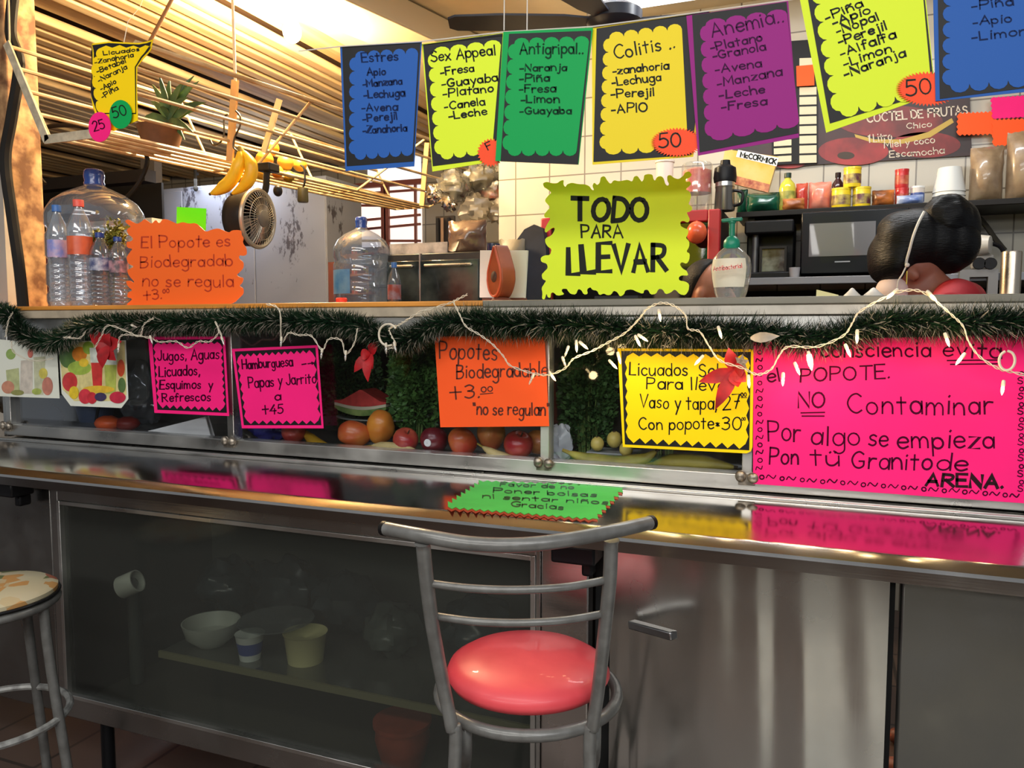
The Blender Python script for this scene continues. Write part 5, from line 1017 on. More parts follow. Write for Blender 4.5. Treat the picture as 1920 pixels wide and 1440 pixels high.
def packet(name, label, cat, quad, Y, th, material, group=GG, jit=.25, seed=1, zb=SHZ):
    xs = [q[0] for q in quad]; ys = [q[1] for q in quad]; cxp = (min(xs) + max(xs)) / 2
    x0, x1 = cx(min(xs), Y), cx(max(xs), Y); h = PY(cxp, min(ys), Y).z - PY(cxp, max(ys), Y).z
    b = MB(); vs = []; nx, nz = 10, 10
    for sgn in (-1, 1):
        for j in range(nz + 1):
            for i in range(nx + 1):
                u, v = i / nx, j / nz; bulge = (math.sin(PI * u) * math.sin(PI * min(1, v * 1.05))) ** .5 if 0 < u < 1 and 0 < v < .95 else .05
                k = 1 + jit * noise.noise(Vector((u * 4 + seed, v * 4, sgn)))
                vs.append((x0 + (x1 - x0) * (u + .03 * noise.noise(Vector((v * 5, seed, 2)))), Y + sgn * th * bulge * k, zb + h * v * (1 + .04 * noise.noise(Vector((u * 6, seed, 5))) * (j == nz))))
    N = (nx + 1) * (nz + 1); fs = []
    for j in range(nz):
        for i in range(nx): a = j * (nx + 1) + i; fs += [(a, a + 1, a + nx + 2, a + nx + 1), (a + N, a + nx + 1 + N, a + nx + 2 + N, a + 1 + N)]
    ed = [j * (nx + 1) for j in range(nz + 1)]; er = [j * (nx + 1) + nx for j in range(nz + 1)]
    for e in (ed, er): fs += [(e[j], e[j + 1], e[j + 1] + N, e[j] + N) for j in range(nz)]
    fs += [(i, i + 1, i + 1 + N, i + N) for i in range(nx)] + [(nz * (nx + 1) + i, nz * (nx + 1) + i + 1, nz * (nx + 1) + i + 1 + N, nz * (nx + 1) + i + N) for i in range(nx)]
    b.add(vs, fs); return tag(b.build(name, material, smooth=50), label, cat, group)
packet('snack_packet', 'red and orange packet beside the oil bottle', 'packet', [(1486, 345), (1508, 398)], 3.95, .03, mat('packet_red', sr(206, 92, 64), .3, color2=sr(186, 50, 44), noise_scale=18, coat=.4))
packet('snack_packet', 'wide pink and orange packet next to the yellow cans', 'packet', [(1509, 344), (1551, 398)], 3.96, .04, mat('packet_pink', sr(222, 150, 130), .3, color2=sr(214, 104, 84), noise_scale=12, coat=.4), seed=4)
packet('snack_packet', 'low orange crumpled packet in front of the oil bottle', 'packet', [(1462, 378), (1502, 400)], 3.88, .025, mat('packet_orange', sr(206, 128, 66), .35, color2=sr(150, 80, 40), noise_scale=16), seed=6)
packet('snack_packet', 'black and orange crumpled packet beside the red cans', 'packet', [(1627, 358), (1668, 389)], 3.92, .035, mat('packet_black', sr(214, 124, 56), .3, color2=sr(30, 26, 28), noise_scale=12), seed=8)
packet('snack_packet', 'flat white and blue packet in front of the white jar', 'packet', [(1673, 372), (1722, 389)], 3.885, .02, mat('packet_blue', sr(190, 200, 214), .3, color2=sr(70, 100, 170), noise_scale=14), seed=9)
packet('bag_roll', 'dark green plastic bag pack lying under the tea box', 'bag', [(1396, 368), (1458, 406)], 3.93, .05, mat('bag_green', sr(14, 84, 60), .25, color2=sr(8, 46, 34), noise_scale=14, coat=.3), seed=11)
packet('bag_roll', 'upright dark green plastic bag beside the blender', 'bag', [(1377, 358), (1397, 406)], 3.97, .04, _M['bag_green'], seed=12)
# stacked foam cups and brown wrapped bundles
x = cx(1769, 3.97); m_ = MPP(1769, 3.97)
for i in range(4):
    r = 27 * m_; z = SHZ + i * .018; b = MB(); b.lathe([(r * 1.02, z), (r, z + .006), (r * .72, z + .108), (.001, z + .108)], (x, 3.97, 0), 26, cap=False)
    tag(b.build('foam_cup', mat('foam_white', sr(222, 222, 216), .6), smooth=40), ['white foam cup at the bottom of the upturned stack', 'second white foam cup from the bottom of the upturned stack', 'third white foam cup from the bottom of the upturned stack', 'topmost white foam cup of the upturned stack'][i], 'cup', 'stacked foam cups')
BROWN = mat('kraft_bundle', sr(160, 136, 106), .3, color2=sr(134, 110, 84), noise_scale=20, coat=.5)
packet('paper_bundle', 'brown paper bundle in clear wrap beside the foam cups', 'bundle', [(1806, 268), (1868, 373)], 3.98, .06, BROWN, seed=20, jit=.1)
packet('paper_bundle', 'taller brown paper bundle in clear wrap at the end of the shelf', 'bundle', [(1873, 240), (1940, 371)], 3.98, .06, BROWN, seed=21, jit=.1)
# tea box leaning
t = thing('tea_box', 'yellow and white tea box tilted on top of the green bags', 'box', tuple(PY(1400, 362, 3.98)))
sh = Sheet(4.02); sh.poly([(1362, 284), (1460, 298), (1441, 363), (1351, 340)], 0, .055).build('carton', mat('tea_yellow', sr(226, 170, 44), .4, color2=sr(214, 190, 110), noise_scale=9), t, smooth=0)
Sheet(3.965).poly([(1384, 281), (1460, 296), (1456, 312), (1380, 294)], .0005, .001).build('white_band', WHITE, t, smooth=0)
mb = MB(); Sheet(3.963).text(mb, 'McCORMICK', 1388, 294, 1454, 308, 9, 2.2, .001); mb.build('lettering', INK, t, smooth=0, recalc=False)
Sheet(3.965).poly([(1366, 326), (1444, 346), (1440, 361), (1356, 340)], .0005, .001).build('printed_picture', mat('tea_picture', sr(206, 140, 90), .4, color2=sr(150, 60, 40), noise_scale=40), t, smooth=0)
# blender on the fridge
FZ = 1.945
def blender():
    Y = 3.72; x = cx(1354, Y); m_ = MPP(1354, Y); t = thing('blender', 'black lidded steel blender jar standing on the red fridge', 'blender', (x, Y, FZ)); r = 19 * m_
    b = MB(); b.lathe([(r * .95, 0), (r * 1.0, .01), (r * .9, 40 * m_), (r * .95, 44 * m_)], (x, Y, FZ), 26); b.build('jar', mat('blender_jar', sr(120, 116, 110), .2, .7), t)
    b = MB(); b.lathe([(r * .93, 44 * m_ + .0005), (r * .93, 52 * m_)], (x, Y, FZ), 26); b.build('collar', ALU, t)
    b = MB(); b.lathe([(r * 1.05, 52.5 * m_), (r * 1.12, 60 * m_), (r * 1.02, 78 * m_), (r * .5, 84 * m_), (r * .45, 92 * m_), (.001, 93 * m_)], (x, Y, FZ), 26, cap=False); b.build('lid', BLACK, t)
    b = MB(); b.tube(catmull([(x + r * .9, Y - .01, FZ + 36 * m_), (x + r * 1.7, Y - .02, FZ + 30 * m_), (x + r * 1.6, Y - .02, FZ + 12 * m_), (x + r * .9, Y - .01, FZ + 8 * m_)], 5), .007, 8); b.build('handle', BLACK, t)
blender()
# red drinks fridge behind the big lime sign
fx0, fx1 = cx(1013, 3.6), cx(1346, 3.6)
t = thing('drinks_fridge', 'red framed drinks fridge behind the big lime splash sign', 'fridge', (fx0, 3.9, 0))
RF = mat('fridge_red', sr(176, 36, 40), .35, noise_amt=.15, noise_scale=4)
MB().box(fx0, fx1, 3.66, 4.15, .0, FZ).build('fridge_case', mat('fridge_dark', sr(50, 44, 44), .5), t)
b = MB(); w = 22 * MPP(1346, 3.6)
for q in ((fx0, fx0 + w, .1, FZ - .005), (fx1 - w, fx1, .1, FZ - .005), (fx0 + w, fx1 - w, FZ - .005 - w, FZ - .005), (fx0 + w, fx1 - w, .1, .1 + w)): b.box(q[0], q[1], 3.60, 3.655, q[2], q[3])
d = b.build('door_frame', RF, t, bevel=.006)
MB().box(fx0 + w, fx1 - w, 3.625, 3.63, .1 + w, FZ - .005 - w).build('door_glass', clear('fridge_glass', (.7, .7, .7), .07), t)
MB().box(fx0 + .02, fx1 - .02, 3.64, 3.658, 1.5, 1.512).build('shelf', ALU, t)
b = MB(); c = PY(1304, 432, 3.50); 
b = MB(); c = PY(1306, 436, 3.52); b.ell(c, .045, .045, .05, 18, 12); b.box(c.x - .004, c.x + .004, c.y - .004, 3.598, c.z + .044, c.z + .052); tag(b.build('hanging_ornament', mat('ornament_orange', sr(226, 96, 56), .3, coat=.3), smooth=60), 'round orange ornament hanging on the red fridge door', 'ornament')
# jars and bags on top of the fridge
x = cx(1165, 3.8); b = MB(); b.lathe([(.001, .16), (.05, .158), (.105, .11), (.12, .05), (.12, 0)], (x, 3.82, FZ), 30, cap=False); tag(b.build('cake_dome', clear('dome_clear', (.8, .82, .82), .14, .1, body=.12), smooth=60), 'clear plastic dome on the fridge behind the lime sign', 'dome')
b = MB(); c = PY(1245, 316, 3.72); b.lathe([(.030, FZ), (.042, c.z + .028), (.046, c.z + .030), (.046, c.z + .038), (.001, c.z + .04)], (c.x, 3.74, 0), 24); tag(b.build('paper_cup', mat('cup_cream', sr(226, 214, 200), .5), smooth=60), 'cream round lidded cup above the lime sign', 'cup')
t = thing('candy_jar', 'clear jar half filled with red sweets beside the blender', 'jar', (cx(1302, 3.70), 3.70, FZ)); x = cx(1302, 3.70); r = 28 * MPP(1302, 3.70); h = 88 * MPP(1302, 3.7)
b = MB(); b.lathe([(r * .95, 0), (r, .006), (r, h * .95), (r * .9, h)], (x, 3.70, FZ), 28, cap=False); b.build('jar_glass', clear('jar_clear', (.88, .88, .86), .12, .08, body=.08), t)
b = MB(); b.lathe([(.001, h * .38), (r * .93, h * .38), (r * .93, h * .84), (r * .5, h * .90), (.001, h * .9)], (x, 3.70, FZ), 28, cap=False); b.build('red_sweets', mat('sweets_red', sr(214, 66, 48), .3, color2=sr(232, 130, 90), noise_scale=40, coat=.4), t)
bag('plastic_bag', 'dark reddish bag on the fridge under the yellow sign corner', 'bag', Vector((cx(1128, 3.9), 3.92, FZ + .07)), .07, .06, .07, mat('bag_maroon', sr(84, 40, 38), .3, noise_amt=.4), 31)
bag('plastic_bag', 'teal and grey bag on the fridge below the 50 price star', 'bag', Vector((cx(1222, 3.9), 3.92, FZ + .06)), .05, .05, .07, mat('bag_teal', sr(96, 130, 136), .3, noise_amt=.5), 32)
b = MB(); vs = [PY(x, y, 3.42) for x, y in ((968, 470), (985, 438), (1008, 422), (1040, 420), (1050, 600), (1000, 640), (960, 600))]
# dark coat hanging on the fridge side
t = thing('coat', 'dark navy coat hanging beside the red fridge edge', 'coat', tuple(PY(1000, 560, 3.5)))
b = MB(); P = [(962, 478), (974, 454), (990, 432), (1008, 423), (1024, 430), (1030, 470), (1034, 600), (1010, 640), (970, 640), (956, 560)]
Sheet(3.59).poly(P, 0, .05, cuts=4, mb=b); b.build('coat_body', mat('coat_navy', sr(34, 40, 54), .7, noise_amt=.4, noise_scale=8), t, smooth=60)
# banner and menu board on the tiles
t = thing('menu_banner', 'dark banner picturing red fruit with the words COCTEL DE FRUTAS', 'banner', tuple(PY(1660, 300, 4.18)))
sh = Sheet(4.19)
sh.poly([(1372, 150), (1536, 120), (1700, 120), (1818, 170), (1822, 292), (1530, 309), (1462, 316), (1374, 322)], 0, .004).build('banner_cloth', mat('banner_dark', sr(62, 30, 30), .45, color2=sr(40, 34, 34), noise_scale=5), t, smooth=0)
FR = mat('banner_red', sr(166, 50, 50), .45, color2=sr(110, 36, 36), noise_scale=7)
for nm, o, c in (('printed_fruit', disc(1600, 284, 66, 26), FR), ('printed_fruit', disc(1668, 228, 100, 30), mat('banner_red2', sr(140, 48, 46), .45, color2=sr(96, 40, 38), noise_scale=9)), ('printed_fruit', disc(1735, 272, 66, 24), FR), ('printed_fruit', disc(1480, 306, 30, 10), FR)): sh.poly(o, .0045, .0006).build(nm, c, t, smooth=0)
sh.poly([(1602, 252), (1640, 262), (1690, 262), (1740, 248), (1784, 222), (1788, 230), (1744, 258), (1692, 270), (1636, 268), (1604, 258)], .0056, .0006).build('printed_highlight', mat('banner_yellow', sr(190, 160, 70), .5), t, smooth=0)
sh.poly(disc(1586, 292, 16, 7), .0056, .0006).build('printed_stem', mat('banner_core', sr(60, 44, 30), .5), t, smooth=0)
mb = MB(); sh.text(mb, 'COCTEL DE FRUTAS', 1626, 230, 1814, 214, 15, 2.6, .0066, jit=.05); sh.text(mb, 'Chico', 1700, 242, 1746, 238, 10, 1.8, .0066); sh.text(mb, '1 Litro', 1628, 268, 1672, 262, 15, 1.8, .0066); sh.text(mb, 'Miel y coco', 1658, 278, 1752, 268, 12, 1.8, .0066); sh.text(mb, 'Escamocha', 1668, 296, 1770, 288, 12, 1.8, .0066)
mb.build('lettering', mat('banner_ink', sr(214, 200, 180), .5), t, smooth=0, recalc=False)
t = thing('price_board', 'black price board with cream strips beside the purple sign', 'price board', tuple(PY(1510, 300, 4.17)))
sh = Sheet(4.178); sh.poly([(1476, 78), (1534, 74), (1533, 306), (1449, 310), (1447, 262), (1476, 258)], 0, .006).build('board', MATB, t, smooth=0)
for i in range(11):
    y = 110 + i * 18.2
    if 120 < y < 160: continue
    sh.poly([(1499, y), (1531, y - 1), (1531, y + 13.5), (1499, y + 14.5)], .0065, .001).build('price_strip', mat('strip_cream', sr(214, 206, 176), .5), t, smooth=0)
for i in range(3): sh.poly([(1451, 264 + i * 15), (1484, 262 + i * 15), (1484, 273 + i * 15), (1451, 275 + i * 15)], .0065, .001).build('price_strip', _M['strip_cream'], t, smooth=0)
for lab, o, pp in (('orange card tacked beside the purple sign', [(1493, 124), (1526, 121), (1527, 160), (1494, 162)], ORANGE), ('orange zigzag price card over the fruit banner', quad_outline((1797, 214), (1860, 211), (1864, 250), (1796, 252), ('zig', 8, 3), ('zig', 4, 3), ('zig', 8, 3), ('zig', 4, 3)), ORANGE), ('pink price card at the end of the fruit banner', quad_outline((1859, 184), (1930, 180), (1930, 218), (1862, 222), ('zig', 8, 2), None, ('zig', 8, 2), ('zig', 4, 3)), PINK), ('orange zigzag price card under the pink price card', quad_outline((1862, 226), (1928, 224), (1928, 270), (1863, 272), ('zig', 8, 3), None, ('zig', 8, 3), ('zig', 4, 3)), ORANGE)):
    sign('price_card', lab, 4.155 if 'pink' not in lab else 4.15, o, pp, group='price cards on the kitchen wall')
# juicer corner beside the woman
JY = 3.62; jx = cx(1838, JY)
t = thing('worktop_stand', 'grey metal stand beside the woman with a red collar', 'stand', (jx, JY, 0)); zz = PY(1838, 505, JY).z; x0, x1 = cx(1796, JY), cx(1868, JY)
MB().box(x0, x1, JY, JY + .03, zz - .03, zz).build('top_bar', mat('stand_grey', sr(128, 126, 124), .4, .3), t); 
for xx in (x0, x1 - .035): MB().box(xx, xx + .035, JY, JY + .03, .0, zz - .03).build('leg', _M['stand_grey'], t)
t = thing('juicer', 'grey and white juice machine on the metal stand', 'juicer', (jx, JY, zz))
b = MB(); a = PY(1822, 478, JY); c = PY(1864, 503, JY); b.box(a.x, c.x, JY + .0, JY + .03, zz + .001, a.z); b.build('housing', mat('juicer_grey', sr(150, 146, 140), .35), t, bevel=.008)
for px in (1836, 1857): 
    b = MB(); p = PY(px, 494, JY - .003); b.lathe([(.001, .003), (.022, .003), (.024, 0)], p, 18, Euler((PI / 2, 0, 0)).to_matrix(), cap=False); b.build('dark_opening', BLACK, t)
b = MB(); p = PY(1834, 460, JY); b.lathe([(.001, -.045), (.040, -.045), (.044, .0), (.036, .045), (.022, .048), (.001, .048)], p + Vector((0, .01, 0)), 22, Euler((0, PI / 2, -.4)).to_matrix(), cap=False); b.build('motor', mat('motor_white', sr(196, 192, 182), .35), t, smooth=50)
b = MB(); b.tube(catmull([PY(x, y, JY + .02) for x, y in ((1856, 456), (1874, 462), (1882, 476), (1880, 500), (1878, 545))], 6), .008, 8); b.build('hose', BLACK, t)
t = thing('steel_canister', 'tall brushed steel canister at the end of the ledge', 'canister', (cx(1893, 2.9), 2.9, 1.2)); b = MB(); r = 17 * MPP(1893, 2.9); zt = PY(1893, 472, 2.9).z; b.lathe([(r, 1.2), (r, zt - .004), (r * .96, zt), (.001, zt)], (cx(1891, 2.9), 2.9, 0), 28); b.build('canister_body', steel('canister_steel', (.6, .52, .42), .3), t)
MB().box(cx(1870, 2.9), cx(1925, 2.9), 2.82, 2.99, 0, 1.199).build('canister_stand', DARK, t)
b = MB(); b.tube(catmull([PY(x, y, 4.1) for x, y in ((1822, 395), (1846, 420), (1866, 448), (1884, 470))], 6), .012, 8); b.tube([PY(1822, 395, 4.1), PY(1822, 385, 4.16)], .012, 8); tag(b.build('wall_pipe', mat('pipe_dark', sr(60, 54, 44), .5)), 'dark bent pipe on the tiles behind the woman', 'pipe')
# little things just behind the ledge
t = thing('paper_slip', 'cream paper slip lying on the ledge behind the fairy lights', 'paper', tuple(PY(1550, 556, 2.3))); Sheet(2.3).poly([(1531, 543), (1572, 553), (1572, 559), (1530, 559)], 0, .004).build('slip', mat('slip_cream', sr(226, 218, 160), .5), t, smooth=0)
for i, (px, r) in enumerate(((1596, .022), (1636, .026))): b = MB(); b.lathe([(r, 0), (r * .95, .012), (r * .5, .022), (r * .2, .030), (.001, .032)], (cx(px, 2.3), 2.3, LZ), 18); tag(b.build('cup_lid', mat('lid_white', sr(206, 202, 196), .4), smooth=50), ['domed white cup lid on the ledge beside the paper slip', 'domed white cup lid on the ledge nearest the woman'][i], 'lid', 'cup lids on the ledge')
# ------------------------------------------------------------------ hanging wire rack
RK = mat('rack_cream', sr(206, 184, 144), .45, color2=sr(170, 136, 92), noise_scale=8)
WOODS = mat('rack_slat', sr(222, 172, 112), .55, noise_amt=.2, noise_scale=6)
Y0, Y1 = 2.2, 4.86
def rk(side, k, f):        # f 0..1 along the rack
    Yv = Y0 + (Y1 - Y0) * f; zb = 2.15 + .09 * f
    if side == 'L': return Vector((-2.81 - .20 * k, Yv, zb + .37 * k))
    if side == 'R': return Vector((-2.55 + (.20 + .40 * f) * k, Yv, zb + (.30 - .06 * f) * k))
    return Vector((-2.81 + .26 * k, Yv, zb))
t = thing('wire_rack', 'long cream wire rack hung from the ceiling over the counter', 'rack', tuple(rk('L', 0, 0)))
def rod(a, c, r=.0085, nm='rod', m=RK): b = MB(); b.tube([a, c], r, 8); return b.build(nm, m, t)
for k in (.25, .5, .75, 1): rod(rk('L', k, 0), rk('L', k, 1))
for k in (0, .25, .5, .75, 1): rod(rk('R', k, .0), rk('R', k, 1), .010 if k in (0, 1) else .0075)
for k in (0, .25, .5, .75): rod(rk('B', k, 0), rk('B', k, 1))
for f in (.0, .33, .66, 1):
    rod(rk('L', 0, f), rk('L', 1, f), .007); rod(rk('R', 0, f), rk('R', 1, f), .007); rod(rk('B', 0, f), rk('B', 1, f), .007)
ST = mat('rack_strip', sr(206, 192, 164), .5, noise_amt=.35, noise_scale=30)
b = MB(); b.bar(rk('L', 0, 0) + Vector((0, -.012, -.015)), rk('L', 1, 0) + Vector((0, -.012, .01)), .034, .008, up=(0, 1, 0)); b.build('end_strip', ST, t)
b = MB(); b.bar(rk('B', 0, 0) + Vector((-.01, -.012, -.01)), rk('B', 1, 0) + Vector((0, -.012, -.01)), .034, .008, up=(0, 1, 0)); b.build('end_strip', ST, t)
for px, ya, yb in ((437, 150, 302), (797, 268, 386)):
    tt = ray(px, 300); Yv = -2.46 / (tt.x / tt.y); a = PY(px + 4, ya, Yv); c = PY(px - 6, yb, Yv); b = MB(); b.bar(a, c, .034, .012, up=(0, 1, 0)); b.build('wooden_slat', WOODS, t)
tt = ray(505, 240); Yv = -2.42 / (tt.x / tt.y); b = MB(); b.bar(PY(524, 186, Yv), PY(494, 286, Yv), .03, .01, up=(0, 1, 0)); b.build('clear_bracket', mat('bracket_milky', sr(210, 196, 164), .4), t)
b = MB(); b.tube([PY(325, -6, 2.6), PY(302, 38, 2.58), PY(279, 82, 2.56)], .008, 8); b.tube([PY(325, -6, 2.6), PY(325, -6, 2.6) + Vector((0.02, .1, .25))], .008, 8); b.build('hanger_rod', mat('rusty_rod', sr(140, 96, 56), .6, .3), t)
tt = ray(440, 150); Yv = -2.40 / (tt.x / tt.y); b = MB(); b.tube([PY(441, 152, Yv), PY(436, 0, Yv), PY(434, -80, Yv)], .006, 8); b.build('hanger_rope', mat('rope_cream', sr(230, 210, 170), .7), t)
b = MB(); p = rk('L', 1, 0); b.tube([p, (p.x + .02, p.y, 3.03)], .004, 6); b.build('hanger_wire', RK, t)
b = MB(); p = rk('R', 1, 1); b.tube([p, (p.x, p.y, 3.05)], .004, 6); b.build('hanger_wire', RK, t)
b = MB(); b.tube([PY(232, 81, 1.86), PY(240, 40, 1.95), PY(262, 14, 2.2), (PY(275, -20, 2.4))], .0012, 5); tag(b.build('thread', mat('nylon_line', sr(220, 215, 205), .3)), 'fine thread holding the curled yellow sign', 'thread')
def yat(px, X): q = ray(px, 300); return X / (q.x / q.y)
# hooks, bananas
HOOK = mat('hook_wire', sr(74, 62, 44), .4, .6)
for lab, pts in (('thin bent wire hook hanging empty on the rack', [(428, 214), (420, 222), (420, 252), (412, 268), (400, 272), (394, 262)]), ('thin wire hook that carries the bananas', [(442, 208), (450, 218), (450, 236), (440, 258), (438, 276), (446, 284)])):
    Yv = yat(437, -2.47) - .02; b = MB(); b.tube(catmull([PY(x, y, Yv) for x, y in pts], 5), .004, 6); tag(b.build('wire_hook', HOOK), lab, 'hook')
Yv = yat(437, -2.47) - .02
BR = mat('banana_bright', sr(250, 206, 40), .4, color2=sr(236, 188, 36), noise_scale=12, sss=.1)
banana('banana', 'yellow banana hanging from the wire hook curving toward the water jug', 'fruit', [PY(x, y, Yv) for x, y in ((449, 284), (448, 308), (434, 338), (412, 356), (396, 363))], .030, BR, 'bananas hanging on the hook')
banana('banana', 'yellow banana hanging from the wire hook nearer the fan', 'fruit', [PY(x, y, Yv + .02) for x, y in ((456, 284), (470, 306), (470, 330), (456, 350), (436, 363))], .030, BR, 'bananas hanging on the hook')
ORF = mat('orange_peel', sr(246, 160, 36), .45, color2=sr(236, 136, 30), noise_scale=20, bump=.1, bump_scale=300)
GRF = mat('orange_greenish', sr(196, 150, 40), .45, color2=sr(150, 136, 46), noise_scale=8, bump=.1, bump_scale=300)
for i, (px, py, r, mt, lab) in enumerate(((509, 278, 14, ORF, 'topmost bright orange in the rack'), (496, 299, 16, ORF, 'bright orange nearest the bananas'), (535, 305, 15, GRF, 'greenish orange in the middle of the heap'), (562, 309, 13, GRF, 'greenish orange farthest along the heap'), (519, 322, 12, ORF, 'small orange at the bottom of the heap'), (541, 331, 11, GRF, 'small dull orange under the greenish ones'), (490, 326, 11, GRF, 'dull orange behind the bananas'))):
    Yv2 = yat(px, -2.62 if i in (0, 2) else -2.60); c = PY(px, py, Yv2); R_ = r * MPP(px, Yv2); t2 = thing('orange', lab, 'fruit', tuple(c - Vector((0, 0, R_))), 'oranges heaped in the wire rack'); b = MB(); b.ell(c, R_, R_, R_ * .96, 18, 12, jit=.03); b.build('peel', mt, t2, smooth=80)
    b = MB(); b.ell(c + Vector((R_ * .5, -R_ * .5, R_ * .64)), R_ * .12, R_ * .12, R_ * .08, 8, 5); b.build('stem_scar', mat('scar_green', sr(110, 110, 50), .6), t2)
# spiky plant
Yv = 2.62; c = PY(318, 226, Yv)
t2 = thing('spiky_plant', 'spiky green potted plant sitting in the wire rack', 'plant', tuple(PY(305, 282, Yv)))
LF = mat('spiky_leaf', sr(96, 122, 66), .45, color2=sr(54, 80, 44), noise_scale=14)
lf = [(299, 142), (285, 158), (318, 148), (345, 152), (363, 142), (372, 152), (386, 192), (374, 206), (346, 262), (338, 244), (362, 248), (270, 236), (264, 226), (300, 200), (282, 190), (330, 176), (352, 182), (322, 258)]
for i, (lx, ly) in enumerate(lf):
    T = PY(lx, ly, Yv - .05 + .10 * ((i * 37) % 10) / 10); A_ = c + Vector((.012 * math.cos(i), .012 * math.sin(i), -.01)); d = T - A_; s = d.cross(Vector((0, 1, .2))).normalized(); b = MB(); vs = []; pr = [(0, .5), (.25, .9), (.5, 1), (.75, .6), (1, .03)]
    for th in (0, .004):
        for q, w in pr:
            p = A_.lerp(T, q) + Vector((0, th - .01 * math.sin(PI * q), .02 * math.sin(PI * q))); h = s * .016 * w; vs += [p - h, p + Vector((0, .006 * w, 0)), p + h]
    n = 15; fs = []
    for k in range(4):
        for j in range(2): a = k * 3 + j; fs += [(a, a + 1, a + 4, a + 3), (a + n, a + 3 + n, a + 4 + n, a + 1 + n)]
        a = k * 3; fs += [(a, a + 3, a + 3 + n, a + n), (a + 2, a + 2 + n, a + 5 + n, a + 5)]
    b.add(vs, fs); b.build('leaf', LF, t2, smooth=60)
p = PY(302, 278, Yv); b = MB(); m_ = MPP(302, Yv); b.lathe([(30 * m_, 0), (40 * m_, 36 * m_), (42 * m_, 38 * m_), (36 * m_, 38 * m_), (.001, 30 * m_)], (p.x, Yv, p.z), 24, cap=False); b.build('pot', mat('pot_brown', sr(112, 74, 46), .6, noise_amt=.3), t2, smooth=50)
# clip fan
Yv = 3.02; c = PY(488, 410, Yv); m_ = MPP(488, Yv); R_ = 52 * m_; ax = (rgt * .95 - fwd * .27 + Vector((0, 0, -.06))).normalized(); M3 = Vector((0, 0, 1)).rotation_difference(ax).to_matrix()
t2 = thing('clip_fan', 'round grey clip fan hanging under the wire rack', 'fan', tuple(c))
DKG = mat('fan_dark', sr(44, 44, 44), .35); SIL = mat('fan_silver', sr(176, 172, 160), .3, .5)
b = MB(); b.lathe([(R_ * .45, -.16), (R_ * .85, -.13), (R_ * .99, -.08), (R_ * .99, -.03), (R_ * .96, -.02), (R_ * .9, -.05), (R_ * .7, -.10), (.001, -.13)], c, 36, M3, cap=False); b.build('housing', DKG, t2, smooth=50)
b = MB(); b.tube([c + M3 @ Vector((R_ * math.cos(a), R_ * math.sin(a), -.012)) for a in [2 * PI * k / 40 for k in range(40)]], .011, 8, closed=True); b.build('silver_rim', SIL, t2)
b = MB()
for k in range(44): a = 2 * PI * k / 44; b.tube([c + M3 @ Vector((R_ * .28 * math.cos(a), R_ * .28 * math.sin(a), .016)), c + M3 @ Vector((R_ * .68 * math.cos(a + .08), R_ * .68 * math.sin(a + .08), .012)), c + M3 @ Vector((R_ * .97 * math.cos(a + .16), R_ * .97 * math.sin(a + .16), -.008))], .0016, 5)
for q in (.5, .75): b.tube([c + M3 @ Vector((R_ * q * math.cos(a), R_ * q * math.sin(a), .012)) for a in [2 * PI * k / 30 for k in range(30)]], .0016, 5, closed=True)
b.build('grille', SIL, t2)
b = MB(); b.lathe([(R_ * .30, .012), (R_ * .29, .022), (R_ * .18, .026), (.001, .027)], c, 24, M3, cap=False); b.build('hub_cap', mat('fan_grey', sr(96, 94, 90), .4), t2)
for k in range(4):
    a = k * PI / 2 + .4; b = MB(); vs = [c + M3 @ Vector((R_ * r_2 * math.cos(a + d_), R_ * r_2 * math.sin(a + d_), -.035 + d_ * .035)) for r_2 in (.2, .55, .88) for d_ in (-.35, 0, .35)]; vs += [v + M3 @ Vector((0, 0, -.003)) for v in vs]; fs = []
    for i in range(2):
        for j in range(2): q = i * 3 + j; fs += [(q, q + 1, q + 4, q + 3), (q + 9, q + 12, q + 13, q + 10)]
    b.add(vs, fs + [(0, 3, 12, 9), (3, 6, 15, 12), (2, 11, 14, 5), (5, 14, 17, 8), (6, 7, 16, 15), (7, 8, 17, 16), (0, 9, 10, 1), (1, 10, 11, 2)]); b.build('blade', mat('fan_blade', sr(120, 120, 116), .35), t2, smooth=40)
top = PY(500, 326, Yv + .06); b = MB(); b.tube(catmull([c + M3 @ Vector((0, 0, -.12)), c + Vector((-.02, .05, .12)), top, top + Vector((0, .02, .04))], 5), .016, 8); b.build('neck', DKG, t2)
b = MB(); p = PY(521, 358, Yv); b.ell(p, .022, .022, .026, 14, 10); b.build('knob', DKG, t2)
b = MB(); p = top; b.box(p.x - .04, p.x + .04, p.y - .03, p.y + .05, p.z + .01, p.z + .05); b.build('clamp', DKG, t2, bevel=.006)
Yv2 = yat(566, -2.50); c = PY(568, 366, Yv2); m_ = MPP(568, Yv2); b = MB()
t2 = thing('canister', 'small dark olive canister hanging from the rack beside the fan', 'canister', tuple(c)); b.lathe([(9 * m_, -13 * m_), (10 * m_, -11 * m_), (9.5 * m_, 13 * m_), (.001, 14 * m_)], c, 18); b.build('canister_body', mat('olive_dark', sr(88, 82, 48), .4, noise_amt=.3), t2)
b = MB(); b.tube(catmull([c + Vector((.0, 0, 13 * m_)), c + Vector((.014, 0, 26 * m_)), c + Vector((.01, 0, 48 * m_)), c + Vector((-.01, 0, 55 * m_))], 5), .005, 6); b.build('hook', BLACK, t2)
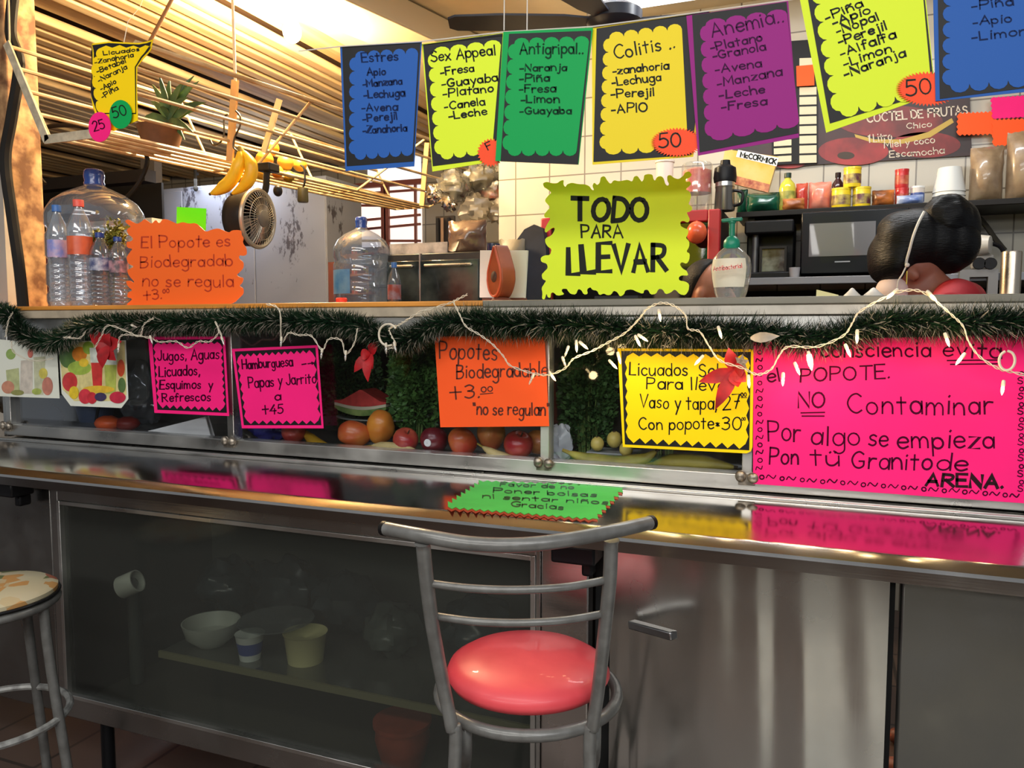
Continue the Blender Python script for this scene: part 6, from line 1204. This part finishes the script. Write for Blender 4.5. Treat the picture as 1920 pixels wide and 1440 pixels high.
# bags heaped at the far end of the rack
FILM = clear('bag_film_hazy', (.84, .84, .80), .07, .3, body=.18, body_col=(.34, .32, .28), graze=.2); FILM2 = clear('bag_film_warm', (.8, .78, .7), .08, .3, body=.4, body_col=(.26, .23, .19), graze=.2)
RS = mat('snack_red', sr(176, 74, 54), .4, color2=sr(120, 84, 60), noise_scale=26); GY = mat('snack_grey', sr(124, 116, 96), .4, color2=sr(88, 86, 72), noise_scale=14); FOIL = mat('foil', (.75, .75, .76), .15, 1.0)
BGp = 'snack bags heaped at the far end of the wire rack'
for i, (px, py, r, mt, lab) in enumerate(((848, 346, 30, GY, 'grey snack bag by the wooden slat of the rack'), (862, 352, 22, RS, 'reddish snack bag low in the heap'), (900, 330, 30, GY, 'grey green snack bag under the lime sign corner'), (918, 360, 28, RS, 'bright red snack bag at the front of the heap'), (940, 330, 24, GY, 'pale snack bag under the green sign'), (952, 318, 18, mat('snack_orange', sr(206, 104, 74), .4, noise_amt=.3), 'orange tipped snack bag at the very end of the heap'), (890, 392, 30, FILM2, 'clear crinkled bag hanging beneath the heap'), (934, 396, 24, FILM2, 'clear crinkled bag hanging at the rack corner'))):
    Yv2 = 4.35 + .06 * (i % 5); c = PY(px, py, Yv2); m_ = MPP(px, Yv2); t2 = thing('snack_bag', lab, 'bag', tuple(c), BGp); b = MB(); b.ell(c, r * m_, r * m_ * .7, r * m_ * .9, 24, 16, jit=.5, js=2.2, seed=40 + i); b.build('bag_film', FILM if mt not in (FILM2,) else FILM2, t2, smooth=30)
    if mt is not FILM2: b = MB(); b.ell(c - Vector((0, 0, .1 * r * m_)), r * m_ * .78, r * m_ * .5, r * m_ * .66, 20, 12, jit=.5, js=2.2, seed=40 + i); b.build('contents', mt, t2, smooth=50)
for lab, px, py in (('shiny foil bag hanging beside the wooden slat', 812, 364), ('shiny foil bag hanging next to the clear bag', 843, 378)):
    c = PY(px, py, 4.5); bag('foil_bag', lab, 'bag', c, .05, .03, .06, FOIL, px, 'foil bags under the wire rack', jit=.5, js=4)
# ------------------------------------------------------------------ back of the kitchen
GB = mat('locker_paint', sr(158, 164, 178), .5, noise_amt=.06, noise_scale=3); nt = GB.node_tree; bs = nt.nodes['Principled BSDF']
tc = nt.nodes.new('ShaderNodeTexCoord'); mp = nt.nodes.new('ShaderNodeMapping'); mp.inputs['Scale'].default_value = (1, 1, .45); nt.links.new(tc.outputs['Object'], mp.inputs[0])
n1 = nt.nodes.new('ShaderNodeTexNoise'); n1.inputs['Scale'].default_value = 16; n1.inputs['Detail'].default_value = 6; n1.inputs['Roughness'].default_value = .7; nt.links.new(mp.outputs[0], n1.inputs['Vector'])
n2 = nt.nodes.new('ShaderNodeTexNoise'); n2.inputs['Scale'].default_value = 2.6; nt.links.new(mp.outputs[0], n2.inputs['Vector'])
ad = nt.nodes.new('ShaderNodeMath'); ad.operation = 'MULTIPLY'; nt.links.new(n1.outputs['Fac'], ad.inputs[0]); nt.links.new(n2.outputs['Fac'], ad.inputs[1])
cr = nt.nodes.new('ShaderNodeValToRGB'); cr.color_ramp.elements[0].position = .315; cr.color_ramp.elements[0].color = (*sr(124, 131, 150), 1); cr.color_ramp.elements[1].position = .35; cr.color_ramp.elements[1].color = (*sr(62, 62, 74), 1)
nt.links.new(ad.outputs[0], cr.inputs[0]); nt.links.new(cr.outputs[0], bs.inputs['Base Color'])
LY = 5.0; lx0, lx1 = cx(300, LY), cx(614, LY)
t = thing('metal_locker', 'large blue grey metal locker with black peeling paint', 'locker', (lx0, LY, 0))
MB().box(lx0, lx1, LY + .01, LY + .5, 0, 2.55).build('locker_body', GB, t, bevel=.004)
for a, c in ((lx0 + .01, cx(348, LY)), (cx(350, LY), cx(480, LY)), (cx(482, LY), lx1 - .004)): MB().box(a, c, LY, LY + .0095, .04, 2.52).build('door_leaf', GB, t, bevel=.004)
p = PY(372, 352, LY); b = MB(); b.tube([(p.x, LY - .03, p.z), (p.x, LY - .03, p.z + .22)], .012, 8); b.ell((p.x, LY - .03, p.z - .01), .02, .02, .024, 10, 8); b.box(p.x - .01, p.x + .01, LY - .03, LY - .001, p.z + .1, p.z + .12); b.build('handle', DARK, t)
MB().box(lx1 + .001, lx1 + .06, LY + .02, LY + .5, 0, 1.9).build('side_strip', mat('side_redbrown', sr(110, 62, 54), .5), t)
m = MB().box(cx(274, 4.9), cx(299, 4.9), 4.9, 4.98, 0, 3.0).build('trim_3', mat('column_grey', sr(92, 86, 80), .6)); struct(m)
# window with bars at the rear
WYv = 6.79; a = PY(612, 360, WYv); c = PY(792, 462, WYv)
m = MB().box(a.x, c.x, WYv - .012, WYv, c.z, a.z).build('window_1', mat('window_daylight', (.9, .8, .76), .5, emit=(1.0, .86, .80), emit_s=.95)); struct(m)
BRD = mat('bar_redbrown', sr(120, 66, 60), .5); b = MB()
for px in (716, 722): q = PY(px, 400, WYv - .03); b.box(q.x, q.x + .05, WYv - .05, WYv - .02, c.z, a.z)
for k, yv in enumerate((362, 384, 410, 432, 452, 460)): q = PY(700, yv, WYv - .03); b.bar((a.x, WYv - .035, q.z + .03 * math.sin(k * 2.1)), (c.x, WYv - .035, q.z - .04 * math.sin(k * 1.7)), .022)
for px in (626, 668, 778): q = PY(px, 400, WYv - .03); b.box(q.x, q.x + .02, WYv - .05, WYv - .02, c.z, a.z)
b.box(a.x - .05, c.x + .05, WYv - .06, WYv - .01, c.z - .06, c.z); b.box(a.x - .05, c.x + .05, WYv - .06, WYv - .01, a.z, a.z + .05)
m = b.build('trim_4', BRD); struct(m)
a = PY(742, 282, WYv); c = PY(790, 342, WYv); m = MB().box(PY(690, 300, WYv).x, c.x, WYv - .012, WYv, c.z, a.z).build('window_2', mat('window_daylight_cool', (.8, .85, .95), .5, emit=(.86, .92, 1.0), emit_s=.8)); struct(m)
# steel work table with jug, oven and clutter
WZ = 1.465; wx0, wx1 = cx(618, 3.1), cx(1000, 3.1)
t = thing('work_table', 'steel work table behind the ledge under the water jug and oven', 'table', (wx0, 3.4, 0))
MB().box(wx0, wx1, 3.05, 3.58, WZ - .03, WZ - .001).build('tabletop', STEEL_DARK, t)
for xx in (wx0 + .05, wx1 - .09):
    for yy in (3.08, 3.5): MB().box(xx, xx + .04, yy, yy + .04, 0, WZ - .03).build('leg', STEEL_DARK, t)
t, x, r, H = jug('blue capped water jug on the work table beside the locker', 680, 407, 572, 52, 3.29, WZ, 'b')
b = MB(); b.lathe([(r * 1.004, H * .24), (r * 1.004, H * .44)], (x, 3.29, WZ), 40, cap=False); 
b = MB(); vs = [(x + r * 1.006 * math.cos(q), 3.29 + r * 1.006 * math.sin(q), WZ + zz) for zz in (H * .22, H * .46) for q in [math.radians(218 + 60 * i / 12) for i in range(13)]]; b.add(vs, [(i, i + 1, i + 14, i + 13) for i in range(12)]); b.build('wrapper', mat('jug_label', sr(60, 130, 190), .3, color2=sr(120, 170, 206), noise_scale=12), t, recalc=False)
b = MB(); p = PY(640, 566, 2.5); b.lathe([(.020, 0), (.022, .03), (.018, .035), (.001, .035)], (cx(641, 2.5), 2.5, LZ), 16); tag(b.build('red_stopper', mat('cap_scarlet', sr(214, 60, 46), .4)), 'small red stopper on the wood ledge before the jug', 'stopper')
def small_bottle(px, y0, Y, zb, label, film, capm, lab, rp):
    x = cx(px, Y); r = rp * MPP(px, Y); h = PY(px, y0, Y).z - zb; t = thing('water_bottle', label, 'bottle', (x, Y, zb)); b = MB(); b.lathe([(r * .9, 0), (r, .01), (r, h * .62), (r * .8, h * .75), (r * .35, h * .88), (r * .33, h * .92)], (x, Y, zb), 22, cap=False); b.build('bottle_body', film, t, smooth=50)
    b = MB(); b.lathe([(r * .42, h * .90), (r * .42, h), (.001, h)], (x, Y, zb), 14); b.build('cap', capm, t); b = MB(); b.lathe([(r * 1.01, h * .3), (r * 1.01, h * .58)], (x, Y, zb), 22, cap=False); b.build('wrapper', lab, t)
small_bottle(740, 492, 3.12, WZ, 'small blue capped bottle beside the jug on the work table', WATERD, CAPB, mat('label_greyred', sr(150, 130, 140), .4, color2=sr(150, 70, 60), noise_scale=30), 12.5)
ox0, ox1, oz1 = cx(722, 3.3), cx(897, 3.3), PY(800, 474, 3.3).z
t = thing('steel_oven', 'dark steel countertop oven with two glass doors behind the ledge', 'oven', (ox0, 3.4, WZ))
MB().box(ox0, ox1, 3.33, 3.57, WZ, oz1).build('oven_case', mat('oven_case', sr(58, 58, 56), .4, .4, noise_amt=.3), t, bevel=.004)
dm = cx(786, 3.3)
for a_, c_ in ((ox0 + .005, dm - .004), (dm + .004, ox1 - .005)):
    MB().box(a_, c_, 3.31, 3.328, WZ + .01, oz1 - .035).build('glass_door', mat('oven_glass', sr(34, 42, 44), .15, color2=sr(70, 78, 76), noise_scale=7, coat=.6), t, bevel=.003)
    b = MB(); b.tube([(a_ + .03, 3.295, oz1 - .06), (c_ - .03, 3.295, oz1 - .06)], .007, 8)
    for xx in (a_ + .03, c_ - .03): b.tube([(xx, 3.295, oz1 - .06), (xx, 3.31, oz1 - .06)], .004, 6)
    b.build('handle', ALU, t)
MB().box(dm - .0035, dm + .0035, 3.31, 3.329, WZ + .005, oz1).build('door_divider', ALU, t)
a = cx(735, 3.35); c = cx(842, 3.35); zt = PY(790, 456, 3.35).z
t = thing('baking_tray', 'pale dented tray lying on the dark oven', 'tray', (a, 3.45, oz1)); b = MB(); b.box(a, c, 3.34, 3.5, oz1 + .001, oz1 + .01); b.build('tray_base', ALU, t); b = MB(); b.box(a, c, 3.336, 3.34, oz1 + .001, zt); b.build('tray_rim', mat('tray_pale', sr(206, 196, 184), .4, color2=sr(110, 106, 100), noise_scale=12), t)
t = thing('knife_rack', 'dark narrow rack of knives standing on the oven', 'knife rack', (cx(822, 3.45), 3.45, oz1)); z1 = PY(822, 402, 3.45).z
MB().box(cx(808, 3.45), cx(842, 3.45), 3.51, 3.53, oz1 + .001, z1).build('rack_back', mat('rack_dark', sr(46, 38, 32), .6), t)
for px in (813, 822, 834): MB().box(cx(px - 3, 3.45), cx(px + 2, 3.45), 3.50, 3.508, oz1 + .02, z1 - .01).build('knife_blade', mat('knife_brown', sr(120, 96, 76), .4, .3) if px == 822 else BLACK, t)
packet('plastic_bag', 'brown crinkled bag on the oven beside the knife rack', 'bag', [(842, 410), (912, 473)], 3.44, .06, mat('bag_brown', sr(120, 96, 78), .22, color2=sr(84, 64, 54), noise_scale=9, coat=.5), group=None, seed=51, jit=.5, zb=oz1 + .001)
packet('plastic_bag', 'tan bag standing behind the clay avocado holder', 'bag', [(936, 416), (984, 560)], 3.52, .06, mat('bag_tan', sr(132, 122, 100), .4, noise_amt=.25), group=None, seed=52, jit=.2, zb=WZ)
b = MB(); p = PY(925, 466, 2.42); b.lathe([(.018, LZ), (.018, p.z - .03), (.022, p.z - .02), (.022, p.z + .016), (.001, p.z + .018)], (p.x, 2.42, 0), 18); tag(b.build('blue_capped_bottle', mat('bottle_navy', sr(36, 46, 84), .25, coat=.5)), 'navy blue capped bottle behind the white napkins', 'bottle')
# far clutter seen below the rack
b = MB(); a = PY(38, 330, 4.2); c = PY(272, 350, 4.2); b.box(a.x, c.x, 4.2, 4.3, PY(150, 350, 4.2).z, PY(150, 328, 4.2).z); m = b.build('trim_5', mat('dark_beam', sr(40, 34, 30), .6)); struct(m)
t = thing('red_cabinet', 'dark red metal cabinet behind the water bottles', 'cabinet', (cx(70, 3.6), 3.8, 0))
MB().box(cx(42, 3.6), cx(272, 3.6), 3.62, 4.1, 0, PY(70, 444, 3.6).z).build('cabinet_body', mat('cabinet_maroon', sr(98, 20, 30), .4), t, bevel=.005)
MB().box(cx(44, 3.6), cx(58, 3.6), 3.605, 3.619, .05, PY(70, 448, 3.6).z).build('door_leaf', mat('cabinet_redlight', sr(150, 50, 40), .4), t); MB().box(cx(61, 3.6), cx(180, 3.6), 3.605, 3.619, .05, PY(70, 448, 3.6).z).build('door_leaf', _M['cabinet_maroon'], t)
b = MB(); a = PY(64, 425, 3.5); c = PY(250, 425, 3.5); b.box(a.x, c.x, 3.64, 3.75, PY(90, 444, 3.6).z + .002, PY(90, 419, 3.6).z); tag(b.build('fluorescent_tube_box', mat('box_pale', sr(176, 176, 172), .5)), 'long pale box lying on the dark red cabinet', 'box')
m = MB().box(-6.5, cx(272, 4.4), 4.6, 4.62, 1.5, PY(150, 350, 4.5).z).build('wall_dark_recess', mat('recess_dark', sr(30, 28, 28), .8)); struct(m)
# ------------------------------------------------------------------ ceiling fittings
bp = PY(520, -4, 3.35); bp = Vector((-2.45, 3.25, 2.86))
t = thing('ceiling_bulb', 'bright warm bulb glowing on the ceiling above the wire rack', 'lamp', tuple(bp))
b = MB(); b.lathe([(.001, .05), (.03, .05), (.034, .10), (.06, .19), (.001, .19)], bp, 18, cap=False); b.build('lamp_holder', mat('holder_white', sr(220, 210, 190), .5), t)
b = MB(); b.ell(bp + Vector((0, 0, .0)), .045, .045, .055, 16, 12); b.build('glass_bulb', mat('bulb_glow', (1, .9, .7), .4, emit=(1.0, .80, .48), emit_s=40), t)
t = thing('ceiling_light', 'bright ceiling tube light above the yellow Colitis sign', 'ceiling light', (-.5, 3.9, 3.0))
MB().box(-1.15, .55, 3.72, 3.96, 3.02, 3.05).build('housing', WHITE, t); MB().box(-1.12, .52, 3.74, 3.94, 2.995, 3.019).build('diffuser', mat('diffuser_glow', (1, 1, 1), .5, emit=(.97, .98, 1.0), emit_s=2.2), t)
hb = PY(1152, 34, 3.1)
t = thing('ceiling_fan', 'black ceiling fan with flat blades over the counter', 'ceiling fan', (hb.x, hb.y, hb.z))
FB = mat('fan_black', sr(40, 44, 56), .35); b = MB(); b.lathe([(.001, -.05), (.08, -.045), (.11, -.02), (.11, .02), (.07, .045), (.03, .05), (.001, .05)], hb, 30, cap=False); b.build('motor', FB, t, smooth=40)
b = MB(); b.tube([hb + Vector((0, 0, .045)), (hb.x, hb.y, 3.05)], .016, 10); b.build('downrod', FB, t)
for ang in (math.radians(180) + YAW - .03, YAW + .06 - math.radians(8), math.radians(95), math.radians(-75) - .5):
    d = Vector((math.cos(ang), math.sin(ang), 0)); s = Vector((-d.y, d.x, .12)); b = MB(); vs = [hb + d * r_2 + s * w * k + Vector((0, 0, -.015 + zz)) for zz in (0, .008) for r_2, w in ((.10, .03), (.2, .05), (.45, .062), (.63, .055), (.66, .035)) for k in (-1, 1)]; fs = []
    for i in range(4): q = 2 * i; fs += [(q, q + 1, q + 3, q + 2), (q + 10, q + 12, q + 13, q + 11), (q, q + 2, q + 12, q + 10), (q + 1, q + 11, q + 13, q + 3)]
    b.add(vs, fs + [(0, 10, 11, 1), (8, 9, 19, 18)]); b.build('blade', FB, t)
b = MB(); p = PY(668, 52, 4.2); b.bar(p + Vector((-.04, 0, 0)), p + Vector((.10, 0, .01)), .02); b.bar(p + Vector((-.0, 0, 0)), p + Vector((-.0, 0, -.10)), .02); b.bar(p + Vector((.045, 0, 0)), p + Vector((.03, 0, -.10)), .014); b.bar(p + Vector((.02, 0, 0)), (p.x + .02, p.y, 3.0), .02); tag(b.build('ceiling_bracket', mat('bracket_tan', sr(176, 140, 90), .6)), 'small tan bracket fixed under the ceiling beam', 'bracket')
# ------------------------------------------------------------------ people
def bodymesh(H, head_tilt, arms, T, hunch=(0, 0, 0)):
    """one closed figure; x to its own right-hand side, y forward, z up; T maps to the world"""
    b = MB(); zc = H - .125
    nk = Vector((0, -.01, H - .26)); R3 = Euler((-head_tilt, 0, 0)).to_matrix()
    hv = Vector(hunch)
    def hp(x, y, z): return nk + hv + R3 @ (Vector((x, y, z)) - nk)
    b.ell(hp(0, -.012, zc + .025), .075, .096, .098, 22, 16, R3); b.ell(hp(0, .024, zc - .045), .060, .070, .078, 18, 12, R3); b.ell(hp(0, .045, zc - .098), .034, .034, .026, 14, 10, R3)
    b.tube([hp(0, .086, zc + .015), hp(0, .104, zc - .018), hp(0, .114, zc - .036)], [.010, .014, .017], 10); b.ell(hp(0, .094, zc - .070), .024, .014, .008, 12, 8, R3); b.ell(hp(0, .091, zc - .082), .020, .014, .008, 12, 8, R3)
    for s in (-1, 1):
        b.ell(hp(s * .077, -.008, zc - .012), .010, .020, .032, 12, 8, R3); b.ell(hp(s * .030, .078, zc + .026), .022, .012, .008, 10, 8, R3); b.ell(hp(s * .040, .056, zc - .030), .022, .026, .020, 10, 8, R3)
    b.tube([hp(0, -.012, zc - .06), hp(0, -.016, H - .25), (0, -.01, H - .31)], [.052, .050, .062], 16)
    sh = H - .315
    b.tube([(-.15, -.01, sh - .015), (-.08, -.01, sh + .012), (.08, -.01, sh + .012), (.15, -.01, sh - .015)], [.050, .058, .058, .050], 14)
    for z, rx, ry in ((sh - .10, .155, .10), (sh - .22, .140, .098), (sh - .36, .13, .10), (sh - .50, .155, .115), (sh - .58, .15, .11)): b.ell((0, 0, z), rx, ry, .13, 20, 12)
    for s in (-1, 1):
        b.tube([(s * .085, 0, sh - .58), (s * .095, .01, H * .27), (s * .10, -.01, H * .16), (s * .10, -.01, .07)], [.080, .056, .050, .036], 14)
        b.tube([(s * .10, -.05, .035), (s * .105, .06, .035), (s * .11, .15, .025)], [.035, .038, .026], 12)
        S_ = Vector((s * .175, -.01, sh - .03)); E = Vector(arms[0]) ; E.x *= s; Wp = Vector(arms[1]); Wp.x *= s
        b.tube([S_, S_.lerp(E, .5), E, E.lerp(Wp, .3), Wp], [.048, .042, .036, .036, .025], 14)
        d = (Wp - E).normalized(); side = d.cross(Vector((0, 0, 1))).normalized(); dn = side.cross(d) * -1
        b.ell(Wp + d * .05, .038, .038, .038, 12, 8); b.tube([Wp, Wp + d * .09], [.026, .034], 10)
        for k, (o, L) in enumerate(((-.030, .066), (-.010, .078), (.011, .074), (.031, .058))):
            q = Wp + d * .085 + side * o; b.tube([q, q + d * L * .5 + Vector((0, 0, -.004)), q + d * L * .8 + Vector((0, 0, -.022)), q + d * L * .9 + Vector((0, 0, -.038))], [.010, .0095, .009, .008], 8)
        q = Wp + d * .035 - side * s * -.035; b.tube([q, q + side * s * .028 + d * .03, q + side * s * .03 + d * .06 + Vector((0, 0, -.012))], [.012, .011, .009], 8)
    b.v = [tuple(T @ Vector(v)) for v in b.v]
    return b, hp
def remesh(o, vox, sm=6):
    r = o.modifiers.new('skin', 'REMESH'); r.mode = 'VOXEL'; r.voxel_size = vox; r.use_smooth_shade = True
    s = o.modifiers.new('smooth', 'SMOOTH'); s.factor = .5; s.iterations = sm
    return o
HAIR = mat('hair_black', sr(15, 15, 18), .42, spec=.4, bump=.25, bump_scale=40, stretch=(1.5, 1.5, 8))
def skin(name, c, c2): return mat(name, c, .5, color2=c2, noise_scale=9, sss=.12)
SK1 = skin('skin_warm', sr(150, 90, 70), sr(132, 74, 58)); SK2 = skin('skin_tan', sr(186, 122, 92), sr(164, 100, 74))
def child(o, root):
    o.parent = root; o.matrix_parent_inverse = Matrix.Identity(4); return o
def facing(d):       # yaw that turns local +y onto direction d
    return math.atan2(-d.x, d.y)
# ---- woman behind the ledge
WY = 2.72
ear = PY(1709, 512, WY - .07)
fd = (rgt * -.80 + fwd * .60).normalized(); yaw = facing(fd)
Rz = Matrix.Rotation(yaw, 4, 'Z')
H = 1.66; tilt = .78; HU = Vector((0, .03, -.05))
nk = Vector((0, -.01, H - .26)); R3 = Euler((-tilt, 0, 0)).to_matrix(); el = nk + HU + R3 @ (Vector((-.077, -.008, H - .137)) - nk)   # local left ear
# the ear nearer the customers is the left one when facing image left
off = ear - (Rz @ el); T = Matrix.Translation((off.x, off.y, 0)) @ Rz; dz = off.z
H += dz
b, hp = bodymesh(H, tilt, ((.235, .02, H - .62), (.17, .27, H - .60)), T, HU)
root = tag(remesh(b.build('person', SK1, None), .0075), 'person with a black hair bun and red top seen from behind at the microwave', 'person')
def hl(px, py, Y, rxp, rzp, ry, mb, rot=0):
    c = PY(px, py, Y); m_ = MPP(px, Y); mb.ell(c, rxp * m_, ry, rzp * m_, 24, 18, Matrix.Rotation(-yaw * 0 + YAW, 3, 'Z') @ Matrix.Rotation(rot, 3, 'Y'))
hb_ = MB(); HY = WY + .005
hl(1716, 452, HY, 68, 60, .104, hb_); hl(1676, 476, HY, 40, 58, .104, hb_, .15); hl(1666, 492, HY - .01, 30, 42, .10, hb_); hl(1656, 478, HY + .05, 20, 40, .09, hb_); hl(1752, 452, HY, 56, 58, .092, hb_); hl(1790, 452, HY, 42, 54, .075, hb_, -.2); hl(1764, 486, HY, 44, 26, .07, hb_, .3); hl(1690, 430, HY, 40, 34, .085, hb_)
child(remesh(hb_.build('hair', HAIR), .006, 8), root)
bn = MB(); c = PY(1776, 412, HY - .02); m_ = MPP(1776, HY)
bn.ell(c, 46 * m_, .066, 47 * m_, 26, 18, Matrix.Rotation(YAW, 3, 'Z'), jit=.10, js=3); bn.ell(PY(1800, 428, HY), 34 * m_, .06, 52 * m_, 22, 16, Matrix.Rotation(YAW, 3, 'Z'))
child(remesh(bn.build('hair_bun', HAIR), .005, 5), root)
tz = H - .315
rb = MB()
for z, rx, ry in ((tz - .10, .168, .115), (tz - .22, .155, .112), (tz - .36, .146, .115), (tz - .50, .168, .128)): rb.ell((0, 0, z), rx, ry, .13, 22, 12)
rb.tube([(-.175, -.01, tz - .03), (-.09, -.014, tz + .006), (.09, -.014, tz + .006), (.175, -.01, tz - .03)], [.058, .066, .066, .058], 16)
for s in (-1, 1): rb.tube([(s * .175, -.01, tz - .03), (s * .215, .0, tz - .17)], [.060, .054], 14)
rb.v = [tuple(T @ Vector(v)) for v in rb.v]
child(remesh(rb.build('red_top', mat('cloth_red', sr(170, 16, 34), .7, noise_amt=.2, noise_scale=14)), .009, 5), root)
WS = mat('strap_white', sr(226, 222, 214), .5)
bs_ = MB(); bs_.tube(catmull([PY(x, y, WY - d_) for x, y, d_ in ((1733, 397, .096), (1722, 418, .112), (1712, 444, .116), (1705, 470, .108), (1700, 488, .098), (1699, 498, .094))], 6), .0042, 6); child(bs_.build('mask_strap', WS), root)
bs_ = MB(); bs_.tube(catmull([PY(x, y, WY - d_) for x, y, d_ in ((1700, 497, .096), (1692, 514, .098), (1684, 528, .092), (1682, 550, .088))], 6), .0026, 6); bs_.ell(PY(1701, 497, WY - .10), .007, .006, .007, 10, 8); child(bs_.build('mask_strap', WS), root)
mk = MB(); mk.ell(PY(1672, 546, WY - .02), .045, .06, .05, 18, 12, Matrix.Rotation(YAW, 3, 'Z')); child(mk.build('face_mask', mat('mask_pale', sr(230, 206, 200), .6)), root)
ap = MB(); ap.tube(catmull([PY(x, y, WY - d_) for x, y, d_ in ((1757, 550, .10), (1772, 540, .095), (1792, 531, .08), (1812, 531, .05), (1826, 538, .02))], 6), .006, 6); child(ap.build('apron_strap', WS), root)
er = MB(); p = PY(1701, 508, WY - .105); er.tube([p, p + Vector((0, 0, -.04))], .002, 6); child(er.build('earring', mat('gold', (.8, .6, .3), .25, 1.0)), root)
# ---- man half hidden behind the soap dispenser
MY = 3.12
fd = (rgt * .80 - fwd * .60).normalized(); Rz = Matrix.Rotation(facing(fd), 4, 'Z'); hc = PY(1324, 546, MY)
H2 = hc.z + .115; b, hp = bodymesh(H2, .12, ((.23, .0, H2 - .62), (.20, .22, H2 - .70)), Matrix.Translation((hc.x, hc.y, 0)) @ Rz)
T2 = Matrix.Translation((hc.x, hc.y, 0)) @ Rz
root = tag(remesh(b.build('person', SK2, None), .0075), 'person with short dark hair peeking out beside the soap dispenser', 'person')
zc = H2 - .125; R3 = Euler((-.12, 0, 0)).to_matrix(); hm = MB()
hm.ell(hp(0, -.022, zc + .038), .079, .096, .098, 22, 16, R3); hm.v = [tuple(T2 @ Vector(v)) for v in hm.v]
# cut the hair cap to leave the forehead clear
o = hm.build('hair', mat('hair_dark', sr(34, 30, 28), .55, bump=.3, bump_scale=160)); child(o, root)
bm = bmesh.new(); bm.from_mesh(o.data); pl = T2 @ hp(0, -.018, zc + .07); nrm = (T2.to_3x3() @ (R3 @ Vector((0, .9, -.32)))).normalized()
bmesh.ops.bisect_plane(bm, geom=bm.verts[:] + bm.edges[:] + bm.faces[:], plane_co=pl, plane_no=nrm, clear_outer=True); bmesh.ops.holes_fill(bm, edges=bm.edges[:]); bm.to_mesh(o.data); bm.free()
for s in (-1, 1):
    e = MB(); e.ell(T2 @ hp(s * .031, .082, zc + .006), .010, .010, .007, 12, 8); child(e.build('eye', mat('eye_dark', sr(40, 26, 20), .2)), root)
    e = MB(); e.tube([T2 @ hp(s * .014, .094, zc + .030), T2 @ hp(s * .032, .092, zc + .038), T2 @ hp(s * .050, .078, zc + .030)], [.004, .006, .003], 8); child(e.build('eyebrow', _M['hair_dark']), root)
sb = MB(); tz = H2 - .315
for z, rx, ry in ((tz - .10, .168, .115), (tz - .22, .155, .112), (tz - .36, .146, .115), (tz - .50, .168, .128)): sb.ell((0, 0, z), rx, ry, .13, 22, 12)
sb.tube([(-.175, -.01, tz - .03), (-.09, -.014, tz + .006), (.09, -.014, tz + .006), (.175, -.01, tz - .03)], [.058, .066, .066, .058], 16)
sb.v = [tuple(T2 @ Vector(v)) for v in sb.v]; child(remesh(sb.build('shirt', mat('cloth_grey', sr(96, 100, 110), .8)), .010, 5), root)
